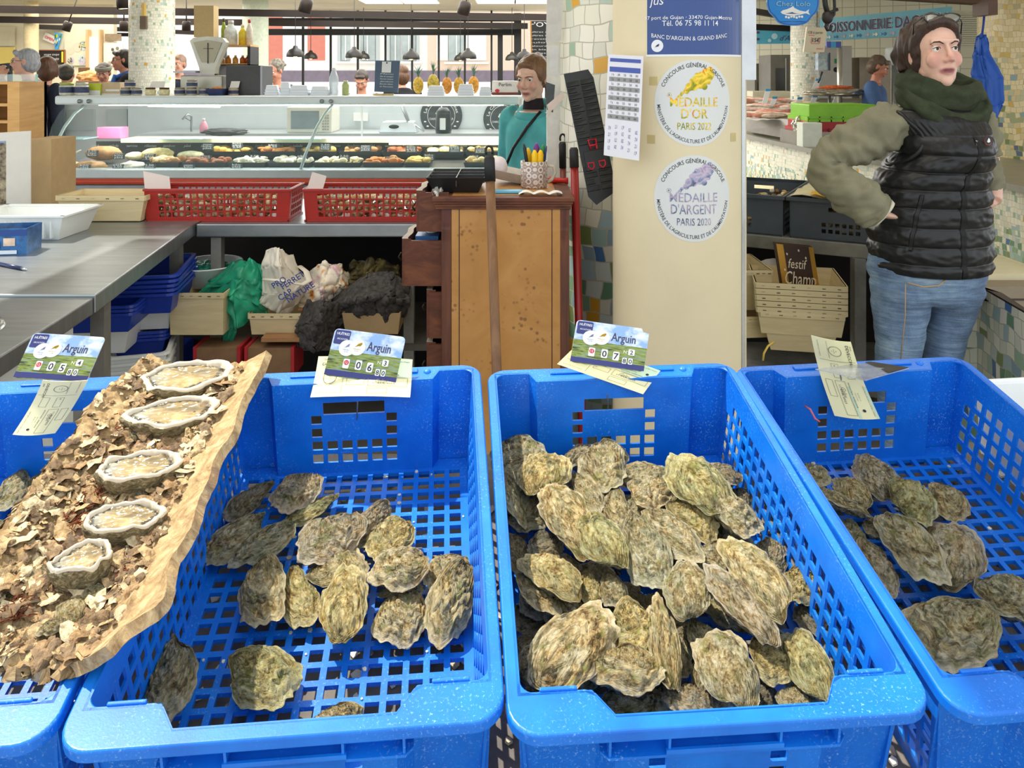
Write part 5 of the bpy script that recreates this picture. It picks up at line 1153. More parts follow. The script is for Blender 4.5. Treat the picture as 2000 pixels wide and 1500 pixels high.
m = M(mt('#1d468c', .15, 0, .12, 5, coat=.5, name='glossy blue print')); m.rect(x0, x1, y0, y1, pf(.001), 20); m.use(white).rect(x0-.004, x1, y0-.006, y0, pf(.001), 20); obj('sheet', m, t, world=True)
m = M(mt('#eef0f4', .4, 0, 0)); xc = pu(1342)
for s_, v, w_, sz in (('97 port de Gujan · 33470 Gujan-Mestras', 37, .255, .014), ('Tél. 06 75 98 11 14', 50, .155, .021)): m.text(s_, sz, lambda a, b: onp(xc+.01+a, pv(v)+b, .002), off=.004, width=w_)
m.text("BANC D'ARGUIN & GRAND BANC", .016, lambda a, b: onp(xc+.01+a, pv(72)+b-.0+.9*(a*a)-.01, .002), off=.003, width=.215)
m.text('jus', .035, lambda a, b: onp(pu(1283)+a, pv(8)+b, .002), shear=.2); xq = pu(1284); m.disc(xq, pv(89), .017, pf(.002), 24); m.use(tx); leaf(m, xq, pv(89), .012, pf(.003)); obj('lettering', m, t, world=True)
# price list
t = thing('price_list', 'taped white price list with a printed grid and handwritten rows, left of the stickers', 'price list', loc=P(1215, 312, 2.36))
BL, BR, TL = P(1179, 303, 2.28), P(1248, 314, 2.20), P(1188, 106, 2.30); q = lambda e: (lambda a, b: BL+(BR-BL)*a+(TL-BL)*b+Vector((-.1, -1, 0))*e)
m = M(mt('#e9e8ee', .3, 0, .02)); m.slab(q(0)(0, 0), q(0)(1, 0), q(0)(1, 1), q(0)(0, 1), (0, -1, 0), .001); obj('sheet', m, t, world=True)
m = M(mt('#4a5fae', .5, 0, 0), mt('#9b9a98', .5, 0, 0), ink, mt('#2c3a8c', .6, 0, 0)); m.rect(.06, .93, .93, .965, q(.002)); m.rect(.06, .93, .83, .88, q(.002))
for k in range(10):
    yb0 = .80-k*.046
    if k % 2: m.use(m.mats[1]).rect(.06, .93, yb0-.018, yb0+.026, q(.0018))
    for j, tx_ in enumerate(('%d k' % (k+1), '%.2f' % (6.8*(k+1)), '%.2f' % (7.5*(k+1)), '%.2f' % (7.8*(k+1)), '%.2f' % (8*(k+1)))): m.text(tx_, .032, lambda a, b: q(.0022)(a*.55+.16+j*.17, b+yb0-.008), ink, width=.12)
for k in range(4):
    for j in range(5): m.text(('7,4', '2.1', '1,9', '15,2', '18,2')[(j+k) % 5], .05, lambda a, b: q(.0022)(a*.5+.13+j*.19, b+.26-k*.065+.02*math.sin(j)), m.mats[3], shear=.3, width=.13)
obj('printing', m, t, world=True)
m = M(mt('#d8c78c', .4, 0, .1, alpha=.8))
for u, v in ((1276, 158), (1272, 272), (1432, 268)):
    x = pu(u); y = pv(v, x); m.rect(x-.012, x+.012, y-.012, y+.012, pf(.001), 3)
obj('tape_scraps', m, label='yellowed tape scraps stuck on the pillar around the stickers', cat='tape')
# black moulded panel with red clip
t = thing('hanging_rack', 'black moulded plastic panel with a red clip hanging askew on the mosaic column', 'plastic panel', loc=P(1160, 400, 2.66)); bk = mt('#232526', .3, 0, .15)
A = P(1128, 140, 2.66); B = P(1180, 397, 2.62); up = (A-B); Lh = up.length; up.normalize(); rt = Vector((up.z, 0, -up.x)).normalized(); nn = rt.cross(up); nn = nn if nn.y < 0 else -nn
g = lambda a, b, e=0: B+rt*a+up*b+nn*e
wd2 = .046; m = M(bk)
pp = [(-wd2+.02, 0), (wd2*.9, .03), (wd2, .05), (wd2, Lh-.03), (wd2-.012, Lh), (-wd2, Lh), (-wd2, .03)]
k = len(pp); m.add([tuple(g(a, b)) for a, b in pp]+[tuple(g(a, b, .012)) for a, b in pp], [tuple(range(k)), tuple(range(2*k-1, k-1, -1))]+[(i, (i+1) % k, k+(i+1) % k, k+i) for i in range(k)]); obj('panel', m, t, world=True)
m = M(bk)
for r_ in range(17):
    b0 = .045+r_*(Lh-.07)/17
    if .42*Lh > b0 > .26*Lh: continue
    for c_ in (-1, 0):
        a0 = c_*wd2+.002+(.012 if r_ % 2 else 0)*(-1 if c_ else 0); a1 = min(a0+wd2-.006, wd2-.003); a0 = max(a0, -wd2+.003)
        vs = [g(a0, b0, .012), g(a1, b0, .012), g(a1, b0+.017, .013), g(a0, b0+.017, .013), g(a0, b0+.002, .019), g(a1, b0+.002, .017), g(a1, b0+.015, .014), g(a0, b0+.015, .014)]
        m.add([tuple(p) for p in vs], [(4, 5, 6, 7), (0, 1, 5, 4), (1, 2, 6, 5), (2, 3, 7, 6), (3, 0, 4, 7)])
obj('moulded_cells', m, t, world=True)
m = M(bk); c1 = .34*Lh; m.add([tuple(g(a, b, e)) for e in (.012, .022) for a, b in ((-.034, c1-.035), (.036, c1-.035), (.036, c1+.025), (-.034, c1+.025))], [(4, 5, 6, 7), (0, 1, 5, 4), (1, 2, 6, 5), (2, 3, 7, 6), (3, 0, 4, 7)]); obj('clip_plate', m, t, world=True)
m = M(mt('#c22033', .35, 0, 0)); 
for cx in (-.018, .018): m.tube([g(cx-.009, c1-.012, .024), g(cx+.009, c1-.012, .024), g(cx+.009, c1-.026, .024), g(cx, c1-.034, .024), g(cx-.009, c1-.026, .024)], .003, 6, closed=True)
m.tube([g(-.01, c1+.03, .026), g(.01, c1+.03, .026), g(.012, c1+.06, .026), g(-.012, c1+.06, .026)], .0035, 6, closed=True); m.tube([g(-.012, c1+.042, .026), g(.012, c1+.042, .026)], .0035, 6)
obj('red_clip', m, t, world=True)
# notices on the left flank of the mosaic column
for i, (a, b, c_, d, col, lab) in enumerate([((1068, 0), (1100, 0), (1096, 80), (1066, 82), '#cfcdc8', 'grey paper notice at the top of the column edge'), ((1072, 88), (1092, 90), (1088, 152), (1074, 140), '#d8d8d6', 'small folded notice below the grey one on the column edge'), ((1066, 160), (1084, 166), (1080, 220), (1068, 214), '#4c5354', 'dark little card clipped on the column edge'), ((1068, 205), (1100, 178), (1103, 190), (1072, 222), '#e4d3c8', 'pink slip sticking out at an angle from the column edge'), ((1070, 225), (1090, 228), (1086, 330), (1068, 335), '#dcd9d0', 'crumpled white notice low on the column edge')]):
    m = M(mt(col, .5, 0, .1, 20, .3, 40)); m.slab(*[P(*p, 2.90-.01*i) for p in (d, c_, b, a)], (0, -1, 0), .002); obj('paper_notice', m, label=lab, cat='notice')
struct('trim_3', M(mt('#dedcd2', .5, 0, .1, 20)).box(P(1068, 0, 2.98).x, P(1100, 0, 2.98).x, 2.97, 3.0, .0, 2.8))
# aluminium post at the right of the pillar
m = M(mt('#c2c6c8', .25, .8, .1)); Yp = 2.30; m.box(P(1449, 0, Yp).x, P(1456, 0, Yp).x, Yp, Yp+.02, 0, 2.6); m.box(P(1456, 0, Yp).x, P(1477, 0, Yp).x, Yp+.0, Yp+.03, P(0, 156, Yp).z, 2.6); struct('trim_4', m)
m = M(glass('#eef6fa', .12)); m.box(P(1436, 0, Yp).x, P(1450, 0, Yp).x, Yp, Yp+.003, .2, 2.6); struct('trim_5', m)

# ---------------- right side: table with grey crates and wooden baskets ----------------
t = thing('trestle_table', 'worn galvanised table behind the woman carrying two dark grey crates', 'table', loc=(1.2, 3.0, 0)); RZ = .80
A, B = P(1400, 452, (H-RZ)*F/302), P(1712, 481, (H-RZ)*F/331); dv = (B-A).normalized(); nv = Vector((-dv.y, dv.x, 0)); Z_ = lambda p, z: Vector((p.x, p.y, z))
m = M(gal); C2, D2 = B+nv*.6, A+nv*.6; m.add([tuple(Z_(p, z)) for z in (RZ-.055, RZ) for p in (A, B+dv*.12, C2+dv*.12, D2)], [(3, 2, 1, 0), (4, 5, 6, 7)]+[(i, (i+1) % 4, 4+(i+1) % 4, 4+i) for i in range(4)]); obj('table_top', m, t, world=True, bevel=.003)
for p in (A+dv*.02+nv*.03, P(1678, 500, 3.27)+Vector((0, .01, 0)), A+nv*.55, B+dv*.05+nv*.55): obj('leg', M(gal).cbox((p.x, p.y, (RZ-.055)/2), (.045, .045, RZ-.055)), t, world=True)
m = M(gal); z = .24; m.add([tuple(Z_(p, q)) for q in (z-.04, z) for p in (A, B+dv*.12, C2+dv*.12, D2)], [(3, 2, 1, 0), (4, 5, 6, 7)]+[(i, (i+1) % 4, 4+(i+1) % 4, 4+i) for i in range(4)]); obj('lower_shelf', m, t, world=True)
gcr = mt('#4c545d', .4, 0, .1, name='grey polyethylene')
def grey_crate(o, lab):
    Mx = Matrix(((dv.x, nv.x, 0, o.x), (dv.y, nv.y, 0, o.y), (0, 0, 1, RZ), (0, 0, 0, 1))); t = thing('shellfish_bin', lab, 'crate', M_=Mx)
    for k, (q0, q1, s) in enumerate((((0, 0), (.4, 0), 0), ((0, 0), (0, .58), 1), ((.4, 0), (.4, .58), 1), ((0, .58), (.4, .58), 0))):
        m = M(gcr); L_ = .4 if s == 0 else .58; n = 6 if s == 0 else 20; xs = [0]+cuts(L_/2, n, .026, .017)+[L_]
        zs = [0, .02, .034, .044, .058, .068, .082, .092, .106, .118, .14, .17] if s else [0, .03, .046, .056, .072, .09, .1, .118, .135, .15, .165, .17]
        def hole(i, j): 
            if s: return i % 2 == 1 and j in (1, 3, 5, 7)
            return (i % 2 == 1 and j in (1, 3)) or (j == 7 and 3 <= i <= n*2-3)
        m.lattice(xs, zs, hole, lambda x, z, e: ((q0[0]+(x if not s else 0), q0[1]+(x if s else 0)+(e*.003 if not s else 0), z) if not s else (q0[0]+e*.003, x, z))); obj('wall', m, t)
    m = M(gcr); m.box(-.012, .412, -.012, 0, .155, .17); m.box(-.012, .412, .58, .592, .155, .17); m.box(-.012, 0, 0, .58, .155, .17); m.box(.4, .412, 0, .58, .155, .17); obj('rim', m, t)
    m = M(gcr); m.box(0, .4, 0, .58, 0, .006); obj('base', m, t); return Mx
Ma = grey_crate(A+dv*.30+nv*.02, 'dark grey crate of whelks on the galvanised table, behind the elbow of the woman'); Mb = grey_crate(A-dv*.13+nv*.02, 'dark grey crate on the galvanised table, partly hidden by the pillar')
for Mx, lab in ((Ma, 'brown and cream whelks in the grey crate behind the elbow'), (Mb, 'brown and cream whelks in the grey crate by the pillar')):
    m = M(*cock); rd = random.Random(8); m.T = Mx
    for k in range(220): m.use(cock[rd.randrange(4)]); m.ell((0, 0, 0), (.018, .012, .011), 7, 5, T=Matrix.Translation((rd.uniform(.02, .38), rd.uniform(.02, .56), .02+rd.uniform(0, .1))) @ Matrix.Rotation(rd.uniform(0, 3), 4, 'Z'))
    obj('whelks', m, label=lab, cat='whelks', kind='stuff')
m = M(mt('#d8cfa8', .6, 0, .1, 20, .4, 50), mt('#e3b422', .5, 0, .1)); m.grid(lambda a, b: A+dv*(.30+.4*a)+nv*(.02+.5*b)+Vector((0, 0, .174+.014*nz(a*4, b*4))), 16, 16); m.use(m.mats[1]); m.grid(lambda a, b: A+dv*(.38+.2*a)+nv*(.0+.2*b)+Vector((0, 0, .184+.012*nz(a*4, b*4))), 8, 8); obj('oilcloth', m, label='yellowish sheet lying over the grey crates behind the woman', cat='sheet')
# wooden baskets under that table
def rbask(u0, v0, u1, v1, Y, dep, lab, tap, grp=None, rot=-12): return wooden_punnet(u0, v0, u1, v1, Y, dep, lab, tap, grp, rot)
for k in range(5): rbask(1496+k*.8, 556+k*12, 1666, 610+k*12, 3.05, .30, 'topmost cream wooden basket of the nested stack' if k == 0 else 'cream wooden basket nested in the stack by the pillar, %s from the top' % ('', 'second', 'third', 'fourth', 'fifth')[k], .9)
rbask(1504, 612, 1660, 694, 3.05, .28, 'deep wooden basket at the bottom of the nested stack', .72)
rbask(1440, 528, 1508, 606, 3.2, .3, 'cream wooden basket left of the nested stack', .97, rot=0); rbask(1440, 618, 1505, 662, 3.15, .3, 'flat wooden basket low beside the pillar', .9, rot=6)
obj('cardboard_sheet', M(mt('#b8b4ac', .7, 0, .1)).add([], []) or M(mt('#b8b4ac', .7, 0, .1)).lathe([(0, 0), (.12, 0), (.12, .004), (0, .004)], 24, Matrix.Translation(P(1510, 560, 3.45)) @ Matrix.Rotation(PI/2, 4, 'X')), label='round pale board standing behind the wooden baskets', cat='board')
t = thing('gift_carton', 'dark brown carton printed with cream script and stars standing in the baskets', 'carton', loc=P(1570, 560, 3.2)); Xf = lambda e: (lambda a, b: P(1530+a*60+b*-14, 566-b*90+a*6, 3.16)+Vector((0, -e, 0)))
m = M(mt('#3b2417', .5, 0, .1)); m.slab(Xf(0)(0, 0), Xf(0)(1.2, 0), Xf(0)(1.2, 1), Xf(0)(0, 1), (0, 1, 0), .04); obj('carton_body', m, t, world=True)
m = M(mt('#e3d6ba', .5, 0, 0)); m.text('Champ', .42, lambda a, b: Xf(.002)(.62+a, b+.14), off=.002, shear=.4, width=1.0); m.text('festif', .3, lambda a, b: Xf(.002)(.6+a, b+.5), shear=.4)
for a, b in ((.3, .8), (.9, .75), (1.0, .3), (.15, .45), (.7, .9)): m.disc(a, b, .03, Xf(.002), 5)
m.use(mt('#b8892e', .4, .3, .2)); m.rect(0, .22, 0, 1, Xf(.001)); m.rect(1.05, 1.2, 0, 1, Xf(.001)); obj('printing', m, t, world=True)
pale = mt('#c9c6b4', .6, 0, .05)
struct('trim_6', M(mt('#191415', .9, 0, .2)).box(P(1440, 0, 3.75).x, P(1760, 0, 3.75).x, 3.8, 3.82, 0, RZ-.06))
m = M(mt('#e6c65a', .5, 0, 0)); m.tube([P(1512, 668, 3.0), P(1500, 676, 2.98), P(1492, 690, 2.97), P(1490, 704, 2.97)], .004, 6); obj('twine', m, label='bit of yellow cord hanging at the foot of the wooden baskets', cat='cord')
struct('floor', M(mt('#8f8a80', .6, 0, .1, 3)).box(-12, 12, -3, 26, -.04, 0))
# ---------------- hall shell ----------------
struct('ceiling', M(mt('#e8dfc6', .8, 0, .04, 2)).box(-12, 9, 3.3, 12.2, 2.44, 2.5).box(-2.2, 9, 1.75, 3.3, 2.75, 2.8).box(-.46, 1.4, 1.0, 1.75, 2.75, 2.8))  # last box is an unseen roof patch added to shade the rightmost crate
lightm = mt('#fff6c8', .5, 0, 0, emit=4, name='lit ceiling panel'); lightc = mt('#dff4ff', .5, 0, 0, emit=4, name='cool ceiling panel')
for i, (u0, u1, Y, c, lab) in enumerate(((700, 775, 10.2, lightm, 'first from left'), (780, 850, 10.2, lightm, 'second from left'), (930, 1005, 10.2, lightm, 'third from left'), (1008, 1072, 10.2, lightc, 'rightmost, bluish'), (560, 640, 9.3, lightc, 'leftmost, set a little nearer'))):
    t = thing('ceiling_panel_light', 'square lit ceiling panel, '+lab+' of the row at the top edge', 'ceiling light', loc=(P(u0, 0, Y).x, Y, 2.43)); obj('diffuser', M(c).box(P(u0, 0, Y).x, P(u1, 0, Y).x, Y, Y+.55, 2.428, 2.436), t, world=True); obj('frame', M(white).box(P(u0, 0, Y).x-.02, P(u1, 0, Y).x+.02, Y-.02, Y+.57, 2.434, 2.442), t, world=True)
dk = mt('#2a211d', .45, .3, .1, name='dark bronze steel')
def beam(u0, v0, u1, v1, z, th, name, label, w_=.06):
    Ya, Yb = (z-H)*F/(CV-v0), (z-H)*F/(CV-v1); a, b = Vector((P(u0, 0, Ya).x, Ya, z)), Vector((P(u1, 0, Yb).x, Yb, z)); d = (b-a).normalized(); n = Vector((-d.y, d.x, 0))*w_/2
    m = M(dk); m.add([tuple(p+Vector((0, 0, q))) for q in (-th/2, th/2) for p in (a-n, b-n, b+n, a+n)], [(3, 2, 1, 0), (4, 5, 6, 7)]+[(i, (i+1) % 4, 4+(i+1) % 4, 4+i) for i in range(4)])
    return obj(name, m, label=label, cat='beam')
beam(-60, 17.3, 1075, 34, H+.72, .078, 'ceiling_beam', 'nearest dark steel beam across the top of the hall')
beam(-60, 37.5, 1030, 51, H+.72, .082, 'ceiling_beam', 'second dark steel beam, just behind the nearest one')
beam(60, 52, 260, 58, H+.66, .06, 'ceiling_beam', 'short dark beam above the map poster on the left')
beam(120, 66, 260, 68, H+.60, .05, 'ceiling_beam', 'lowest short dark beam at the left, left of the mosaic column')
beam(335, 62, 380, 64, H+.55, .05, 'ceiling_beam', 'stub of dark beam behind the weighing scale')
def spot(u, v, Y, tilt, label, r=.055):
    t = thing('spotlight', label, 'spotlight', M_=Matrix.Translation(P(u, v, Y)) @ Matrix.Rotation(R(tilt), 4, 'Y')); s = r
    obj('housing', M(dk).lathe([(s*.8, s*2.2), (s*.95, s*1.9), (s, 0), (s*.93, 0), (s*.9, .01)], 20), t); obj('stem', M(dk).tube([(0, 0, s*1.5), (0, 0, 2.44-P(u, v, Y).z)], .007, 6), t); obj('bulb', M(mt('#fff1b8', .5, 0, 0, emit=6, name='lit lamp')).lathe([(0, .012), (s*.88, .012), (s*.88, .008), (0, .008)], 20), t)
spot(241, 18, 8.0, -6, 'round black spotlight at the top left beside the mosaic column', .06); spot(594, 25, 8.9, 14, 'black spotlight left of the two over the hall windows', .07); spot(904, 29, 9.2, 14, 'black spotlight right of the two over the hall windows', .07)
spot(128, 60, 9.5, 20, 'small dark spotlight left of the map poster', .05); spot(242, 60, 9.5, 0, 'small dark spotlight right of the map poster', .05); spot(364, 60, 9.6, 0, 'small dark spotlight behind the paper roll', .05)
def column(uc, wpx, Y, mat1, uvs, n, z0=0, z1=2.44):
    xc, r = P(uc, 0, Y).x, wpx/2/F*Y; m = M(mat1); m.grid(lambda a, b: (xc+r*math.sin(a*2*PI), Y+r*math.cos(a*2*PI), z0+b*(z1-z0)), 40, 1, uv=lambda a, b: (a*2*PI*r, z0+b*(z1-z0))); struct('pillar_%d' % n, m); return xc, r
column(297, 84, 7.6, mosaic('grey white mosaic', .026, dense=(.95, 1.4)), 0, 3); column(499, 49, 10.4, mt('#cdd6c2', .6, 0, .1, 30), 0, 4); column(61, 26, 10.5, mt('#d9c79c', .6, 0, .1, 30), 0, 5)
# window wall with street facade behind
m = M(black)
for u in (592, 646, 699, 753, 805, 857, 908, 960): x = P(u, 0, 12).x; m.box(x-.014, x+.014, 11.98, 12.02, .9, 2.44)
m.box(P(525, 0, 12).x, P(1018, 0, 12).x, 11.96, 12.04, 2.08, 2.17); m.box(P(525, 0, 12).x, P(1018, 0, 12).x, 11.97, 12.03, 2.28, 2.33); m.box(P(525, 0, 12).x, P(1018, 0, 12).x, 11.9, 12.05, .85, .92)
m.box(P(972, 0, 12).x, P(982, 0, 12).x, 11.97, 12.03, .9, 2.1); m.box(P(1004, 0, 12).x, P(1018, 0, 12).x, 11.95, 12.05, 0, 2.4); struct('window_1', m)
sh = mt('#fbfaf5', .8, 0, .02); m = M(sh, mt('#e58f7c', .8, 0, .04), mt('#f3dcc6', .8, 0, .02), mt('#b9c6c4', .3, 0, .2, 2), mt('#8d8290', .8, 0, .1), mt('#c9d2d0', .5, 0, 0))
YF = 19
def fac(k, u0, u1, v0, v1, dy=0): a, b = P(u0, v1, YF), P(u1, v0, YF); m.use(m.mats[k]).box(a.x, b.x, YF-dy, YF+.3, max(a.z, -.0), b.z)
fac(0, 330, 520, -150, 140); fac(1, 520, 552, -150, 140, .01); fac(0, 552, 601, -150, 140); fac(1, 601, 635, -20, 118, .01); fac(0, 601, 835, -150, 140); fac(2, 835, 1090, -150, 140, .01); fac(4, 330, 1090, 138, 160, .03)
for u0, u1 in ((668, 684), (704, 733), (764, 782), (786, 812), (876, 908)): fac(3, u0, u1, 66, 118, .05); fac(0, (u0+u1)/2-1, (u0+u1)/2+1, 66, 118, .07)
for u0, u1 in ((660, 666), (735, 741), (757, 762), (814, 819)): fac(5, u0, u1, 66, 120, .06)
fac(0, 853, 875, 64, 118, .05); fac(0, 908, 950, 64, 118, .05); fac(0, 655, 825, 120, 124, .1); fac(0, 868, 955, 121, 125, .1)
obj('street_facade', m, label='pale street facade with white windows and pink panels seen through the hall windows', cat='building')
struct('floor_2', M(mt('#a9a4a0', .8, 0, .1)).box(-12, 8, 12.3, 24, 0, .02))
# left back wall, shop fittings
struct('wall_left', M(mt('#e9e0c4', .7, 0, .05, 2)).box(-12, P(262, 0, 11.6).x, 11.0, 11.1, 0, 2.44))
def board(name, pts, Y, mat1, label, cat, t_=.02, parts=()):
    """pts px: bl br tr tl ; parts: list of (name, fn(M, q))"""
    q = [P(*p, Y) for p in pts]; th = thing(name, label, cat, loc=(q[0]+q[1])/2); obj('panel', M(mat1).slab(*q, (0, 1, 0), t_), th, world=True)
    if name in ('oyster_board', 'chalk_sign'): obj('post', M(black).box(q[1].x-.03, q[1].x, Y+.02, Y+.05, 0, q[2].z), th, world=True)
    if name == 'payment_sign': obj('hanging_string', M(black).tube([(q[3]+q[2])/2, (q[3]+q[2])/2+Vector((0, 0, 2.44-q[3].z))], .002, 5), th, world=True)
    f = lambda e: (lambda x, y: (q[0]*(1-x)+q[1]*x)*(1-y)+(q[3]*(1-x)+q[2]*x)*y+Vector((0, -e, 0)))
    for nm, fn in parts:
        m = M(); fn(m, f); obj(nm, m, th, world=True)
    return th
rct = lambda a, b, c, d: [(a, d), (b, d), (b, c), (a, c)]
board('yellow_poster', rct(-40, 28, 92, 142), 10.96, mt('#f2d978', .6, 0, .03), 'plain yellow poster at the far left edge', 'poster')
board('wall_panel', rct(-40, 28, 52, 90), 10.96, mt('#d8cfb0', .6, 0, .05), 'pale grey panel above the yellow poster', 'panel')
board('chalk_sign', [(0, 143), (18, 142), (16, 123), (-2, 125)], 7.2, mt('#33373c', .6, 0, 0), 'small dark chalk sign in front of the yellow poster', 'sign', parts=[('writing', lambda m, f: [m.text(s, .22, lambda a, b: f(.004)(a*.9+.5, b+y), white, shear=.3, width=.8) for s, y in (('Fromage', .62), ('de chèvre', .2))])])
board('open_sign', [(83, 77), (105, 86), (111, 73), (89, 63)], 10.96, mt('#efece2', .5, 0, 0), 'tilted white sign reading OPEN in red', 'sign', parts=[('writing', lambda m, f: m.text('OPEN', .5, lambda a, b: f(.006)(a*1.0+.5, b+.3), redm, .02, width=.8))])
def blobs(cols, n, sz, seed):
    def fn(m, f):
        rd = random.Random(seed)
        for k in range(n): m.use(mt(cols[k % len(cols)], .6, 0, 0)).disc(rd.uniform(.12, .88), rd.uniform(.1, .9), sz*rd.uniform(.6, 1.3), lambda a, b: f(.004)(min(1, max(0, a)), min(1, max(0, b))), 9)
    return fn
board('painted_banner', [(107, 97), (112, 97), (121, 66), (106, 63)], 10.95, mt('#4fa7d8', .5, 0, 0), 'narrow banner of blue, yellow and green shapes right of the OPEN sign', 'banner', parts=[('shapes', blobs(('#f2c62c', '#3d8a3c', '#2f6fc0', '#f7f2e0'), 12, .12, 2))])
def scr(m, f, n=6, col=white, seed=1, w_=.7, x0=.5):
    rd = random.Random(seed); words = ('pain', 'vin', 'soupe', 'tarte', 'miel', 'fruits', 'olives', 'café', 'salade', 'plat')
    for k in range(n): m.text(words[(k+seed) % 10]+' '+words[(k*3+seed) % 10], .8/n*.8, lambda a, b: f(.005)(a*.8+x0, b+.93-(k+1)*.88/n), col, shear=.2, width=w_*rd.uniform(.6, 1))
board('menu_blackboard', rct(74, 128, 98, 126), 10.96, mt('#2c2320', .6, 0, 0), 'dark menu board in a brown frame behind the customers at the left', 'menu board', parts=[('frame', lambda m, f: (m.use(mt('#a8663e', .5, 0, 0)).rect(.96, 1.02, 0, 1, f(.01)), m.rect(-.02, 1.02, .97, 1.03, f(.01)))), ('writing', lambda m, f: (scr(m, f, 3, white, 2), m.use(mt('#e8d83a', .5, 0, 0)).rect(.86, .93, .15, .9, f(.006))))])
board('wall_map', rct(126, 170, 76, 128), 10.96, mt('#d8d9c0', .6, 0, .06, 6), 'large pale map poster on the left wall', 'map', parts=[('regions', blobs(('#c9bfd0', '#d6d39a', '#c7d6d8', '#dccfb8'), 9, .16, 4))])
struct('window_2', (lambda m: [m.use(mt('#f7ecd2', .6, 0, 0, emit=.35)).box(P(176, 0, 10.96).x, P(197, 0, 10.96).x, 10.94, 10.99, P(0, 150, 10.96).z, P(0, 72, 10.96).z), m.use(mt('#c9a77c', .6, 0, 0)).box(P(197, 0, 10.96).x, P(200, 0, 10.96).x, 10.9, 10.99, .9, 2.1), m.box(P(172, 0, 10.96).x, P(176, 0, 10.96).x, 10.9, 10.99, .9, 2.1)] and m)(M()))
board('picture_board', rct(202, 240, 84, 128), 10.96, mt('#e2ddcc', .6, 0, .1, 8), 'pale board with dark sketches right of the lit window', 'poster', parts=[('sketches', blobs(('#7c776c', '#a29c8c', '#56524a'), 7, .09, 6))])
board('shelf_board', rct(205, 236, 66, 80), 10.96, mt('#8d7a60', .6, 0, .2, 20), 'small shelf of dark goods above the sketch board', 'shelf')
board('dark_crate', rct(153, 174, 132, 142), 8.8, mt('#6d5436', .7, 0, .1), 'small brown box on the produce stand at the left', 'box')
obj('produce_heap', blob(mt('#e8a468', .6, 0, .4, 25), P(178, 152, 8.8), (.13, .1, .07), 3, .3), label='heap of bright orange produce behind the jars at the left', cat='produce', kind='stuff')
board('oyster_board', [(1040, 122), (1072, 122), (1072, 41), (1038, 41)], 6.4, mt('#38393b', .6, 0, 0), 'tall black menu board in an orange wooden frame right of the windows', 'menu board', parts=[('frame', lambda m, f: m.use(mt('#c08a45', .5, 0, 0)).rect(-.08, .0, 0, 1, f(.01))), ('writing', lambda m, f: (m.text("r'OYS", .16, lambda a, b: f(.006)(a*2.2+.62, b+.86), white, .01, width=.62), [m.text(s, .05, lambda a, b: f(.006)(a*2+.5, b+.72-k*.085), white, width=.7) for k, s in enumerate(('huîtres n°3', 'huîtres n°4', 'crevettes', 'bulots', 'palourdes', 'vin blanc', 'assiette', 'plateau'))]))])

# ---------------- glass charcuterie counter ----------------
GX0, GX1 = P(97, 0, 5.2).x, P(1013, 0, 5.3).x; wt = mt('#dfe8e8', .3, .1, .03); gl = glass('#d4f0f0', .12)
t = thing('display_counter', 'long glass-fronted refrigerated counter with a red bumper rail and trays of prepared food', 'display counter', loc=((GX0+GX1)/2, 5.5, 0))
obj('base', M(mt('#e4e4d6', .6, 0, .05)).box(GX0, GX1, 5.2, 5.9, 0, .80), t, world=True)
obj('lower_rail', M(mt('#8e9499', .35, .3, .1)).box(GX0-.02, GX1, 5.15, 5.2, P(0, 372, 5.15).z, P(0, 361, 5.15).z), t, world=True, bevel=.005)
m = M(mt('#c4482c', .35, 0, .05)); z = P(0, 355, 5.13).z; m.tube([(GX0-.02, 5.14, z), (GX1, 5.14, z)], .019, 12); obj('bumper', m, t, world=True)
obj('sill', M(mt('#b4bfc0', .3, .3, .05)).box(GX0-.02, GX1, 5.14, 5.26, P(0, 349, 5.15).z, P(0, 331, 5.15).z), t, world=True, bevel=.008)
tz0, tz1 = 1.287, 1.345; obj('top_shelf', M(wt).box(GX0-.06, GX1, 5.36, 5.86, tz0, tz1), t, world=True, bevel=.012)
prof = [(5.16, .885), (5.155, .98), (5.17, 1.06), (5.22, 1.15), (5.30, 1.23), (5.40, 1.287)]
m = M(gl)
for (a, b) in zip(prof, prof[1:]): m.add([(GX0, *a), (GX1, *a), (GX1, *b), (GX0, *b)], [(0, 1, 2, 3)], True)
obj('front_glass', m, t, world=True)
for x in (GX0+.02, P(590, 0, 5.2).x):
    m = M(mt('#c3d8d6', .25, .2, 0)); m.tube([(x+(.02 if x < -2 else .03)*k, y+.006, z) for k, (y, z) in enumerate(prof)], .010, 8); obj('glass_support', m, t, world=True)
    m = M(steel); m.tube([(x+.09, 5.36, 1.31), (x+.09, 5.345, 1.31)], .014, 12); m.tube([(x+.15, 5.36, 1.31), (x+.15, 5.345, 1.31)], .014, 12); obj('bolt', m, t, world=True)
m = M(mt('#47433e', .5, 0, .1)); m.add([(GX0, 5.24, .865), (GX1, 5.24, .865), (GX1, 5.78, .93), (GX0, 5.78, .93)], [(0, 1, 2, 3)]); m.box(GX0, GX1, 5.78, 5.80, .86, 1.015); obj('food_deck', m, t, world=True)
m = M(mt('#ded7b8', .4, 0, .03)); m.box(GX0+.25, GX1, 5.62, 5.86, 1.018, 1.045); obj('rear_ledge', m, t, world=True)
m = M(mt('#bfeef0', .1, 0, 0, alpha=.75)); 
for u0, u1 in ((105, 175), (300, 400), (525, 630)): m.box(P(u0, 0, 5.5).x, P(u1, 0, 5.5).x, 5.42, 5.62, 1.055, 1.06)
obj('glass_shelf', m, t, world=True)
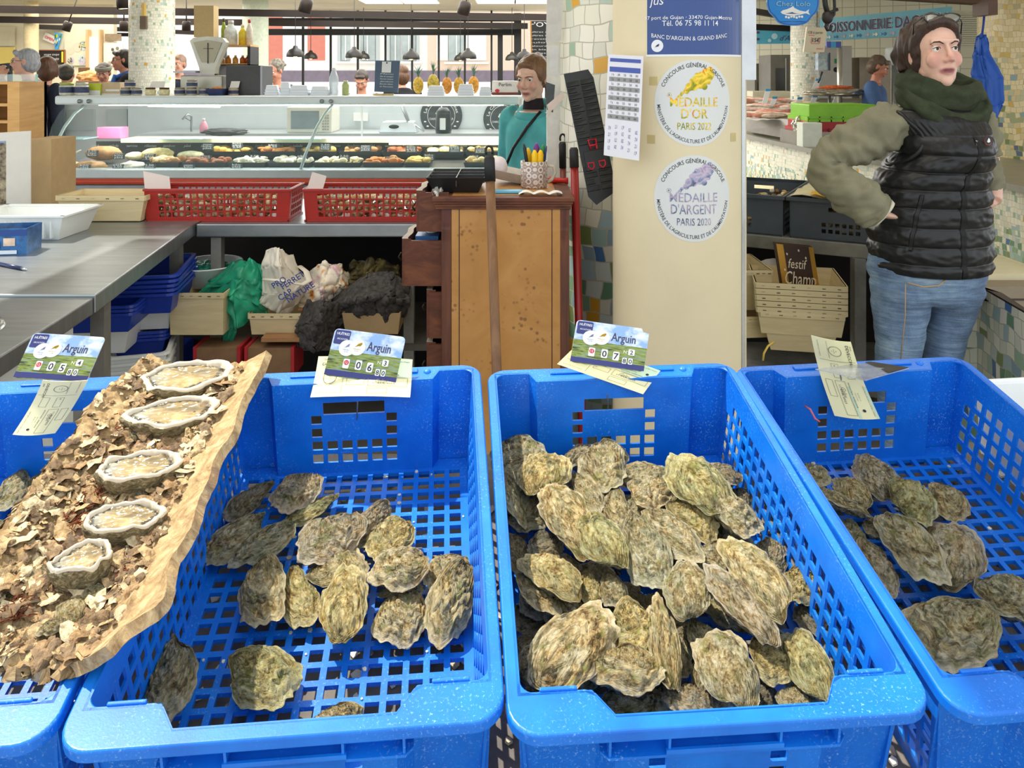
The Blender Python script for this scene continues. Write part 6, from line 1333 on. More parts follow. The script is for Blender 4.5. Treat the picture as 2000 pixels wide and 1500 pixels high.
m = M(mt('#fff3c0', .4, 0, 0, emit=5)); m.tube([(P(290, 0, 5.5).x, 5.5, 1.277), (P(430, 0, 5.5).x, 5.5, 1.272)], .008, 8); m.tube([(P(760, 0, 5.6).x, 5.6, 1.012), (P(1010, 0, 5.6).x, 5.6, 1.012)], .007, 8); obj('strip_light', m, t, world=True)
m = M(white)
for k in range(22): u = 185+k*36; m.text(('pâté', 'salade', 'terrine', 'rillettes', 'jambon')[k % 5], .028, lambda a, b: Vector((P(u, 0, 5.77).x+a, 5.777, .975+b)), shear=.3)
obj('chalk_writing', m, t, world=True)
obj('cool_tube', M(mt('#eefcff', .4, 0, 0, emit=3)).box(GX0+.2, GX1-.1, 5.42, 5.44, 1.278, 1.286), t, world=True)
for k in range(3): lamp('counter_tube_light', 'AREA', (GX0+.55+k*.95, 5.5, 1.27), (0, 0, 0), 4.5, (.9, 1, 1), .8, .15)
ob = [mt(c, .6, 0, .3, 30, .4, 60) for c in ('#e3c98a', '#b98a54', '#d9b45a', '#e6d9b0', '#c9803a', '#9a5a34', '#e8e0c8', '#6f7d3a')]
def tray(u0, u1, vb, Y, cmat, lab, h=.045):
    x0, x1 = P(u0, 0, Y).x, P(u1, 0, Y).x; zb = P(0, vb, Y).z; w_ = (x1-x0)/2
    t = thing('food_tray', lab, 'tray', loc=((x0+x1)/2, Y+.1, zb)); m = M(mt('#2b2b2c', .4, 0, .05)); m.open_box((0, 0, 0), (w_*.9, .09), (w_, .1), h, .004); obj('tray_body', m, t)
    m = M(cmat); rd = random.Random(int(u0)); m.box(-w_*.88, w_*.88, -.085, .085, .01, h*.7)
    for k in range(26): m.ell((rd.uniform(-w_*.78, w_*.78), rd.uniform(-.075, .075), h*.85+rd.uniform(0, .022)), (rd.uniform(.016, .04), rd.uniform(.014, .024), rd.uniform(.010, .022)), 8, 6)
    tag(obj('food', m, t), kind='stuff')
names = ('creamy yellow salad', 'brown meat', 'golden pastries', 'pale sliced sausage', 'orange stuffed vegetables', 'dark red stew', 'white slices', 'green beans')
for i, (u0, u1, c) in enumerate(((400, 485, 2), (490, 578, 4), (582, 658, 2), (662, 742, 1), (745, 822, 5), (830, 906, 3), (909, 990, 0))): tray(u0, u1, 309, 5.55, ob[c], 'upper-row black tray of %s, %s' % (names[c], ('below the blue basket', 'under the pile of white tubs', 'right of the glass support', 'under the slicer', 'left of the dark jar', 'under the first round logo', 'rightmost of the row')[i]))
for i, (u0, u1, c) in enumerate(((285, 350, 1), (355, 440, 5), (445, 518, 6), (522, 606, 6), (611, 702, 3), (708, 786, 4), (789, 840, 2), (905, 1005, 0))): tray(u0, u1, 331, 5.28, ob[c], 'lower-row black tray of %s, %s' % (names[c], ('next to the loaves', 'under the row of small jars', 'above the left red crate edge', 'crossed by the glass support', 'above the right red crate', 'left of the black divided tray', 'just left of the broom', 'partly hidden by the mug')[i]))
def food(name, u, v, w_, h_, Y, c, lab, seed, amp=.15): obj(name, blob(ob[c], P(u, v, Y), (w_*.56/F*Y, .07, h_*.68/F*Y), seed, amp, n=24, k=14), label=lab, cat='food')
food('cheese_wedge', 123, 300, 34, 20, 5.55, 3, 'pale block of cheese at the left end of the counter', 1, .08); food('terrine', 202, 299, 62, 20, 5.5, 1, 'long brown terrine in the counter', 2, .1); food('bread_loaf', 264, 305, 32, 12, 5.5, 3, 'small pale loaf right of the brown terrine', 3, .1); food('bread_loaf', 308, 301, 56, 18, 5.5, 0, 'long pale loaf in the middle left of the counter', 4, .12); food('bread_loaf', 372, 303, 44, 12, 5.5, 3, 'pale loaf beside the first black tray', 5, .1)
food('roast_joint', 130, 324, 50, 14, 5.3, 0, 'pale joint in the lower row at the left end', 6, .15); food('roast_joint', 178, 324, 52, 14, 5.3, 1, 'brown joint in the lower row under the terrine', 7, .15); food('sausage_pile', 260, 324, 42, 12, 5.3, 6, 'pale sausages in the lower row beneath the loaves', 8, .3); food('bread_knot', 320, 314, 38, 14, 5.38, 0, 'knotted pale bread at the edge of the lower row', 9, .3)
obj('serving_paddle', M(mt('#d8cbb0', .5, 0, 0)).tube([P(118, 312, 5.4), P(158, 293, 5.4)], [.012, .004], 8), label='pale wooden paddle lying over the left end of the food', cat='paddle')
for i, (u, v, Y) in enumerate(((113, 301, 5.45), (180, 300, 5.4), (232, 305, 5.38), (292, 307, 5.38), (402, 310, 5.4), (497, 310, 5.4), (405, 287, 5.6), (463, 285, 5.6), (533, 288, 5.6), (635, 288, 5.55), (714, 290, 5.55), (803, 292, 5.5), (888, 292, 5.5), (938, 294, 5.5), (119, 327, 5.22), (165, 328, 5.22), (230, 327, 5.22), (292, 328, 5.22), (368, 328, 5.22), (462, 327, 5.22), (590, 310, 5.35), (672, 310, 5.35), (763, 312, 5.35), (838, 308, 5.35), (926, 310, 5.35))):
    m = M(mt('#34383a', .5, 0, 0)); w_ = 11; c = P(u, v, Y); s = w_/F*Y; m.slab(c+Vector((-s, 0, -s*.55)), c+Vector((s, 0, -s*.55)), c+Vector((s, .01, s*.55)), c+Vector((-s, .01, s*.55)), (0, 1, 0), .003)
    for k in range(3): m.text(('pâté', '2,50', 'maison', 'kilo')[(i+k) % 4], .018, lambda a, b: c+Vector((a, -.002, b+.012-k*.013)), white, width=s*1.5)
    o = obj('food_price_tag', m, label='small black food tag with white handwriting standing '+('at the back' if v < 296 else 'in the middle' if v < 320 else 'at the front')+' of the counter', cat='price tag', group='black food tags in the counter, '+('back' if v < 296 else 'middle' if v < 320 else 'front')+' row')
# things on the counter's top shelf
TS = tz1
def onshelf(u, Y=5.55): return (P(u, 0, Y).x, Y, TS)
jarb = mt('#d9dccb', .25, 0, .2, 30)
def jar(u, w_, h_, lid, body, lab, z=0, Y=5.55, grp=None):
    s = w_/2/F*Y; hh = h_/F*Y; x, y, z0 = onshelf(u, Y); t = thing('preserve_jar', lab, 'jar', loc=(x, y, z0+z), group=grp)
    obj('jar_body', M(mt(body, .25, 0, .15, 40)).lathe([(0, 0), (s*.9, 0), (s, hh*.1), (s, hh*.72), (s*.85, hh*.8), (0, hh*.8)], 20, cap=False), t); obj('lid', M(mt(lid, .3, .4, .1)).lathe([(s*.92, hh*.8), (s*.92, hh), (0, hh)], 20), t); obj('paper_label', M(mt('#3f4a6b' if lid != '#4a2c20' else '#e9dcae', .5, 0, .3, 60)).lathe([(s*1.02, hh*.2), (s*1.02, hh*.65)], 20, cap=False), t)
jar(131, 28, 25, '#b5c06a', '#d8d8c4', 'left of two large glass jars at the left end of the counter top'); jar(160, 25, 25, '#c9cabb', '#dcd8cc', 'right of two large glass jars at the left end of the counter top')
for i, (u, z, lab) in enumerate(((246, 0, 'small jar at the lower left of the three beside the brown carton'), (267, 0, 'small jar at the lower right of the three beside the brown carton'), (254, .052, 'small jar on top of the two beside the brown carton'), (351, 0, 'leftmost small jar of the pyramid in front of the scale'), (374, 0, 'middle lower jar of the pyramid in front of the scale'), (399, 0, 'rightmost small jar of the row in front of the scale'), (375, .052, 'top jar of the pyramid in front of the scale'))): jar(u, 20, 15, '#9c968a', '#c9c2ae', lab, z)
jar(294, 20, 15, '#4a2c20', '#e6d7a8', 'left cream-labelled jar below the white card'); jar(321, 20, 15, '#4a2c20', '#e6d7a8', 'right cream-labelled jar below the white card'); jar(456, 20, 15, '#cfcac0', '#e6c9a8', 'single jar with a white card right of the blue basket')
for u, lab in ((306, 'white card standing on the two cream-labelled jars'), (457, 'white card standing on the single jar')): a = onshelf(u); m = M(paperw).slab(Vector(a)+Vector((-.05 if u < 400 else -.03, 0, .05)), Vector(a)+Vector((.05 if u < 400 else .03, 0, .05)), Vector(a)+Vector((.05 if u < 400 else .035, .02, .095)), Vector(a)+Vector((-.04 if u < 400 else -.025, .02, .095)), (0, 1, 0), .002); obj('white_card', m, label=lab, cat='card')
def bx(name, u0, u1, vt, Y, dep, col, lab, cat='box', parts=None, z0=None, vb=None):
    a = P(u0, vt, Y); b = P(u1, vt, Y); zb = z0 if z0 is not None else (TS if vb is None else P(0, vb, Y).z); t = thing(name, lab, cat, loc=((a.x+b.x)/2, Y+dep/2, zb)); w_ = (b.x-a.x)/2; h_ = a.z-zb
    obj('body', M(mt(col, .5, 0, .06, 20) if isinstance(col, str) else col).box(-w_, w_, -dep/2, dep/2, 0, h_), t, bevel=.004)
    if parts:
        for nm, fn in parts: m = M(); fn(m, w_, h_, -dep/2); obj(nm, m, t)
    return t
bx('paper_box', 172, 196, 163, 5.6, .12, '#c6d33a', 'lime green and white box behind the jars', parts=[('lower_band', lambda m, w, h, y: m.use(white).box(-w*.98, w*.98, y-.002, y, 0, h*.4))])
bx('carton', 192, 234, 161, 5.62, .15, '#cdb38c', 'pale brown carton with a white strip behind the small jars', 'carton', parts=[('strip', lambda m, w, h, y: (m.use(white).box(-w*.3, w*.95, y-.002, y, h*.3, h*.45), m.box(-w, w, y-.002, y, 0, h*.12)))])
m = M(mt('#2c3c66', .4, 0, .1)); m.T = Matrix.Translation(onshelf(425, 5.5)); m.open_box((0, 0, 0), (.04, .05), (.055, .07), .045, .004); t = thing('bread_basket', 'small dark blue basket with rolls left of the grey block', 'basket', loc=onshelf(425, 5.5)); obj('basket_body', m, t, world=True); obj('bread', M(ob[4]).ell((0, 0, .045), (.04, .04, .015)), t)
bx('till_housing', 441, 512, 128, 5.58, .25, mt('#4a4a4c', .5, .2, .1), 'tall dark grey appliance block on the counter', 'appliance', parts=[('trim', lambda m, w, h, y: m.use(mt('#9a9c9e', .3, .6, 0)).box(w-.012, w, y-.002, y+.01, 0, h))])
def wtub(u, w_, h_, lab): s = w_/2/F*5.5; hh = h_/F*5.5; m = M(mt('#eef4fb', .3, 0, .02)); t = thing('white_tub', lab, 'tub', loc=onshelf(u, 5.5)); m.frustum((0, 0, 0), (s, s*.8), (s*.75, s*.6), hh); obj('tub_body', m, t, bevel=.004); m = M(mt('#dfe8f4', .3, 0, 0)); m.frustum((0, 0, hh*.25), (s*1.02, s*.82), (s*.98, s*.8), .005); m.frustum((0, 0, hh*.5), (s*.95, s*.75), (s*.92, s*.73), .005); obj('stacked_rims', m, t, bevel=.001)
for u, w_, h_, lab in ((532, 26, 20, 'upturned white tub just right of the grey block'), (587, 38, 20, 'wide stack of upturned white tubs, left of the water bottle'), (625, 34, 18, 'upturned white tub touching the water bottle'), (852, 34, 19, 'white tub in front of the first pineapples'), (910, 32, 22, 'tallest stack of white tubs, below the fourth pineapple'), (948, 24, 17, 'small white tub beside the fruit box'), (558, 20, 26, 'grey-white card holder between the white tubs')): wtub(u, w_, h_, lab)
t = thing('water_bottle', 'clear plastic water bottle on the counter', 'bottle', loc=onshelf(652)); obj('bottle_body', M(mt('#dfe9ee', .08, 0, .05, 40, alpha=.6)).lathe([(0, 0), (.03, 0), (.032, .02), (.029, .05), (.032, .08), (.031, .12), (.015, .165), (.012, .17)], 20, cap=False), t); obj('cap', M(white).lathe([(.014, .168), (.014, .185), (0, .185)], 14), t)
t = thing('green_bottle', 'squat green tea bottle right of the water bottle', 'bottle', loc=onshelf(675)); obj('bottle_body', M(mt('#b4bf7e', .2, 0, .15, 30)).lathe([(0, 0), (.024, 0), (.024, .07), (.018, .085), (.014, .088)], 18), t); obj('cap', M(mt('#d5d9c0', .3, 0, 0)).lathe([(.016, .088), (.016, .1), (0, .1)], 14), t)
t = board('slate_board', [(731, 179), (777, 181), (781, 119), (733, 118)], 5.56, mt('#52667c', .5, 0, .06, 20), 'blue-grey slate menu board on a small easel, with a white slip pinned on top', 'menu board', parts=[('writing', lambda m, f: [m.text(s, .055, lambda a, b: f(.004)(a*5+.5, b+.56-k*.08), white, shear=.2, width=.11) for k, s in enumerate(('Menu', 'Pâté de campagne', 'Terrine maison', 'Jambon', 'Boudin blanc', 'et Saucisse'))]), ('slip', lambda m, f: m.use(white).rect(.28, .66, .62, .97, f(.003))), ('pin', lambda m, f: m.use(tx).disc(.48, .93, .03, f(.006), 10))])
obj('easel_foot', M(ob[0]).box(P(728, 0, 5.5).x, P(768, 0, 5.5).x, 5.5, 5.53, TS, TS+.012), t, world=True)
t = bx('fruit_box', 961, 1012, 158, 5.66, .2, '#e9e2dc', 'white fruit box with small lettering right of the pineapples', parts=[('printing', lambda m, w, h, y: (m.text('Perlim', .035, lambda a, b: (a, y-.002, b+h*.62), ink, .004), m.use(redm).ell((-w*.6, y, h*.3), (.016, .003, .012)), m.use(mt('#8c4a44', .5, 0, 0)).box(-w, w, y-.002, y, 0, h*.18)))])
leafm = mt('#5d7f6c', .5, 0, .2)
def pineapple(u, sc_, lab, Y=6.1, col='#c9953a'):
    p = P(u, 187, Y); t = thing('pineapple', lab, 'pineapple', loc=p); s = sc_; m = M(mt(col, .6, 0, .5, 55, .6, 60)); m.ell((0, 0, .085*s), (.042*s, .042*s, .07*s), 18, 14); obj('fruit', m, t); m = M(leafm); rd = random.Random(u)
    for k in range(22):
        a = rd.uniform(0, 6.28); l = rd.uniform(.05, .11)*s; o_ = rd.uniform(.2, 1); m.tube([(0, 0, .145*s), (math.cos(a)*.012*o_, math.sin(a)*.012*o_, .145*s+l*.6), (math.cos(a)*.045*o_, math.sin(a)*.045*o_, .145*s+l)], [.007, .006, .001], 5, flat=.4)
    obj('leaf_crown', m, t)
for u, s, c, lab in ((817, .92, '#c4a03c', 'leftmost of the five pineapples behind the counter'), (846, 1.05, '#b8a244', 'second pineapple from the left, with the tallest crown'), (873, .9, '#cf8a35', 'middle pineapple of the five'), (896, .9, '#c99a3a', 'fourth pineapple from the left'), (925, .95, '#cf9236', 'rightmost of the five pineapples')): pineapple(u, s, lab, col=c)
z_ = P(0, 187, 6.1).z; t = thing('fruit_shelf', 'narrow raised shelf under the five pineapples', 'shelf', loc=P(870, 187, 6.1)); obj('board', M(white).box(P(700, 0, 6.1).x, P(1022, 0, 6.1).x, 6.0, 6.25, z_-.02, z_), t, world=True); obj('post', M(white).box(P(1014, 0, 6.1).x, P(1020, 0, 6.1).x, 6.2, 6.22, 0, z_-.02).box(P(700, 0, 6.1).x, P(703, 0, 6.1).x, 6.2, 6.22, 0, z_-.02), t, world=True); bx('produce_stand', 148, 205, 158, 8.6, .4, '#8a6a48', 'brown market stand under the orange produce', 'stand', z0=0)
# rear work area seen through the glass
m = M(mt('#ccd7da', .4, 0, .03)); m.box(P(250, 0, 6.9).x, P(1040, 0, 6.9).x, 6.9, 6.95, 0, P(0, 192, 6.9).z); struct('wall_back', m)
m = M(mt('#c9d0d0', .4, 0, .03)); m.box(P(100, 0, 6.95).x, P(250, 0, 6.9).x, 6.95, 7.0, 0, P(0, 192, 6.9).z)
m.use(mt('#aeb8b8', .4, 0, .05)).box(P(126, 0, 6.9).x, P(180, 0, 6.9).x, 6.93, 6.95, P(0, 255, 6.9).z, P(0, 214, 6.9).z); m.box(P(205, 0, 6.9).x, P(245, 0, 6.9).x, 6.93, 6.95, P(0, 255, 6.9).z, P(0, 214, 6.9).z); obj('rear_cabinet', m, label='pale grey cabinet doors seen through the counter glass', cat='cabinet')
wb = M(mt('#b9bfc0', .3, .5, .05)); wb.box(P(280, 0, 6.4).x, P(1020, 0, 6.4).x, 6.35, 6.88, 1.00, 1.03); obj('rear_worktop', wb, label='steel worktop behind the counter', cat='worktop')
def RB(u0, u1, v0, Y=6.45): return P(u0, 0, Y).x, P(u1, 0, Y).x, P(0, v0, Y).z
t = thing('microwave', 'beige microwave oven behind the counter glass', 'microwave', loc=(P(603, 0, 6.5).x, 6.6, 1.03)); x0, x1, z1 = RB(560, 648, 209)
obj('body', M(mt('#d6d5c8', .4, 0, .02)).box(x0, x1, 6.45, 6.75, 1.03, z1), t, world=True, bevel=.008); obj('door', M(mt('#7c8a90', .15, 0, .1)).box(x0+.035, x1-.10, 6.44, 6.45, 1.06, z1-.03), t, world=True)
m = M(mt('#9a9a90', .4, 0, 0))
for r_ in range(6):
    for c_ in range(3): m.box(x1-.075+c_*.02, x1-.063+c_*.02, 6.443, 6.45, 1.05+r_*.022, 1.062+r_*.022)
obj('keypad', m, t, world=True)
bx('pink_box', 189, 235, 249, 5.62, .12, '#ef7fae', 'bright pink box on the rear ledge inside the counter', z0=1.045)
t = thing('soap_bottle', 'pink soap bottle beside the tap', 'bottle', loc=(P(396, 0, 6.4).x, 6.42, 1.03)); obj('bottle_body', M(mt('#e8a0b4', .3, 0, .1)).lathe([(0, 0), (.03, 0), (.032, .05), (.022, .08), (.01, .095)], 16), t); obj('cap', M(white).lathe([(.012, .095), (.012, .115), (0, .115)], 10), t)
t = thing('tap', 'chrome tap over the rear sink', 'tap', loc=(P(374, 0, 6.6).x, 6.6, 1.03)); obj('spout', M(steel).tube([(0, 0, 0), (0, 0, .12), (-.02, -.03, .14), (-.05, -.06, .10)], .009, 8), t); obj('lever', M(steel).tube([(0, 0, .08), (-.05, 0, .11)], .005, 6), t)
t = thing('meat_slicer', 'white electric meat slicer behind the counter glass', 'slicer', loc=(P(780, 0, 6.5).x, 6.5, 1.03)); m = M(mt('#d8dfe4', .25, .2, .03)); m.frustum((0, 0, 0), (.15, .1), (.12, .08), .09); obj('body', m, t, bevel=.01); m = M(steel); m.lathe([(.09, -.004), (.1, 0), (.09, .004)], 28, Matrix.Translation((.05, -.02, .15)) @ Matrix.Rotation(1.2, 4, 'Y')); obj('blade', m, t); m = M(mt('#c4ccd0', .2, .5, 0)); m.tube([(.1, -.03, .08), (.2, -.05, .01)], .008, 6); obj('lever', m, t); obj('switch_plate', M(black).ell((-.03, -.095, .05), (.04, .006, .016)), t)
t = thing('blender_jar', 'dark cylindrical jar with a white emblem in front of the first round logo', 'jar', loc=(P(866, 0, 6.4).x, 6.4, 1.03)); obj('jar_body', M(mt('#23272c', .3, 0, 0)).lathe([(0, 0), (.06, 0), (.065, .03), (.055, .17), (.03, .2), (0, .2)], 20), t); obj('emblem', M(white).box(-.022, .022, -.066, -.062, .03, .12), t)
def logo(uc, vc, rpx, lab):
    c = P(uc, vc, 6.89); r = rpx/F*6.89; t = thing('round_logo', lab, 'logo', loc=c); f = lambda e: (lambda a, b: Vector((c.x+a, 6.889-e, c.z+b))); m = M(mt('#3a4046', .5, 0, 0)); m.disc(0, 0, r, f(.001), 48); obj('disc', m, t, world=True); m = M(white)
    m.disc(0, 0, r*.66, f(.003), 40, r*.64); m.text('Le Cochon à Plumes', r*.2, f(.003), arc=(r*.72, PI/2, 1), off=.006, width=r*2.0); m.text('CHARCUTIER • TRAITEUR', r*.15, lambda a, b: f(.003)(a, b-r*.2), width=r*1.15); m.text('FUMEUR', r*.15, lambda a, b: f(.003)(a, b-r*.42), width=r*.5)
    m.shape([(r*x, r*y) for x, y in ((-.28, .1), (-.2, .25), (-.05, .3), (.0, .5), (.12, .3), (.3, .34), (.2, .2), (.28, .02), (.1, .06), (-.05, .0), (-.1, .08), (-.2, .02))], f(.003))
    for k in range(9): a = PI+.35+k*(PI-.7)/8; m.ell((c.x+r*.82*math.cos(a), 6.885, c.z+r*.82*math.sin(a)), (r*.06, .002, r*.035), 8, 5)
    obj('lettering', m, t, world=True)
logo(862, 226, 41, 'dark round wall logo with a white winged pig, partly behind the dark jar'); logo(984, 232, 40, 'dark round wall logo with a white winged pig beside the girl in turquoise')
obj('folded_cloths', blob(mt('#55585a', .8, 0, .2), P(440, 258, 6.4), (.16, .1, .03), 5, .3), label='dark folded cloths on the rear worktop left of the microwave', cat='cloth')
m = M(white); m.cbox(P(705, 228, 6.88), (.12, .03, .07)); obj('wall_socket', m, label='white wall sockets right of the microwave', cat='socket')
# scale, rack, jars on rack, roll
t = thing('weighing_scale', 'old shop scale with a fan-shaped dial on the counter', 'scale', loc=onshelf(405, 5.75)); sv = mt('#c9c7b8', .35, .3, .08)
q = lambda u, v: P(u, v, 5.72); m = M(sv); pts = [(u, v) for u, v in ((372, 80), (378, 75), (405, 72), (433, 74), (440, 82), (420, 132), (418, 144), (392, 144), (390, 132))]; a = [q(*p) for p in pts]; n = len(a); m.add([tuple(p) for p in a]+[tuple(p+Vector((0, .08, 0))) for p in a], [tuple(range(n)), tuple(range(2*n-1, n-1, -1))]+[(i, (i+1) % n, n+(i+1) % n, n+i) for i in range(n)]); obj('dial_housing', m, t, world=True, bevel=.004)
m = M(mt('#bab59c', .4, 0, .06)); m.add([tuple(q(*p)+Vector((0, -.006, 0))) for p in ((378, 83), (405, 78), (434, 83), (418, 122), (394, 122))], [(0, 1, 2, 3, 4)]); m.use(ink).tube([q(407, 124)+Vector((0, -.01, 0)), q(407, 84)+Vector((0, -.01, 0))], .003, 5); m.tube([q(398, 95)+Vector((0, -.01, 0)), q(418, 95)+Vector((0, -.01, 0))], .0015, 4); obj('dial', m, t, world=True)
m = M(sv); m.box(q(356, 0).x, q(438, 0).x, 5.68, 5.85, TS, P(0, 147, 5.72).z); obj('scale_base', m, t, world=True, bevel=.01); m = M(steel); m.box(q(345, 0).x, q(388, 0).x, 5.66, 5.86, P(0, 142, 5.72).z, P(0, 139, 5.72).z); obj('pan', m, t, world=True)
t = thing('wall_rack', 'small dark metal rack with a wooden shelf holding bottles, behind the scale', 'rack', loc=P(462, 150, 6.0)); xa, xb = P(424, 0, 6.0).x, P(493, 0, 6.0).x
obj('shelf_board', M(wd_).box(xa, xb, 5.95, 6.15, P(0, 91, 6.0).z, P(0, 88, 6.0).z), t, world=True); obj('frame', M(black).box(xb-.02, xb, 5.95, 6.15, P(0, 170, 6).z, P(0, 91, 6).z).box(xa, xa+.02, 5.95, 6.15, P(0, 170, 6).z, P(0, 91, 6).z).box(xa, xb, 5.95, 6.15, P(0, 128, 6).z, P(0, 126, 6).z), t, world=True); obj('lower_shelf', M(wd_).box(xa+.02, xb-.02, 5.96, 6.14, P(0, 126, 6).z, P(0, 124, 6).z), t, world=True)
def vial(u, v0, v1, w_, col, capc, lab, al=1, Y=6.05):
    p = P(u, v1, Y); hh = (v1-v0)/F*Y; s = w_/2/F*Y; t = thing('bottle', lab, 'bottle', loc=p); obj('bottle_body', M(mt(col, .15, 0, .25, 30, alpha=al)).lathe([(0, 0), (s, 0), (s, hh*.6), (s*.5, hh*.78), (s*.35, hh*.88)], 16), t); obj('stopper', M(mt(capc, .4, 0, 0)).lathe([(s*.42, hh*.86), (s*.42, hh), (0, hh)], 12), t)
vial(437, 36, 85, 10, '#8fa53a', '#3d4a1a', 'green oil bottle standing on the rack shelf'); vial(451, 40, 88, 26, '#cdd3d0', '#c9cac5', 'large glass jar of shallots on the rack shelf', .8); vial(474, 48, 88, 16, '#d9c23a', '#d8cfa0', 'yellow limoncello bottle on the rack shelf'); vial(487, 38, 88, 13, '#d9cfc0', '#a83a2e', 'clear swing-top bottle at the right of the rack shelf', .8)
for i, (u, c) in enumerate(((433, '#e2a84c'), (446, '#d98f35'), (460, '#e5b45e'), (474, '#c9702e'), (484, '#b5532a'))): vial(u, 108, 124, 11, c, '#d9d4c8', ('leftmost amber jar', 'second amber jar', 'middle amber jar', 'fourth amber jar', 'rightmost amber jar')[i]+' on the lower shelf of the rack')
obj('paper_roll', M(mt('#c3a877', .7, 0, .05, 40)).box(P(384, 0, 5.9).x, P(422, 0, 5.9).x, 5.85, 5.95, P(0, 73, 5.9).z, P(0, 12, 5.9).z), label='hanging block of brown paper bags above the scale', cat='paper bags')
obj('hanging_brush', M(mt('#6a5a4a', .6, 0, .1), mt('#d9b45a', .6, 0, 0)).box(P(266, 0, 7.3).x, P(278, 0, 7.3).x, 7.37, 7.42, P(0, 56, 7.3).z, P(0, 30, 7.3).z).use(mt('#d9b45a', .6, 0, 0)).box(P(270, 0, 7.3).x, P(275, 0, 7.3).x, 7.37, 7.41, P(0, 30, 7.3).z, P(0, 5, 7.3).z), label='brush with a yellow handle hanging on the mosaic column', cat='brush')
# pendant lamps
def pendant(u, v, w_, Y, lab):
    p = P(u, v, Y); s = w_/2/F*Y; t = thing('pendant_lamp', lab, 'pendant lamp', loc=p); obj('shade', M(mt('#2c2a28', .4, .3, .1)).lathe([(s, -.0), (s*1.02, .015), (s*.95, s*.45), (s*.7, s*.8), (s*.3, s*1.0), (s*.22, s*1.25), (0, s*1.3)], 28, cap=False), t); obj('cord', M(black).tube([(0, 0, s*1.2), (0, 0, 2.40-p.z)], .004, 6), t); obj('bulb', M(mt('#ffd9a0', .5, 0, 0, emit=2)).ell((0, 0, s*.2), (s*.3, s*.3, s*.3), 10, 8), t)
for u, v, w_, Y, lab in ((577, 111, 34, 9.6, 'leftmost pendant lamp, the larger of its pair'), (607, 115, 26, 11, 'smaller pendant lamp right of the leftmost one'), (692, 113, 34, 9.6, 'third pendant lamp, the larger of the second pair'), (710, 115, 24, 11, 'small pendant lamp half behind the third one'), (803, 116, 33, 9.6, 'single pendant lamp above the slate board'), (914, 115, 33, 9.6, 'pendant lamp above the fourth pineapple'), (899, 118, 24, 11, 'small pendant lamp just left of the one above the pineapples'), (1000, 118, 26, 11, 'small pendant lamp left of the girl in turquoise'), (1024, 116, 32, 9.6, 'rightmost pendant lamp, above the girl in turquoise')): pendant(u, v, w_, Y, lab)

# ---------------- fish hall on the right ----------------
struct('wall_right', M(mt('#d9d2b4', .5, 0, .04, 2)).box(P(1400, 0, 10.0).x, 8, 11.2, 11.3, 0, 2.75))
def tilew():
    s = NT('white wall tiles'); tc = s.n.new('ShaderNodeTexCoord'); mp = s.n.new('ShaderNodeMapping'); mp.inputs['Rotation'].default_value = (PI/2, 0, 0); s.L(tc.outputs['Object'], mp.inputs[0]); br = s.n.new('ShaderNodeTexBrick'); s.L(mp.outputs[0], br.inputs[0]); br.inputs['Scale'].default_value = 1; br.inputs['Brick Width'].default_value = .12; br.inputs['Row Height'].default_value = .12; br.offset = 0
    br.inputs['Mortar Size'].default_value = .004; br.inputs['Color1'].default_value = (*hx('#dcd8be'), 1); br.inputs['Color2'].default_value = (*hx('#e4e0c8'), 1); br.inputs['Mortar'].default_value = (*hx('#b5b096'), 1); s.L(br.outputs['Color'], s.b.inputs['Base Color']); s.b.inputs['Roughness'].default_value = .3; return s.m
tw_ = tilew(); a, b = P(1445, 0, 9.0), P(1930, 0, 6.6); m = M(tw_); m.add([(a.x, 10.3, 0), (b.x+1.4, 8.9, 0), (b.x+1.4, 8.9, 2.7), (a.x, 10.3, 2.7)], [(0, 1, 2, 3)]); m.add([(a.x, 10.35, 0), (b.x+1.4, 8.95, 0), (b.x+1.4, 8.95, 2.7), (a.x, 10.35, 2.7)], [(3, 2, 1, 0)]); struct('wall_fish', m)
def long_sign(name, u0, Y0, u1, Y1, z0, z1, col, label, parts):
    a, b = P(u0, 0, Y0), P(u1, 0, Y1); th = thing(name, label, 'sign', loc=((a.x+b.x)/2, (Y0+Y1)/2, z0)); N = Vector((b.y-a.y, -(b.x-a.x), 0)).normalized(); N = N if N.y < 0 else -N; L_ = math.hypot(b.x-a.x, b.y-a.y)
    f = lambda e: (lambda x, y: Vector((a.x+(b.x-a.x)*x/L_, a.y+(b.y-a.y)*x/L_, z0+y))+N*e); m = M(mt(col, .5, 0, .05)); m.slab(f(0)(0, 0), f(0)(L_, 0), f(0)(L_, z1-z0), f(0)(0, z1-z0), -N, .02); obj('panel', m, th, world=True)
    for nm, fn in parts: m = M(); fn(m, f, L_, z1-z0); obj(nm, m, th, world=True)
plum = mt('#4a3a5e', .5, 0, 0)
def pd(m, f, L_, h_):
    m.text('POISSONNERIE DAGORN', h_*.62, lambda a, b: f(.004)(a+L_*.54, b+h_*.36), mt('#e6e3e6', .5, 0, 0), .035, width=L_*.90); m.text('POISSONNERIE DAGORN', h_*.62, lambda a, b: f(.009)(a+L_*.54, b+h_*.36), plum, .012, width=L_*.885)
def fishes(m, f, L_, h_):
    cols = ('#c9a8b4', '#e8e4d4', '#2f72ac')
    for k in range(15): x = L_*.07+k*L_*.062; s = h_*.1; m.use(mt(cols[k % 3], .5, 0, 0)).shape([(x-s*1.6, h_*.15-s*.7), (x-s*1.2, h_*.15), (x-s*1.6, h_*.15+s*.7), (x-s*.4, h_*.15+s*.1), (x+s*.5, h_*.15+s*.8), (x+s*1.4, h_*.15), (x+s*.5, h_*.15-s*.8), (x-s*.4, h_*.15-s*.1)], f(.004))
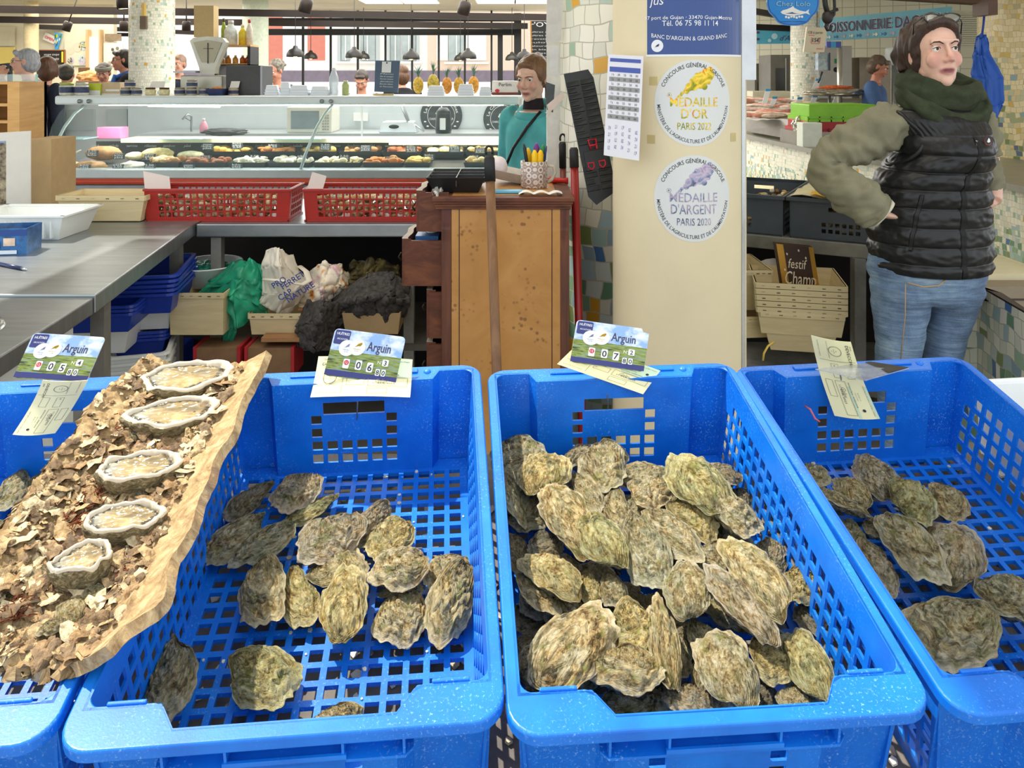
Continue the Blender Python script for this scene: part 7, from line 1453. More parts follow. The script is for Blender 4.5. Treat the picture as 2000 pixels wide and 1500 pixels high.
long_sign('fishmonger_sign', 1590, 8.6, 1856, 7.0, 1.84, 2.07, '#6fb4c9', 'long light blue fishmonger banner with plum lettering and a row of fish', [('lettering', pd), ('fish_row', fishes)])
long_sign('second_fish_sign', 1478, 8.6, 1548, 8.5, 1.815, 1.97, '#4fa9c4', 'short blue sign with bubbles, partly hidden by the oval sign', [('lettering', lambda m, f, L_, h_: (m.text('Poissonnerie', h_*.45, lambda a, b: f(.004)(a+L_*.62, b+h_*.85), plum, shear=.3, width=L_*.7), m.text("d'A", h_*.5, lambda a, b: f(.004)(a+L_*.78, b+h_*.2), plum, shear=.4), m.use(mt('#b4dbe6', .5, 0, 0)).disc(L_*.5, h_*.5, h_*.2, f(.004)), m.disc(L_*.36, h_*.22, h_*.12, f(.004)), m.use(plum).rect(0, L_*.08, h_*.25, h_*.4, f(.004)), m.rect(0, L_*.08, h_*.7, h_*.85, f(.004))))])
column(1572, 54, 7.6, mosaic('beige mosaic', .026, False, dense=(.7, 1.35)), 0, 6, 0, 2.75)
ss = mt('#8d877a', .35, .6, .06); 
bx('fridge', 1505, 1546, 107, 8.3, .4, mt('#6e6b60', .4, .3, .08), 'tall grey fridge with a dark glass front left of the beige column', 'fridge', z0=0, parts=[('glass_panel', lambda m, w, h, y: m.use(mt('#35342f', .2, 0, 0)).box(-w*.5, w*.3, y-.01, y, h*.72, h*.92)), ('door_edge', lambda m, w, h, y: m.use(mt('#a5a294', .3, .6, 0)).box(w*.35, w*.45, y-.02, y, .1, h*.98))])
bx('ice_maker', 1474, 1500, 124, 8.75, .4, mt('#7d796b', .4, .3, .08), 'low grey machine with vertical louvres at the far left of the fish stall', 'ice machine', z0=0, parts=[('louvres', lambda m, w, h, y: [m.use(mt('#4d4a40', .4, 0, 0)).box(-w*.7+k*w*.3, -w*.6+k*w*.3, y-.01, y, h*.72, h*.88) for k in range(5)])])
bx('steel_cabinet', 1600, 1664, 90, 8.0, .5, ss, 'tall brown-grey steel cabinet behind the card reader', 'cabinet', z0=0, parts=[('green_label', lambda m, w, h, y: m.use(mt('#1f8a4a', .5, 0, 0)).box(-w*.05, w*.12, y-.01, y, h*.905, h*.93)), ('dial', lambda m, w, h, y: m.use(black).ell((w*.02, y, h*.87), (.025, .01, .025)))])
bx('steel_locker', 1678, 1740, 112, 8.1, .4, mt('#8a7f6c', .4, .4, .08), 'brown steel doors behind the fishmonger', 'cabinet', z0=0); bx('counter_back', 1470, 1545, 178, 8.0, .2, '#cfc9ae', 'cream rear counter behind the fish display', 'counter', z0=0)
t = thing('water_heater', 'white cylindrical water heater beside the fishmonger', 'water heater', loc=P(1748, 128, 7.8)); obj('tank', M(white).lathe([(0, 0), (.08, .01), (.09, .05), (.09, .15), (.08, .17), (0, .18)], 20), t); obj('pipe', M(steel).tube([(0, 0, 0), (0, 0, -1.55)], .03, 10), t)
m = M(mt('#c9c3a6', .5, 0, .03)); 
for k in range(15): z = P(0, 88, 7.2).z+k*.019; m.box(P(1862, 0, 7.2).x, P(1926, 0, 7.2).x, 7.2, 7.215, z, z+.012)
m.box(P(1858, 0, 7.2).x, P(1930, 0, 7.2).x, 7.22, 7.24, P(0, 92, 7.2).z, P(0, 20, 7.2).z); struct('louvred_vent', m)  # louvred vent, hung clear of the tiled wall behind
# fish counter
FC = [(1.89, 7.4), (1.92, 6.7), (1.99, 5.3), (2.22, 3.76), (2.22, 3.4)]; fm = mosaic('fish counter mosaic', .026, dense=(.68, .85))
m = M(fm); s_ = 0
for (a, b) in zip(FC, FC[1:]):
    L_ = math.hypot(b[0]-a[0], b[1]-a[1]); k = m.add([(a[0], a[1], .66), (b[0], b[1], .66), (b[0], b[1], .98), (a[0], a[1], .98)], [(0, 1, 2, 3)])
    for j, q_ in enumerate(((s_, .66), (s_+L_, .66), (s_+L_, .98), (s_, .98))): m.uv[k+j] = q_
    s_ += L_
m.use(mt('#dcd3b0', .6, 0, .04))
for (a, b) in zip(FC, FC[1:]): m.add([(a[0]-.3, a[1], 0), (b[0]-.3, b[1], 0), (b[0]-.3, b[1], .62), (a[0]-.3, a[1], .62)], [(0, 1, 2, 3)]); m.add([(a[0]-.3, a[1], .62), (b[0]-.3, b[1], .62), (b[0], b[1], .62), (a[0], a[1], .62)], [(0, 1, 2, 3)]); m.add([(a[0], a[1], .62), (b[0], b[1], .62), (b[0], b[1], .66), (a[0], a[1], .66)], [(0, 1, 2, 3)])
t = thing('fish_counter', 'long fishmonger counter faced with pale mosaic and a steel edge', 'counter', loc=(2.9, 7, 0)); obj('mosaic_front', m, t, world=True)
m = M(mt('#9a978c', .3, .7, .1))
for (a, b) in zip(FC, FC[1:]): m.add([(a[0]-.03, a[1], .97), (b[0]-.03, b[1], .97), (b[0]-.03, b[1], 1.0), (a[0]-.03, a[1], 1.0), (a[0]+.8, a[1], 1.0), (b[0]+.8, b[1], 1.0), (a[0]-.03, a[1], .97), (a[0], a[1], .97), (b[0], b[1], .97), (b[0]-.03, b[1], .97)], [(0, 1, 2, 3), (3, 2, 5, 4), (6, 7, 8, 9)])
obj('steel_top', m, t, world=True)
m = M(mt('#8f8c84', .35, .7, .1)); m.add([tuple(P(1450, 255, 6.85)), tuple(P(1602, 282, 5.5)), tuple(P(1600, 236, 5.6)), tuple(P(1450, 228, 6.95)), tuple(P(1700, 192, 7.3)), tuple(P(1450, 192, 8.1))], [(0, 1, 2, 3), (3, 2, 4, 5)]); obj('display_riser', m, t, world=True)
rd = random.Random(4)
for k in range(46):
    u = rd.uniform(1458, 1600); v = rd.uniform(194, 232); Y = 6.3+(232-v)/38*1.6; zz = P(u, v, Y).z; x = P(u, 0, Y).x; a = rd.uniform(-.5, .5)
    c = ('#e6a08c', '#d9b8a8', '#c98a72', '#b0a49c', '#e8c8b4')[k % 5]; t = thing('fish', 'pink and silver fish laid out on the ice of the fish counter', 'fish', M_=Matrix.Translation((x, Y, zz+.02)) @ Matrix.Rotation(a, 4, 'Z'), group='fish on the fish counter'); m = M(mt(c, .35, 0, .3, 30)); m.tube([(-.13, 0, 0), (-.09, 0, 0), (-.02, 0, 0), (.06, 0, 0), (.1, 0, 0)], [(.004, .006), (.022, .016), (.03, .02), (.014, .01), (.006, .004)], 10); obj('fish_body', m, t); m = M(mt('#b98470', .4, 0, .2)); m.prism([(.095, 0), (.14, .035), (.125, 0), (.14, -.035)], .004); obj('tail', m, t)
m = M(mt('#e4e6e2', .3, 0, .15, 60, .5, 90)); m.grid(lambda a, b: P(1452+a*150, 234-b*42, 6.2+b*1.7)+Vector((0, 0, .01*nz(a*9, b*9))), 30, 20); obj('crushed_ice', m, label='crushed ice under the fish on the fish counter', cat='ice', kind='stuff')
for i, (u0, v0, u1, v1, lab) in enumerate(((1493, 203, 1500, 178, 'leftmost leaning price label over the fish'), (1505, 212, 1513, 193, 'second leaning price label over the fish'), (1549, 222, 1562, 194, 'third leaning price label over the fish'), (1578, 218, 1592, 190, 'price label beside the green crate'), (1590, 175, 1598, 158, 'price label on the foil fish boat'), (1628, 206, 1636, 188, 'price label right behind the green crate'))):
    a, b = P(u0, v0, 7.15), P(u1, v1, 7.15); m = M(white, mt('#3f9ad0', .5, 0, 0)); s = .022; m.slab(a+Vector((-s, 0, 0)), a+Vector((s, 0, 0)), b+Vector((s, 0, 0)), b+Vector((-s, 0, 0)), (0, 1, 0), .004); m.use(m.mats[1]).slab(b+Vector((-s, -.002, 0)), b+Vector((s, -.002, 0)), b+Vector((s+.004, -.002, .02)), b+Vector((-s+.004, -.002, .02)), (0, 1, 0), .004); obj('fish_price_label', m, label=lab, cat='price label')
foil = mt('#cfc9b8', .2, .8, .3, 30, .8, 60); o = obj('foil_boat', blob(foil, P(1632, 180, 6.9), (.25, .09, .035), 3, .25), label='foil-wrapped boat of cooked prawns raised over the fish', cat='dish'); obj('prawn_heap', blob(mt('#e0703e', .5, 0, .3, 60), P(1632, 172, 6.9), (.12, .06, .02), 5, .5), label='orange cooked prawns on the foil boat', cat='prawns', kind='stuff'); obj('boat_post', M(steel).tube([P(1620, 185, 6.9), P(1620, 262, 6.9)], .012, 8), label='thin post under the foil boat', cat='post')
lime = mt('#86c62a', .4, 0, .08); 
def gcrate(u0, u1, v0, v1, Y, col, lab):
    a, b = P(u0, v1, Y), P(u1, v0, Y); w_ = (b.x-a.x)/2; h_ = b.z-a.z; t = thing('stackable_crate', lab, 'crate', loc=((a.x+b.x)/2, Y+.2, a.z)); m = M(col); m.box(-w_*.95, w_*.95, -.19, .19, 0, h_); obj('crate_body', m, t, bevel=.008); m = M(col); m.box(-w_, w_, -.2, .2, 0, h_*.12); m.box(-w_, w_, -.2, .2, h_*.22, h_*.3)
    for k in range(7): x = -w_+k*w_/3; m.box(x-.004, x+.004, -.2, .2, 0, h_*.3)
    obj('ribs', m, t)
gcrate(1578, 1716, 204, 238, 5.6, lime, 'upturned lime green plastic crate stacked on the red one'); gcrate(1572, 1712, 236, 258, 5.6, mt('#b01c1c', .4, 0, .08), 'red plastic crate under the lime green one')
bx('foam_slab', 1568, 1606, 240, 5.5, .12, '#e6eadc', 'white foam block standing against the red crate', 'foam block', z0=P(0, 290, 5.5).z); obj('crate_stand', M(ss).box(P(1566, 0, 5.55).x, P(1716, 0, 5.55).x, 5.6, 6.0, 1.0, P(0, 258, 5.6).z), label='steel stand under the red and green crates', cat='stand')
obj('foil_ball', blob(foil, P(1560, 252, 5.75), (.04, .04, .07), 9, .4), label='crumpled foil hanging at the corner of the fish counter', cat='foil')
t = board('payment_sign', [(1570, 101), (1610, 102), (1616, 54), (1576, 53)], 5.6, mt('#efe2c6', .5, 0, .03), 'cream card sign with handwritten CB 15 euro notice', 'sign', parts=[('writing', lambda m, f: (m.text('CB à partir', .15, lambda a, b: f(.004)(a*3.6+.45, b+.74), ink, width=.2), m.text('15€', .24, lambda a, b: f(.004)(a*5+.52, b+.4), ink, .01, width=.07), m.text('merci', .12, lambda a, b: f(.004)(a*5+.75, b+.1), redm, width=.06), m.use(redm).rect(.12, .42, .66, .68, f(.004)), m.rect(.3, .7, .33, .35, f(.004)), m.rect(.28, .3, .35, .6, f(.004)), m.rect(.7, .72, .35, .6, f(.004))))])
t = thing('card_reader_post', 'grey post with a mirror box and a coloured card holder behind the fish', 'post', loc=P(1640, 220, 7.0)); obj('pole', M(mt('#c4c2b6', .3, .6, 0)).tube([P(1640, 0, 7.0)*1+Vector((0, 0, .98-P(1640, 0, 7.0).z)), P(1640, 92, 7.0)], .022, 12), t, world=True); m = M(mt('#5a66b8', .5, 0, 0), mt('#4aa6d8', .5, 0, 0)); m.box(P(1615, 0, 6.95).x, P(1643, 0, 6.95).x, 6.95, 6.97, P(0, 93, 6.95).z, P(0, 81, 6.95).z); m.use(m.mats[1]).box(P(1623, 0, 6.95).x, P(1632, 0, 6.95).x, 6.94, 6.95, P(0, 93, 6.95).z, P(0, 81, 6.95).z); obj('card_holder', m, t, world=True)
m = M(mt('#b8c9da', .15, .3, .4, 20)); m.box(P(1598, 0, 6.6).x, P(1618, 0, 6.6).x, 6.6, 6.66, P(0, 137, 6.6).z, P(0, 105, 6.6).z); m.use(mt('#4a5058', .3, .3, 0)).box(P(1617, 0, 6.6).x, P(1620, 0, 6.6).x, 6.58, 6.68, P(0, 138, 6.6).z, P(0, 103, 6.6).z); m.tube([P(1606, 140, 6.6), P(1598, 162, 6.6)], .008, 6); obj('mirror_box', m, t, world=True)
# oval hanging sign, hook, beams
cs = P(1549, -2, 4.0); r_ = 51/F*4.0; t = thing('oval_sign', 'bright blue oval hanging sign with white lettering and a drawn fish', 'sign', loc=cs)
f = lambda e: (lambda a, b: Vector((cs.x+a, 4.0-e, cs.z+b))); pts = []
for k in range(64): a = 2*PI*k/64; s = 1-.07*abs(math.sin(2*a+PI/4*0))**8; q_ = max(abs(math.cos(a)), .0); pts.append((r_*math.copysign(abs(math.cos(a))**.75, math.cos(a))*s, r_*1.02*math.copysign(abs(math.sin(a))**.9, math.sin(a))*s))
m = M(mt('#1687dc', .25, 0, .03)); m.add([tuple(f(0)(x, y)) for x, y in pts]+[tuple(f(-.012)(x, y)) for x, y in pts], [tuple(range(64)), tuple(range(127, 63, -1))]+[(i, (i+1) % 64, 64+(i+1) % 64, 64+i) for i in range(64)]); m.use(mt('#1f4fae', .3, 0, 0)).add([tuple(f(.001)(x*q_, y*q_)) for q_ in (.94, .97) for x, y in pts], [(i, 64+i, 64+(i+1) % 64, (i+1) % 64) for i in range(64)]); obj('panel', m, t, world=True)
m = M(white); m.text('Chez Lolo', .034, lambda a, b: f(.002)(a, b-.035), mt('#1c3f8f', .4, 0, 0), .03, width=.168); m.text('Chez Lolo', .034, lambda a, b: f(.003)(a, b-.035), mt('#8fd0f4', .4, 0, 0), .004, width=.166)
fs = [(-.062, -.064), (-.05, -.055), (-.03, -.050), (-.012, -.042), (0, -.034), (.006, -.044), (.03, -.056), (.06, -.062), (.078, -.05), (.074, -.064), (.082, -.078), (.062, -.07), (.03, -.078), (0, -.083), (-.03, -.08), (-.055, -.072)]
m.use(white).shape(fs, f(.002)); m.use(mt('#27478f', .4, 0, 0)).shape([(x*.7-.005, y*.35-.052) for x, y in fs[1:8]], f(.004)); m.use(white)
for k in range(7): m.disc(-.035+k*.013, -.088-.003*math.sin(k*2), .006, f(.002), 10)
m.text('poissons coquillages', .010, lambda a, b: f(.002)(a, b-.113), mt('#1c3f8f', .4, 0, 0), shear=.3, width=.12); obj('lettering', m, t, world=True)
obj('hanger', M(black).tube([f(0)(0, r_), f(0)(0, r_+.5)], .003, 6), t, world=True)
t = thing('ceiling_hook', 'black metal rail end with a hook and clamp hanging from the ceiling', 'hook', loc=P(1615, 0, 3.6)); h3 = lambda u, v: P(u, v, 3.6)
obj('hook', M(black).tube([h3(1628, -30), h3(1630, 14), h3(1629, 28), h3(1618, 42), h3(1612, 52), h3(1616, 59), h3(1622, 58), h3(1624, 50)], .007, 8), t, world=True); obj('bracket', M(black).tube([h3(1607, -30), h3(1612, 10), h3(1617, 30)], .012, 8).tube([h3(1612, 28), h3(1636, 18)], .008, 6), t, world=True); obj('clamp', M(mt('#2a2422', .5, 0, .1)).ell(h3(1616, 34), (.025, .02, .03)), t, world=True)
m = M(mt('#5b4130', .5, 0, .1)); a, b = P(1620, -6, 5.0), P(1938, -6, 4.4); m.slab(Vector((a.x, 5.0, 1.97)), Vector((b.x, 4.4, 1.86)), Vector((b.x, 4.4, 2.2)), Vector((a.x, 5.0, 2.2)), (0, 1, 0), .1); m.box(b.x-.05, b.x, 4.35, 4.5, 1.80, 2.2); obj('ceiling_beam', m, label='brown beam across the top right above the fishmonger banner', cat='beam')
beam(1450, 52, 1553, 56, H+.50, .06, 'ceiling_beam', 'dark beam end behind the oval sign'); beam(1450, 18, 1520, 30, H+.60, .05, 'ceiling_beam', 'pale-edged rail left of the oval sign')
# warm mosaic column, apron, ledge, near low wall
xw, rw, yw = P(1925, 0, 5.0).x+.36, .36, 5.0; m = M(mosaic('warm mosaic', .032, True, dense=(1.0, 1.75))); m.grid(lambda a, b: (xw+rw*math.sin(a*2*PI), yw+rw*math.cos(a*2*PI), .8+b*1.95), 48, 1, uv=lambda a, b: (a*2*PI*rw, .8+b*1.95)); struct('pillar_7', m)
m = M(mt('#2c5fc0', .6, 0, .12, 6)); Y = 4.5; rows = [[(1914, 68), (1924, 68)], [(1906, 75), (1926, 75)], [(1899, 110), (1932, 105)], [(1896, 150), (1958, 152)], [(1900, 200), (1956, 205)], [(1910, 238), (1944, 236)]]
m2 = cloth(mt('#2c5fc0', .6, 0, .1, 6), [[P(*r[0], Y), P((r[0][0]+r[1][0])/2, (r[0][1]+r[1][1])/2, Y-.04), P(*r[1], Y)] for r in rows], .004, 30, .015, 24, 40); t = thing('apron', 'bright blue apron hanging on a hook beside the warm mosaic column', 'apron', loc=P(1925, 240, Y)); obj('apron_body', m2, t, world=True); obj('strap', M(mt('#23499a', .6, 0, 0)).tube([P(1918, 70, Y-.02), P(1921, 45, Y), P(1923, 22, Y)], .006, 6), t, world=True)
m = M(mt('#e2d8b4', .6, 0, .04)); m.box(1.78, 3.4, 3.39, 3.74, .0, .655); m.use(mt('#9a8c78', .6, 0, .06)).box(1.80, 3.4, 3.28, 3.385, .0, .63); m.use(mt('#4a4038', .6, 0, 0)).box(1.80, 3.4, 3.276, 3.28, .575, .582); obj('cream_ledge', m, label='cream ledge with a brown front behind the woman on the right', cat='ledge')
nm = mosaic('near low wall mosaic', .05, dense=(-.4, .9)); W0, W1, ZW = (P(1908, 0, 3.02).x, 3.02), (P(2090, 0, 2.4).x, 2.4), .70
m = M(nm); L_ = math.hypot(W1[0]-W0[0], W1[1]-W0[1]); k = m.add([(W0[0], W0[1], 0), (W1[0], W1[1], 0), (W1[0], W1[1], ZW), (W0[0], W0[1], ZW)], [(0, 1, 2, 3)])
for j, q_ in enumerate(((0, 0), (L_, 0), (L_, ZW), (0, ZW))): m.uv[k+j] = q_
k = m.add([(W0[0]-.25, W0[1]+.05, 0), (W0[0], W0[1], 0), (W0[0], W0[1], ZW), (W0[0]-.25, W0[1]+.05, ZW)], [(0, 1, 2, 3)])
for j, q_ in enumerate(((-.25, 0), (0, 0), (0, ZW), (-.25, ZW))): m.uv[k+j] = q_
struct('wall_low', m); m = M(mt('#3a2a24', .4, 0, .1)); m.add([(W0[0]-.26, W0[1]+.03, ZW-.03), (W0[0], W0[1]-.02, ZW-.03), (W1[0], W1[1]-.02, ZW-.03), (W1[0]+.1, W1[1]+.5, ZW-.03), (W0[0]-.2, W0[1]+.2, ZW-.03)]+[(W0[0]-.26, W0[1]+.03, ZW+.005), (W0[0], W0[1]-.02, ZW+.005), (W1[0], W1[1]-.02, ZW+.005), (W1[0]+.1, W1[1]+.5, ZW+.005), (W0[0]-.2, W0[1]+.2, ZW+.005)], [(4, 3, 2, 1, 0), (5, 6, 7, 8, 9)]+[(i, (i+1) % 5, 5+(i+1) % 5, 5+i) for i in range(5)]); struct('trim_7', m)
# ---------------- people ----------------
def skin_mat(base, lips, blush, brow):
    s = NT('skin'); a = s.n.new('ShaderNodeAttribute'); a.attribute_name = 'dat'; sp = s.n.new('ShaderNodeSeparateColor'); s.L(a.outputs['Color'], sp.inputs[0])
    n = s.noise(s.obj(), 40, 4, .6); b = s.mix(s.math('MULTIPLY', n.outputs[0], .35), base, blush)
    c = s.mix(sp.outputs[2], b, blush); c = s.mix(sp.outputs[0], c, lips); c = s.mix(sp.outputs[1], c, brow); s.L(c, s.b.inputs['Base Color'])
    s.b.inputs['Roughness'].default_value = .45; s.b.inputs['Subsurface Weight'].default_value = .12; s.b.inputs['Subsurface Scale'].default_value = .01; return s.m
def hair_mat(a, b, sc_=40):
    s = NT('hair'); v = s.obj(); mp = s.n.new('ShaderNodeMapping'); mp.inputs['Scale'].default_value = (1, 1, .22); s.L(v, mp.inputs[0]); n = s.noise(mp.outputs[0], sc_, 5, .7, .8); r = s.ramp([(.3, a), (.7, b)]); s.L(n.outputs[0], r.inputs[0]); s.L(r.outputs[0], s.b.inputs['Base Color']); s.b.inputs['Roughness'].default_value = .45; s.bump(n.outputs[0], .8, .006); return s.m
def spline(pts, n):
    P_ = [np.array(p, float) for p in pts]; P_ = [2*P_[0]-P_[1]]+P_+[2*P_[-1]-P_[-2]]; out = []
    k = len(pts)-1
    for i in range(n+1):
        t = i/n*k; j = min(int(t), k-1); t -= j; a, b, c, d = P_[j:j+4]
        out.append(.5*((2*b)+(-a+c)*t+(2*a-5*b+4*c-d)*t*t+(-a+3*b-3*c+d)*t**3))
    return out
def limb(m, pts, n=40, k=24, amp=.0, seed=0, fr=6, cap=True):
    """pts (x,y,z,r[,r2]) splined; folds of cloth as noise"""
    sp = spline([tuple(p)+((p[3],) if len(p) == 4 else ()) for p in pts], n); vs = []; up = None
    for i, q in enumerate(sp):
        d = Vector(sp[min(i+1, n)][:3]-sp[max(i-1, 0)][:3]).normalized()
        if up is None: up = Vector((0, 1, .1)) if abs(d.y) < .8 else Vector((0, 0, 1))
        a = d.cross(up).normalized(); b = a.cross(d).normalized(); up = b; c = Vector(q[:3])
        for j in range(k):
            t = 2*PI*j/k; e = 1+amp*(nz(math.cos(t)*1.2+i*fr/n, math.sin(t)*1.2, i*fr/n*.6, seed)+.6*nz(math.cos(t)*2.5, math.sin(t)*2.5+i*fr*2.2/n, i*fr/n, seed+4))
            vs.append(tuple(c+a*math.cos(t)*q[3]*e+b*math.sin(t)*q[4]*e))
    fs = [(i*k+j, i*k+(j+1) % k, (i+1)*k+(j+1) % k, (i+1)*k+j) for i in range(n) for j in range(k)]
    if cap: fs += [tuple(range(k-1, -1, -1)), tuple(range(n*k, (n+1)*k))]
    m.add(vs, fs, True); return m
def head_shapes(m, T, fem=True):
    s0 = m.T; m.T = s0 @ T
    m.ell((0, .016, .032), (.074, .093, .083), 24, 16); m.ell((0, -.020, -.026), (.059, .066, .078), 24, 16); m.ell((0, -.066, -.090), (.020, .018, .018)); m.ell((0, -.03, -.07), (.046, .05, .04))
    for s in (-1, 1):
        m.ell((s*.036, -.058, -.022), (.024, .024, .028)); m.ell((s*.078, .014, -.002), (.008, .017, .030)); m.ell((s*.011, -.094, -.027), (.0085, .011, .008)); m.ell((s*.045, .0, -.055), (.014, .03, .03))
    m.tube([(0, -.080, .026), (0, -.094, .002), (0, -.106, -.018), (0, -.104, -.028)], [.007, .008, .0115, .009], 10)
    m.tube([(-.046, -.066, .033), (-.02, -.080, .034), (.02, -.080, .034), (.046, -.066, .033)], .0095, 8)
    m.tube([(-.024, -.078, -.056), (-.008, -.088, -.0525), (0, -.0885, -.0535), (.008, -.088, -.0525), (.024, -.078, -.056)], [.003, .0055, .005, .0055, .003], 8)
    m.tube([(-.022, -.077, -.060), (0, -.0865, -.0665), (.022, -.077, -.060)], [.003, .0072, .003], 8)
    m.T = s0
def face_post(m, Ti, open_mouth=.0):
    """sockets, mouth line and colour channels, after fusing"""
    m.col = []; inv = Ti.inverted(); G = lambda p, c, r: math.exp(-((p-Vector(c)).length/r)**2)
    for i, v in enumerate(m.v):
        p = inv @ Vector(v)
        if p.length > .17: m.col.append((0, 0, 0, 1)); continue
        e = max(G(p, (-.031, -.078, .012), .015), G(p, (.031, -.078, .012), .015)); dy = .0095*e
        ml = math.exp(-((p.z+.0590)/(.0022+open_mouth))**2)*math.exp(-(p.x/.021)**4)*(1 if p.y < -.06 else 0); dy += (.004+open_mouth*1.4)*ml
        lip = math.exp(-((p.z+.0595)/.0095)**4)*math.exp(-(p.x/.0235)**6)*(1 if p.y < -.068 else 0)
        bl = .6*max(G(p, (-.04, -.075, -.02), .022), G(p, (.04, -.075, -.02), .022), G(p, (0, -.108, -.02), .018), max(G(p, (-.08, .01, 0), .02), G(p, (.08, .01, 0), .02)))
        m.col.append((min(1, lip*(1-ml*.2)), ml*.75, min(1, bl), 1))
        if dy: m.v[i] = tuple(Ti @ (p+Vector((0, dy, 0))))
def face_parts(t, Ti, iris='#4a3a28', brow='#3a2a20', fem=True, sq=1):
    """Ti: head matrix in thing space"""
    sk = t['_skin'] if '_skin' in t else None
    m = M(mt('#f2eee8', .15, 0, 0), mt(iris, .1, 0, 0), mt('#0a0808', .1, 0, 0)); m.T = Ti
    for s in (-1, 1):
        m.use(m.mats[0]).ell((s*.031, -.0665, .012), (.0118, .0118, .0118), 16, 12); m.use(m.mats[1]).ell((s*.031+.001, -.0760, .012), (.0058, .0030, .0058), 14, 8); m.use(m.mats[2]).ell((s*.031+.001, -.0780, .012), (.0027, .0016, .0027), 10, 6)
    obj('eyes', m, t)
    m = M(mt(brow, .7, 0, .1)); m.T = Ti
    for s in (-1, 1): m.tube([(s*.013, -.0865, .026), (s*.026, -.0865, .0325), (s*.040, -.0775, .0325), (s*.050, -.067, .026)], [.0020, .0032, .0026, .001], 6, flat=.7)
    obj('eyebrows', m, t)
    m = M(mt('#2a1c18', .6, 0, 0)); m.T = Ti
    for s in (-1, 1): m.tube([(s*.0185, -.0765, .0125), (s*.025, -.0805, .0166*sq), (s*.034, -.0795, .0164*sq), (s*.0435, -.0715, .0125)], .0011, 5)
    obj('lashes', m, t)
def lids(m, T):
    s0 = m.T; m.T = s0 @ T
    for s in (-1, 1):
        m.tube([(s*.017, -.0745, .013), (s*.024, -.0787, .0196), (s*.035, -.0777, .0194), (s*.046, -.069, .013)], .0036, 8); m.tube([(s*.018, -.0735, .009), (s*.026, -.0765, .0035), (s*.036, -.0750, .0035), (s*.045, -.069, .009)], .0032, 8)
    m.T = s0
def hand(m, w, d, palm, L_=.17, curl=.5, side=1):
    """palm+5 fingers at wrist w, pointing d, palm normal; fused later"""
    w, d, n = Vector(w), Vector(d).normalized(), Vector(palm).normalized(); x = d.cross(n).normalized(); k = L_/.18
    m.tube([w, w+d*.03*k, w+d*.06*k, w+d*.085*k], [(.024*k, .017*k), (.033*k, .015*k), (.038*k, .013*k), (.036*k, .011*k)], 12)
    for i, (o, l) in enumerate(((-.029, .068), (-.010, .078), (.010, .074), (.028, .058))):
        b = w+d*.078*k+x*o*k; p = [b]; dd = d.copy()
        for q in range(3): dd = (dd+n*curl*(.35+.25*q)).normalized(); p.append(p[-1]+dd*l*k*(.45, .32, .23)[q])
        m.tube(p, [.0088*k, .0082*k, .0075*k, .006*k], 8)
    b = w+d*.02*k-x*.022*k*side; t1 = (d-x*.9*side+n*.3).normalized(); t2 = (d-x*.25*side+n*.4).normalized(); m.tube([b, b+t1*.038*k, b+t1*.038*k+t2*.030*k, b+t1*.038*k+t2*.052*k], [.012*k, .011*k, .0095*k, .007*k], 8)

# ---- the woman in the black quilted vest ----
YW = 2.80; px = YW/F
W = lambda u, v, dy=0: tuple(P(u, v, YW)+Vector((0, dy, 0)))
hc = P(1826, 106, YW); TH = Matrix.Translation(hc) @ Matrix.Rotation(R(0), 4, 'Z') @ Matrix.Rotation(R(-2), 4, 'Y') @ Matrix.Rotation(R(-4), 4, 'X') @ Matrix.Diagonal((.98, .98, 1.06, 1))
wo = thing('person', 'dark-haired person in a black quilted vest and green scarf, hands on hips, looking aside', 'person', loc=(P(1815, 0, YW).x, YW, 0))
sk1 = skin_mat('#e9c3ae', '#b8606a', '#d98f84', '#4a2a28')
m = M(sk1); head_shapes(m, TH); lids(m, TH)
limb(m, [W(1836, 150, .03)+(.05,), W(1838, 190, .03)+(.052,), W(1840, 215, .03)+(.075,)], 8, 16)
limb(m, [W(1838, 205, .03)+(.09, .07), W(1842, 260, .02)+(.118, .09), W(1832, 380, .02)+(.12, .09), W(1822, 480, .02)+(.14, .10), W(1818, 560, .02)+(.12, .08)], 16, 20)
limb(m, [W(1772, 240, .03)+(.040,), W(1690, 275, .03)+(.042,), W(1612, 322, .02)+(.038,), W(1650, 368, -.03)+(.034,), W(1694, 408, -.06)+(.026,)], 20, 14)
hand(m, W(1694, 408, -.06), Vector((.86, .3, -.25)), Vector((.1, .9, .2)), .165, .35, -1)
limb(m, [W(1912, 236, .04)+(.045,), W(1948, 270, .07)+(.04,), W(1962, 318, .10)+(.038,), W(1950, 365, .04)+(.034,), W(1938, 392, -.01)+(.026,)], 20, 14)
hand(m, W(1938, 392, -.01), Vector((-.5, .3, -.6)), Vector((-.3, .8, 0)), .165, .35, 1)
for (a, b, c) in (((1770, 560), (1762, 700), (1765, 940)), ((1862, 560), (1858, 700), (1850, 940))): limb(m, [W(*a, .04)+(.07,), W(*b, .04)+(.045,), W(*c, .04)+(.04,)], 12, 14); q = W(*c); m.ell((q[0], q[1]-.06, .045), (.045, .12, .045))
b_ = remesh(m, .0042, 3); b_.mats = [sk1]; face_post(b_, TH, .0038); obj('body', b_, wo, world=True)
TL = MW[wo.name].inverted() @ TH; face_parts(wo, TL, '#5a4632', '#33241d')
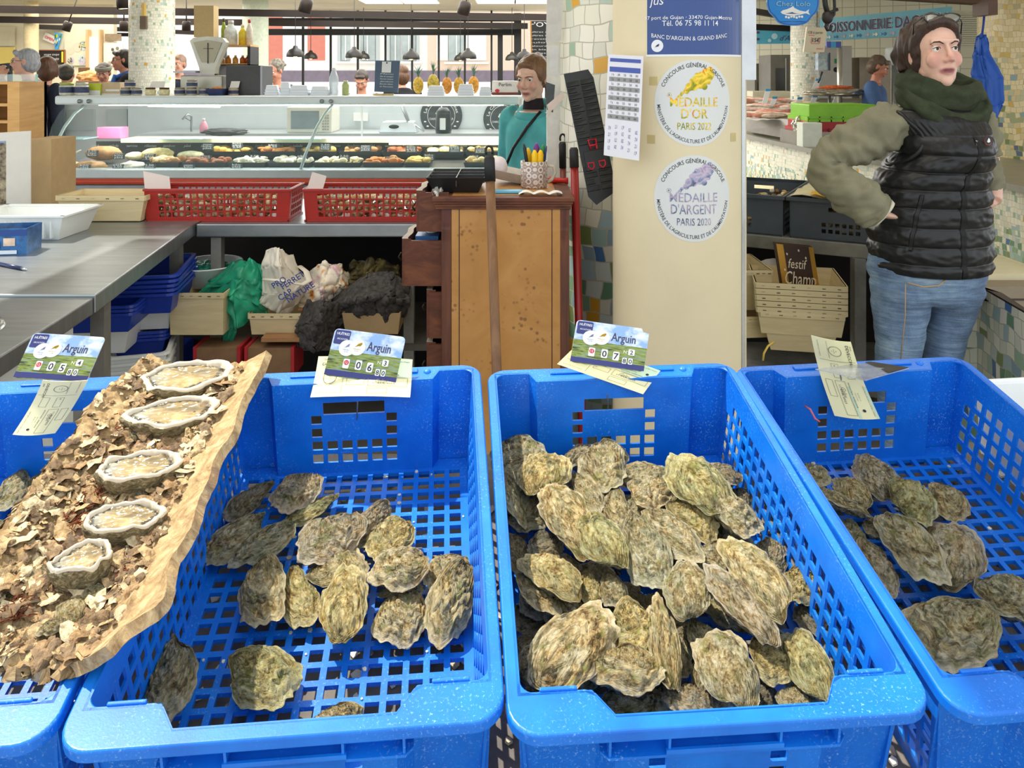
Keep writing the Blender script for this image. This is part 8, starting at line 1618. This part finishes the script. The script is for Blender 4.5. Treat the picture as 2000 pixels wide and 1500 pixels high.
# hair, swept back under sunglasses
hm = hair_mat('#1c1310', '#4a3226'); m = M(hm); m.T = TH
m.ell((0, .032, .046), (.086, .096, .090), 24, 16); m.ell((-.060, .06, .03), (.045, .06, .07)); m.ell((-.03, .05, .0), (.062, .072, .085)); m.ell((.03, .05, .0), (.06, .07, .085))
for s in (-1, 1): m.ell((s*.066, .012, .030), (.019, .034, .05)); m.tube([(s*.02, -.056, .098), (s*.055, -.038, .082), (s*.075, -.016, .045), (s*.079, .0, .01)], [.014, .018, .016, .010], 8)
m.tube([(-.045, -.046, .088), (0, -.060, .104), (.045, -.046, .088)], .018, 8)
m.tube([(-.04, .10, .04), (-.085, .09, .0), (-.082, .075, -.05)], [.03, .03, .018], 8)
h = remesh(m, .005, 5); h.mats = [hm]
h.v = [tuple(Vector(v)+(Vector(v)-hc).normalized()*(.006*nz(v[0]*60, v[1]*60, v[2]*14, 2)+.008*nz(v[0]*22, v[1]*22, v[2]*9, 3))) for v in h.v]
obj('hair', h, wo, world=True)
m = M(hm); m.T = TH; rd = random.Random(6)
for k in range(60): a = rd.uniform(-1.2, 1.2); p = Vector((math.sin(a)*.080, .0+rd.uniform(-.03, .09), .03+math.cos(a)*.09)); m.tube([p, p+Vector((rd.gauss(0, .006), rd.gauss(0, .01), rd.uniform(.0, .010))), p+Vector((rd.gauss(0, .014), rd.gauss(0, .02), rd.uniform(-.01, .010)))], .0006, 4)
tag(obj('loose_hairs', m, wo, world=True), kind='stuff')
m = M(mt('#15161a', .12, 0, 0, coat=.6), mt('#8d8f88', .08, .3, 0)); m.T = TH @ Matrix.Translation((.004, -.052, .112)) @ Matrix.Rotation(R(-30), 4, 'X')
for s in (-1, 1):
    pts = [(s*.033+.027*math.cos(a)*(1.08), -.004*math.cos(a*2), .018*math.sin(a)) for a in [k*PI/12 for k in range(24)]]; m.use(m.mats[0]).tube(pts, .0032, 6, closed=True)
    m.use(m.mats[1]).add([(x, y, z) for x, y, z in pts], [tuple(range(24))]); m.use(m.mats[0]).tube([(s*.061, 0, .006), (s*.084, .03, .0), (s*.083, .09, -.055)], .0025, 6)
m.tube([(-.008, -.004, .004), (0, -.006, .008), (.008, -.004, .004)], .003, 6)
g = thing('sunglasses', 'dark sunglasses pushed up on the hair of the woman in the quilted vest', 'sunglasses', M_=TH @ Matrix.Translation((0, -.03, .1))); obj('frame_and_lenses', m, g, world=True)
m = M(mt('#d9d4c4', .2, .7, 0)); m.T = TH; m.tube([(.079, .006, -.034), (.083, .004, -.044), (.079, .002, -.054), (.075, .004, -.044)], .0012, 6, closed=True); obj('earring', m, wo, world=True)
# fleece sleeves
fl_ = mt('#85826b', .95, 0, .08, 12, .5, 260, name='olive fleece')
m = M(fl_); limb(m, [W(1778, 240, .05)+(.055,), W(1742, 250, .03)+(.080,), W(1692, 272, .02)+(.080,), W(1642, 298, .01)+(.073,), W(1612, 327, -.01)+(.060, .062), W(1634, 360, -.05)+(.068,), W(1672, 390, -.09)+(.070,), W(1694, 408, -.10)+(.060, .05)], 90, 48, .26, 3, 13, True); obj('sleeve', m, wo, world=True)
m = M(mt('#cfcbb8', .9, 0, .05)); a = spline([W(1697, 411, -.10)], 0) if 0 else None; limb(m, [W(1693, 407, -.10)+(.0615, .0515), W(1696.5, 410, -.101)+(.0605, .0505)], 3, 30, .12, 3, .3); obj('cuff_edge', m, wo, world=True)
m = M(fl_); limb(m, [W(1905, 236, .06)+(.06,), W(1925, 252, .06)+(.07,), W(1942, 285, .09)+(.066,), W(1946, 318, .10)+(.060,), W(1944, 355, .06)+(.058,), W(1940, 385, .02)+(.04,)], 50, 36, .22, 9, 11, True); obj('sleeve', m, wo, world=True)
# quilted vest
vm = mt('#1a1b1e', .38, 0, .2, 8, .25, 40, name='glossy black nylon', spec=.55)
VS = [(208, 1836, 64, 50), (216, 1833, 88, 58), (232, 1838, 98, 70), (260, 1850, 90, 80), (300, 1850, 91, 88), (340, 1834, 106, 88), (370, 1827, 114, 84), (410, 1826, 117, 82), (470, 1826, 119, 84), (515, 1828, 118, 84), (530, 1829, 113, 80), (532, 1829, 100, 70)]
def vint(v):
    for a, b in zip(VS, VS[1:]):
        if v <= b[0]: k = (v-a[0])/(b[0]-a[0]); k = k*k*(3-2*k) if 0 else k; return [a[i]+(b[i]-a[i])*k for i in (1, 2, 3)]
    return VS[-1][1:]
seams = [262, 298, 331, 365, 399, 436, 472, 506, 534]
def vest(th, v, off=0):
    cx, hw, hd = vint(v); sv = v-8*math.cos(th+.4)*0-6*math.sin(th*1)*0
    q = next((k for k in range(len(seams)-1) if seams[k] <= sv <= seams[k+1]), None)
    if q is None: puff = .25+.35*abs(math.sin(th*26))*max(0, min(1, (v-222)/25)) if v < 262 else 0
    else: puff = max(0, math.sin(PI*(sv-seams[q])/(seams[q+1]-seams[q])))**.5
    z0 = abs(((th-.17+PI) % (2*PI))-PI); puff *= min(1, z0/.05)
    p0 = abs(((th+.55+.1*(v-400)/60+PI) % (2*PI))-PI)
    if 372 < v < 480: puff *= min(1, .15+p0/.05)
    wr = nz(math.sin(th)*3, math.cos(th)*3, v*.055, 4)+.7*nz(math.sin(th)*9, math.cos(th)*9, v*.10, 6)
    e = 1+(puff*.072+wr*.026*(.3+puff))+off
    x = P(cx-3, 0, YW).x+math.sin(th)*hw*.93*px*e; y = YW+.03-math.cos(th)*hd*px*1.02*e
    if 235 < v < 330: y -= .030*math.exp(-((v-290)/32)**2)*max(0, math.cos(th-.1))
    return (x, y, P(0, v, YW).z)
m = M(vm); m.grid(lambda a, b: vest((a-.5)*2*PI, 208+b*324), 220, 190); obj('quilted_vest', m, wo, world=True)
m = M(mt('#0c0c0e', .6, 0, 0)); vs = []; n = 60
for k in range(n+1):
    v = 262+k*(531-262)/n; 
    for th in (.135, .215): p = Vector(vest(th, v, 0)); p.y -= .004; vs.append(tuple(p))
m.add(vs, [(2*k, 2*k+1, 2*k+3, 2*k+2) for k in range(n)], True); obj('zip', m, wo, world=True)
m = M(mt('#9a9c9e', .25, .9, 0)); p = Vector(vest(.175, 268))+Vector((0, -.008, 0)); m.tube([p, p+Vector((.001, -.002, -.03))], .004, 6); m.ell(tuple(p+Vector((.001, -.003, -.034))), (.004, .002, .007)); obj('zip_pull', m, wo, world=True)
m = M(black); vs = []
for k in range(26):
    v = 372+k*4.2; 
    for d in (-.03, .03): p = Vector(vest(-.55-.1*(v-400)/60+d, v)); p.y -= .003; vs.append(tuple(p))
m.add(vs, [(2*k, 2*k+1, 2*k+3, 2*k+2) for k in range(25)], True); obj('pocket_zip', m, wo, world=True)
m = M(mt('#22232a', .5, 0, 0), white, mt('#b8453a', .5, 0, 0)); p = Vector(vest(.44, 268)); f = lambda e: (lambda a, b: p+Vector((a*.93, a*.35-.012-e, b)))
m.use(m.mats[2]).disc(0, 0, .0165, f(0), 20); m.use(m.mats[0]).disc(0, .001, .015, f(.001), 20); m.use(white).shape([(-.007, -.004), (0, .008), (.006, .004), (.008, -.005), (0, -.008)], f(.002)); obj('badge', m, wo, world=True)
m = M(vm); arm = [vest(t_, v) for t_, v in ((-1.9, 222), (-1.25, 218), (-.95, 235), (-.88, 262), (-.95, 290), (-1.15, 312), (-1.6, 322), (-2.2, 300))]; m.tube([tuple(Vector(q)) for q in spline(arm, 40)], .0075, 8); obj('armhole_binding', m, wo, world=True)
# stand collar under scarf, scarf loops
sc_m = mt('#37402c', .95, 0, .22, 40, .6, 300, name='dark green knit')
m = M(sc_m)
def loop(c, rx, ry, tilt, r, r2, seed, roll=0, drop=0):
    pts = []; n = 56; T = Matrix.Translation(c) @ Matrix.Rotation(R(roll), 4, 'Y') @ Matrix.Rotation(R(tilt), 4, 'X'); k = 26; vs = []
    for i in range(n):
        a = 2*PI*i/n; f_ = max(0, -math.sin(a)); q = Vector((rx*math.cos(a), ry*math.sin(a), -drop*f_**1.5+.006*nz(math.cos(a)*2, math.sin(a)*2, 1, seed)))
        t_ = Vector((-rx*math.sin(a), ry*math.cos(a), 0)).normalized(); o = Vector((t_.y, -t_.x, 0)); rr_ = r*(1+.25*nz(math.cos(a)*1.5, math.sin(a)*1.5, 4, seed)); 
        for j in range(k):
            b = 2*PI*j/k; fold = 1+.16*math.sin(b*4+a*2.2+seed)+.08*math.sin(b*7-a*3)+.12*nz(math.cos(a)*3, math.sin(a)*3, b, seed)
            vs.append(tuple(T @ (q+o*math.cos(b)*rr_*fold+Vector((0, 0, 1))*math.sin(b)*r2*(rr_/r)*fold)))
    m.add(vs, [(i*k+j, i*k+(j+1) % k, ((i+1) % n)*k+(j+1) % k, ((i+1) % n)*k+j) for i in range(n) for j in range(k)], True)
loop(P(1838, 172, YW+.03), .112, .085, 10, .034, .046, 1, 7, .02); loop(P(1842, 196, YW+.015), .118, .098, 18, .036, .042, 5, 10, .05); loop(P(1858, 212, YW+.0), .098, .095, 26, .034, .040, 9, 12, .10); loop(P(1872, 208, YW-.0), .072, .095, 34, .026, .036, 12, 14, .10)
m.ell(P(1800, 150, YW+.07), (.08, .04, .035)); obj('scarf', m, wo, world=True)
# jeans
def denim():
    s = NT('faded denim'); v = s.obj(); n = s.noise(v, 6, 4, .6); n2 = s.noise(v, 300, 2, .5); mp = s.n.new('ShaderNodeMapping'); mp.inputs['Scale'].default_value = (3, 3, 40); s.L(v, mp.inputs[0]); n3 = s.noise(mp.outputs[0], 1.6, 3, .6, 1.5)
    f = s.math('ADD', s.math('MULTIPLY', n.outputs[0], .65), s.math('MULTIPLY', n3.outputs[0], .35)); r = s.ramp([(.36, '#2b4464'), (.48, '#4a6c93'), (.58, '#7393b3'), (.68, '#a5bac8')]); s.L(f, r.inputs[0]); c = s.mix(s.math('MULTIPLY', n2.outputs[0], .2), r.outputs[0], '#dfe6ea'); s.L(c, s.b.inputs['Base Color']); s.b.inputs['Roughness'].default_value = .85; s.bump(s.math('ADD', n3.outputs[0], s.math('MULTIPLY', n2.outputs[0], .4)), .5, .006); return s.m
dn = denim(); m = M(dn)
limb(m, [W(1820, 505, .03)+(.196, .13), W(1818, 540, .03)+(.198, .135), W(1814, 575, .03)+(.17, .12), W(1812, 590, .03)+(.14, .10)], 20, 40, .03, 3, 4)
limb(m, [W(1768, 560, .02)+(.105, .12), W(1763, 605, .02)+(.092, .10), W(1757, 660, .0)+(.076, .085), W(1752, 720, .0)+(.068, .08), W(1762, 820, .02)+(.066, .075), W(1765, 950, .02)+(.06, .065)], 60, 40, .055, 5, 14)
limb(m, [W(1870, 560, .03)+(.098, .12), W(1868, 605, .04)+(.080, .10), W(1861, 660, .05)+(.066, .085), W(1853, 720, .05)+(.060, .075), W(1845, 820, .05)+(.062, .07), W(1848, 950, .05)+(.058, .06)], 60, 40, .055, 7, 14)
jn = remesh(m, .006, 3); jn.mats = [dn]; obj('jeans', jn, wo, world=True)
m = M(mt('#c9a06a', .8, 0, 0)); m.tube([W(1741, 540, -.10), W(1742, 600, -.095), W(1738, 700, -.075)], .0015, 5); m.tube([W(1744, 537, -.105), W(1772, 544, -.112), W(1800, 541, -.115), W(1815, 530, -.11)], .002, 5); obj('stitching', m, wo, world=True)

# ---- everyone further away ----
def person(label, u, v, Y, hpx, yaw, hyaw=0, pitch=0, skin='#d9a98c', hair=('#241a15', '#4a3628'), top='#20222a', arms='down', style='short', glasses=False, legs='#2a2e3c', hscale=1, extra=None, wide=1, beard=None):
    s = hpx/F*Y/.235; c = P(u, v, Y); B = Matrix.Translation(c) @ Matrix.Rotation(R(yaw), 4, 'Z') @ Matrix.Scale(s, 4); HT = B @ Matrix.Rotation(R(hyaw), 4, 'Z') @ Matrix.Rotation(R(pitch), 4, 'X')
    t = thing('person', label, 'person', loc=(c.x, c.y, 0)); sk = skin_mat(skin, '#a85a58', '#c98474', '#5a3030'); m = M(sk); head_shapes(m, HT); m.T = B
    fl0 = -c.z/s
    limb(m, [(0, .01, -.06, .05), (0, .03, -.14, .05), (0, .04, -.19, .07)], 6, 14); limb(m, [(0, .04, -.17, .12, .07), (0, .04, -.28, .16*wide, .10), (0, .04, -.5, .14*wide, .10), (0, .04, -.72, .165*wide, .12)], 10, 18)
    fwd = arms == 'forward'
    A = {}
    for k in (-1, 1):
        sh = (k*.165*wide, .05, -.225); el = (k*.22*wide, .08 if not fwd else -.02, -.50); wr = (k*.22, 0, -.74) if not fwd else (k*.08, -.30, -.50)
        if arms == 'mouth' and k == 1: el, wr = (.2, -.12, -.40), (.02, -.17, -.13)
        A[k] = (sh, el, wr); limb(m, [sh+(.05,), el+(.038,), wr+(.026,)], 12, 12); d = Vector(wr)-Vector(el)
        hand(m, wr, d, (-k*.7, -.1, -.3) if fwd else (-k, 0, 0), .17, .5, k)
        limb(m, [(k*.085, .04, -.72, .09), (k*.09, .04, -1.1, .062), (k*.09, .05, fl0+.06, .045)], 10, 12); m.ell((k*.09, -.01, fl0+.045), (.045, .12, .045))
    m.T = Matrix(); b = remesh(m, .0075*s if hpx < 60 else .005*s, 3); b.mats = [sk]; face_post(b, HT); obj('body', b, t, world=True); face_parts(t, MW[t.name].inverted() @ HT, brow=hair[0])
    tm = mt(top, .85, 0, .12, 10, .3, 60); m = M(tm); m.T = B
    limb(m, [(0, .035, -.165, .085, .075), (0, .04, -.20, .14*wide, .09), (0, .04, -.26, .185*wide, .12), (0, .04, -.4, .175*wide, .125), (0, .04, -.6, .175*wide, .13), (0, .04, -.80, .19*wide, .14)], 30, 30, .05, int(u) % 9, 5)
    for k in (-1, 1):
        sh, el, wr = A[k]; e2 = tuple(Vector(el)*.12+Vector(wr)*.88) if arms != 'forward_short' else el
        if extra == 'short': limb(m, [(sh[0]*.8, sh[1], sh[2]+.02, .06), sh+(.075,), tuple(Vector(sh)*.25+Vector(el)*.75)+(.062,)], 14, 20, .06, 3, 3)
        else: limb(m, [(sh[0]*.8, sh[1], sh[2]+.02, .06), sh+(.075,), tuple(Vector(sh)*.5+Vector(el)*.5)+(.064,), el+(.056,), e2+(.042,)], 24, 20, .1, 3, 5)
    g = remesh(m, .008*s, 3); g.mats = [tm]; obj('top', g, t, world=True)
    m = M(mt(legs, .85, 0, .1)); m.T = B
    limb(m, [(0, .04, -.74, .18, .13), (0, .04, -.84, .175, .13)], 6, 20)
    for k in (-1, 1): limb(m, [(k*.09, .04, -.80, .10), (k*.09, .04, -1.1, .08), (k*.09, .05, fl0+.08, .065)], 12, 16, .05, 2, 5)
    obj('trousers', m, t, world=True)
    if style:
        hmt = hair_mat(*hair); m = M(hmt); m.T = HT
        m.ell((0, .028, .042), (.082, .092, .085), 20, 14)
        if style in ('short', 'grey'): m.ell((0, .045, .0), (.077, .07, .07)); m.tube([(-.05, -.048, .078), (0, -.062, .092), (.05, -.048, .078)], .02, 8)
        if style == 'full': m.ell((0, .045, -.01), (.088, .078, .085)); m.tube([(-.06, -.045, .07), (0, -.068, .088), (.06, -.04, .07)], .026, 8)
        if style == 'bob': m.ell((0, .05, -.03), (.09, .08, .10)); [m.ell((k*.075, .01, -.02), (.02, .04, .07)) for k in (-1, 1)]; m.tube([(-.06, -.04, .07), (0, -.06, .09), (.06, -.04, .07)], .02, 8)
        if style == 'bun': m.ell((0, .05, .0), (.077, .066, .07)); m.ell((.0, .095, .10), (.032, .032, .032)); m.tube([(-.04, -.046, .082), (0, -.056, .094), (.04, -.046, .082)], .018, 8); [m.ell((k*.068, .004, .035), (.02, .045, .05)) for k in (-1, 1)]; m.ell((0, .03, .05), (.087, .095, .086)); m.tube([(.03, .1, .03), (.045, .12, -.04), (.05, .10, -.12), (.05, .07, -.17)], [.035, .034, .028, .012], 10); m.tube([(-.03, .1, .03), (-.03, .11, -.04), (-.02, .10, -.11)], [.03, .03, .012], 10)
        if style == 'curly':
            rd = random.Random(3)
            for k in range(60): a, b = rd.uniform(0, 6.28), rd.uniform(-.3, 1.4); m.ell((.085*math.cos(a)*math.cos(b), .028+.09*math.sin(a)*math.cos(b)+.02, .04+.085*math.sin(b)), (.02, .02, .02), 8, 6)
        hh = remesh(m, .0075*s, 3); hh.mats = [hmt]; hh.v = [tuple(Vector(q)+(Vector(q)-c).normalized()*.005*s*nz(q[0]*40, q[1]*40, q[2]*15, 2)) for q in hh.v]; obj('hair', hh, t, world=True)
    if glasses:
        m = M(mt('#3a3c40', .2, .5, 0)); m.T = HT
        for k in (-1, 1): m.tube([(k*.031+.022*math.cos(a), -.090, .010+.016*math.sin(a)) for a in [q*PI/8 for q in range(16)]], .0018, 5, closed=True); m.tube([(k*.053, -.088, .014), (k*.078, .01, .012)], .0018, 5)
        m.tube([(-.009, -.092, .012), (.009, -.092, .012)], .0016, 5); obj('glasses', m, t, world=True)
    return t, B, HT
person('grey-haired person in spectacles laughing with a hand near the mouth, at the far left', 48, 122, 6.6, 53, -72, 0, 0, '#e3b49c', ('#6d7076', '#b4b8bd'), '#b7a9b0', 'mouth', 'full', True)
t_, B_, H_ = person('brown-haired customer in a dark navy coat behind the grey-haired one', 96, 134, 7.0, 46, 150, 30, 0, '#d39f80', ('#3c2618', '#6a442c'), '#22283a', 'down', 'bob', wide=1.25)
m = M(white); m.T = B_; m.box(-.02, .02, -.13, -.11, -.42, -.22); obj('reflective_stripe', m, t_, world=True)
t_, B_, H_ = person('customer in a dark olive cap and black jacket seen from behind', 131, 146, 7.6, 40, 175, 15, 0, '#c8987a', ('#2b2820', '#4a4436'), '#1b1d22', 'down', 'short', wide=1.3)
t_, B_, H_ = person('customer with a grey knitted headband looking down at the counter', 202, 143, 8.2, 38, 10, 0, 18, '#c8937a', ('#2a201c', '#3f322a'), '#2b2d33', 'forward', 'short')
m = M(mt('#8f8f80', .9, 0, .1)); m.T = H_; m.tube([(.086*math.cos(a), .012+.094*math.sin(a), .058-.01*math.sin(a)) for a in [k*PI/12 for k in range(24)]], [(.008, .026)]*24, 8, closed=True); obj('headband', m, t_, world=True)
t_, B_, H_ = person('dark-haired customer with a blue scarf looking left beside the mosaic column', 238, 118, 7.9, 42, -62, 0, 4, '#c08468', ('#15120f', '#2f2822'), '#171a22', 'down', 'full', True)
m = M(mt('#3b68b8', .8, 0, .3, 20)); m.T = B_; m.tube([(.085*math.cos(a), .03+.075*math.sin(a), -.15+.03*math.sin(a)) for a in [k*PI/12 for k in range(24)]], .026, 10, closed=True); m.tube([(.03, -.06, -.16), (.05, -.10, -.28), (.05, -.11, -.4)], .028, 8, flat=.5); obj('scarf', m, t_, world=True)
person('person with short reddish hair between the mosaic column and the scale', 348, 126, 8.4, 38, -10, 0, 6, '#e0ac96', ('#8a6a58', '#b89a88'), '#1f2a3c', 'forward', 'short')
person('grey curly-haired person bowing behind the white tubs', 538, 140, 8.6, 40, -30, 0, 20, '#c58a70', ('#5a544c', '#8d867a'), '#2a2c30', 'forward', 'curly')
person('short-haired seller in black bending over behind the counter, left of the slate board', 706, 158, 8.0, 40, 0, 0, 34, '#cc9478', ('#241c18', '#4a3c34'), '#1d1c1f', 'forward', 'short')
person('brown-haired person in dark clothes mostly hidden behind the slate board', 783, 146, 8.6, 38, -150, 0, 0, '#cb9c80', ('#3a2618', '#6a4628'), '#17181d', 'down', 'bob')
t_, B_, H_ = person('young person in a turquoise hooded top, hair in a bun, looking down left', 1038, 155, 4.9, 86, -34, 4, 12, '#edc7b0', ('#5e4330', '#9a7350'), '#58b3b6', 'down', 'bun', wide=.95)
m = M(mt('#4fa9ad', .85, 0, .1)); m.T = B_; m.tube([(.085*math.cos(a), .055+.085*math.sin(a), -.175+.04*math.sin(a)) for a in [k*PI/12 for k in range(24)]], .034, 10, closed=True); obj('hood', m, t_, world=True)
m = M(mt('#241c20', .9, 0, 0)); m.T = B_; m.lathe([(.058, -.16), (.054, -.12), (.05, -.10)], 24, Matrix.Translation((0, .02, 0)), cap=False); obj('neckband', m, t_, world=True)
m = M(black); m.T = B_; m.tube([(.07, -.02, -.17), (.03, -.09, -.25), (-.04, -.115, -.36), (-.08, -.12, -.45)], .008, 6); obj('bag_strap', m, t_, world=True)
t_, B_, H_ = person('fishmonger in a blue polo shirt working behind the fish display', 1716, 132, 6.9, 44, 62, 6, 26, '#d08a6c', ('#4a3a2e', '#7a6652'), '#4f6c9c', 'forward', 'full', extra='short', wide=1.15)
m = M(mt('#2f5db0', .7, 0, .1)); m.T = B_; m.box(-.15, .15, -.16, -.14, -.85, -.55); obj('work_apron', m, t_, world=True)
m = M(mt('#9a6a8c', .7, 0, 0)); m.T = B_; m.disc(-.06, -.30, .03, lambda a, b: (a, .182, b), 10, .02); m.disc(-.05, -.38, .02, lambda a, b: (a, .182, b), 10, .012); obj('back_print', m, t_, world=True)
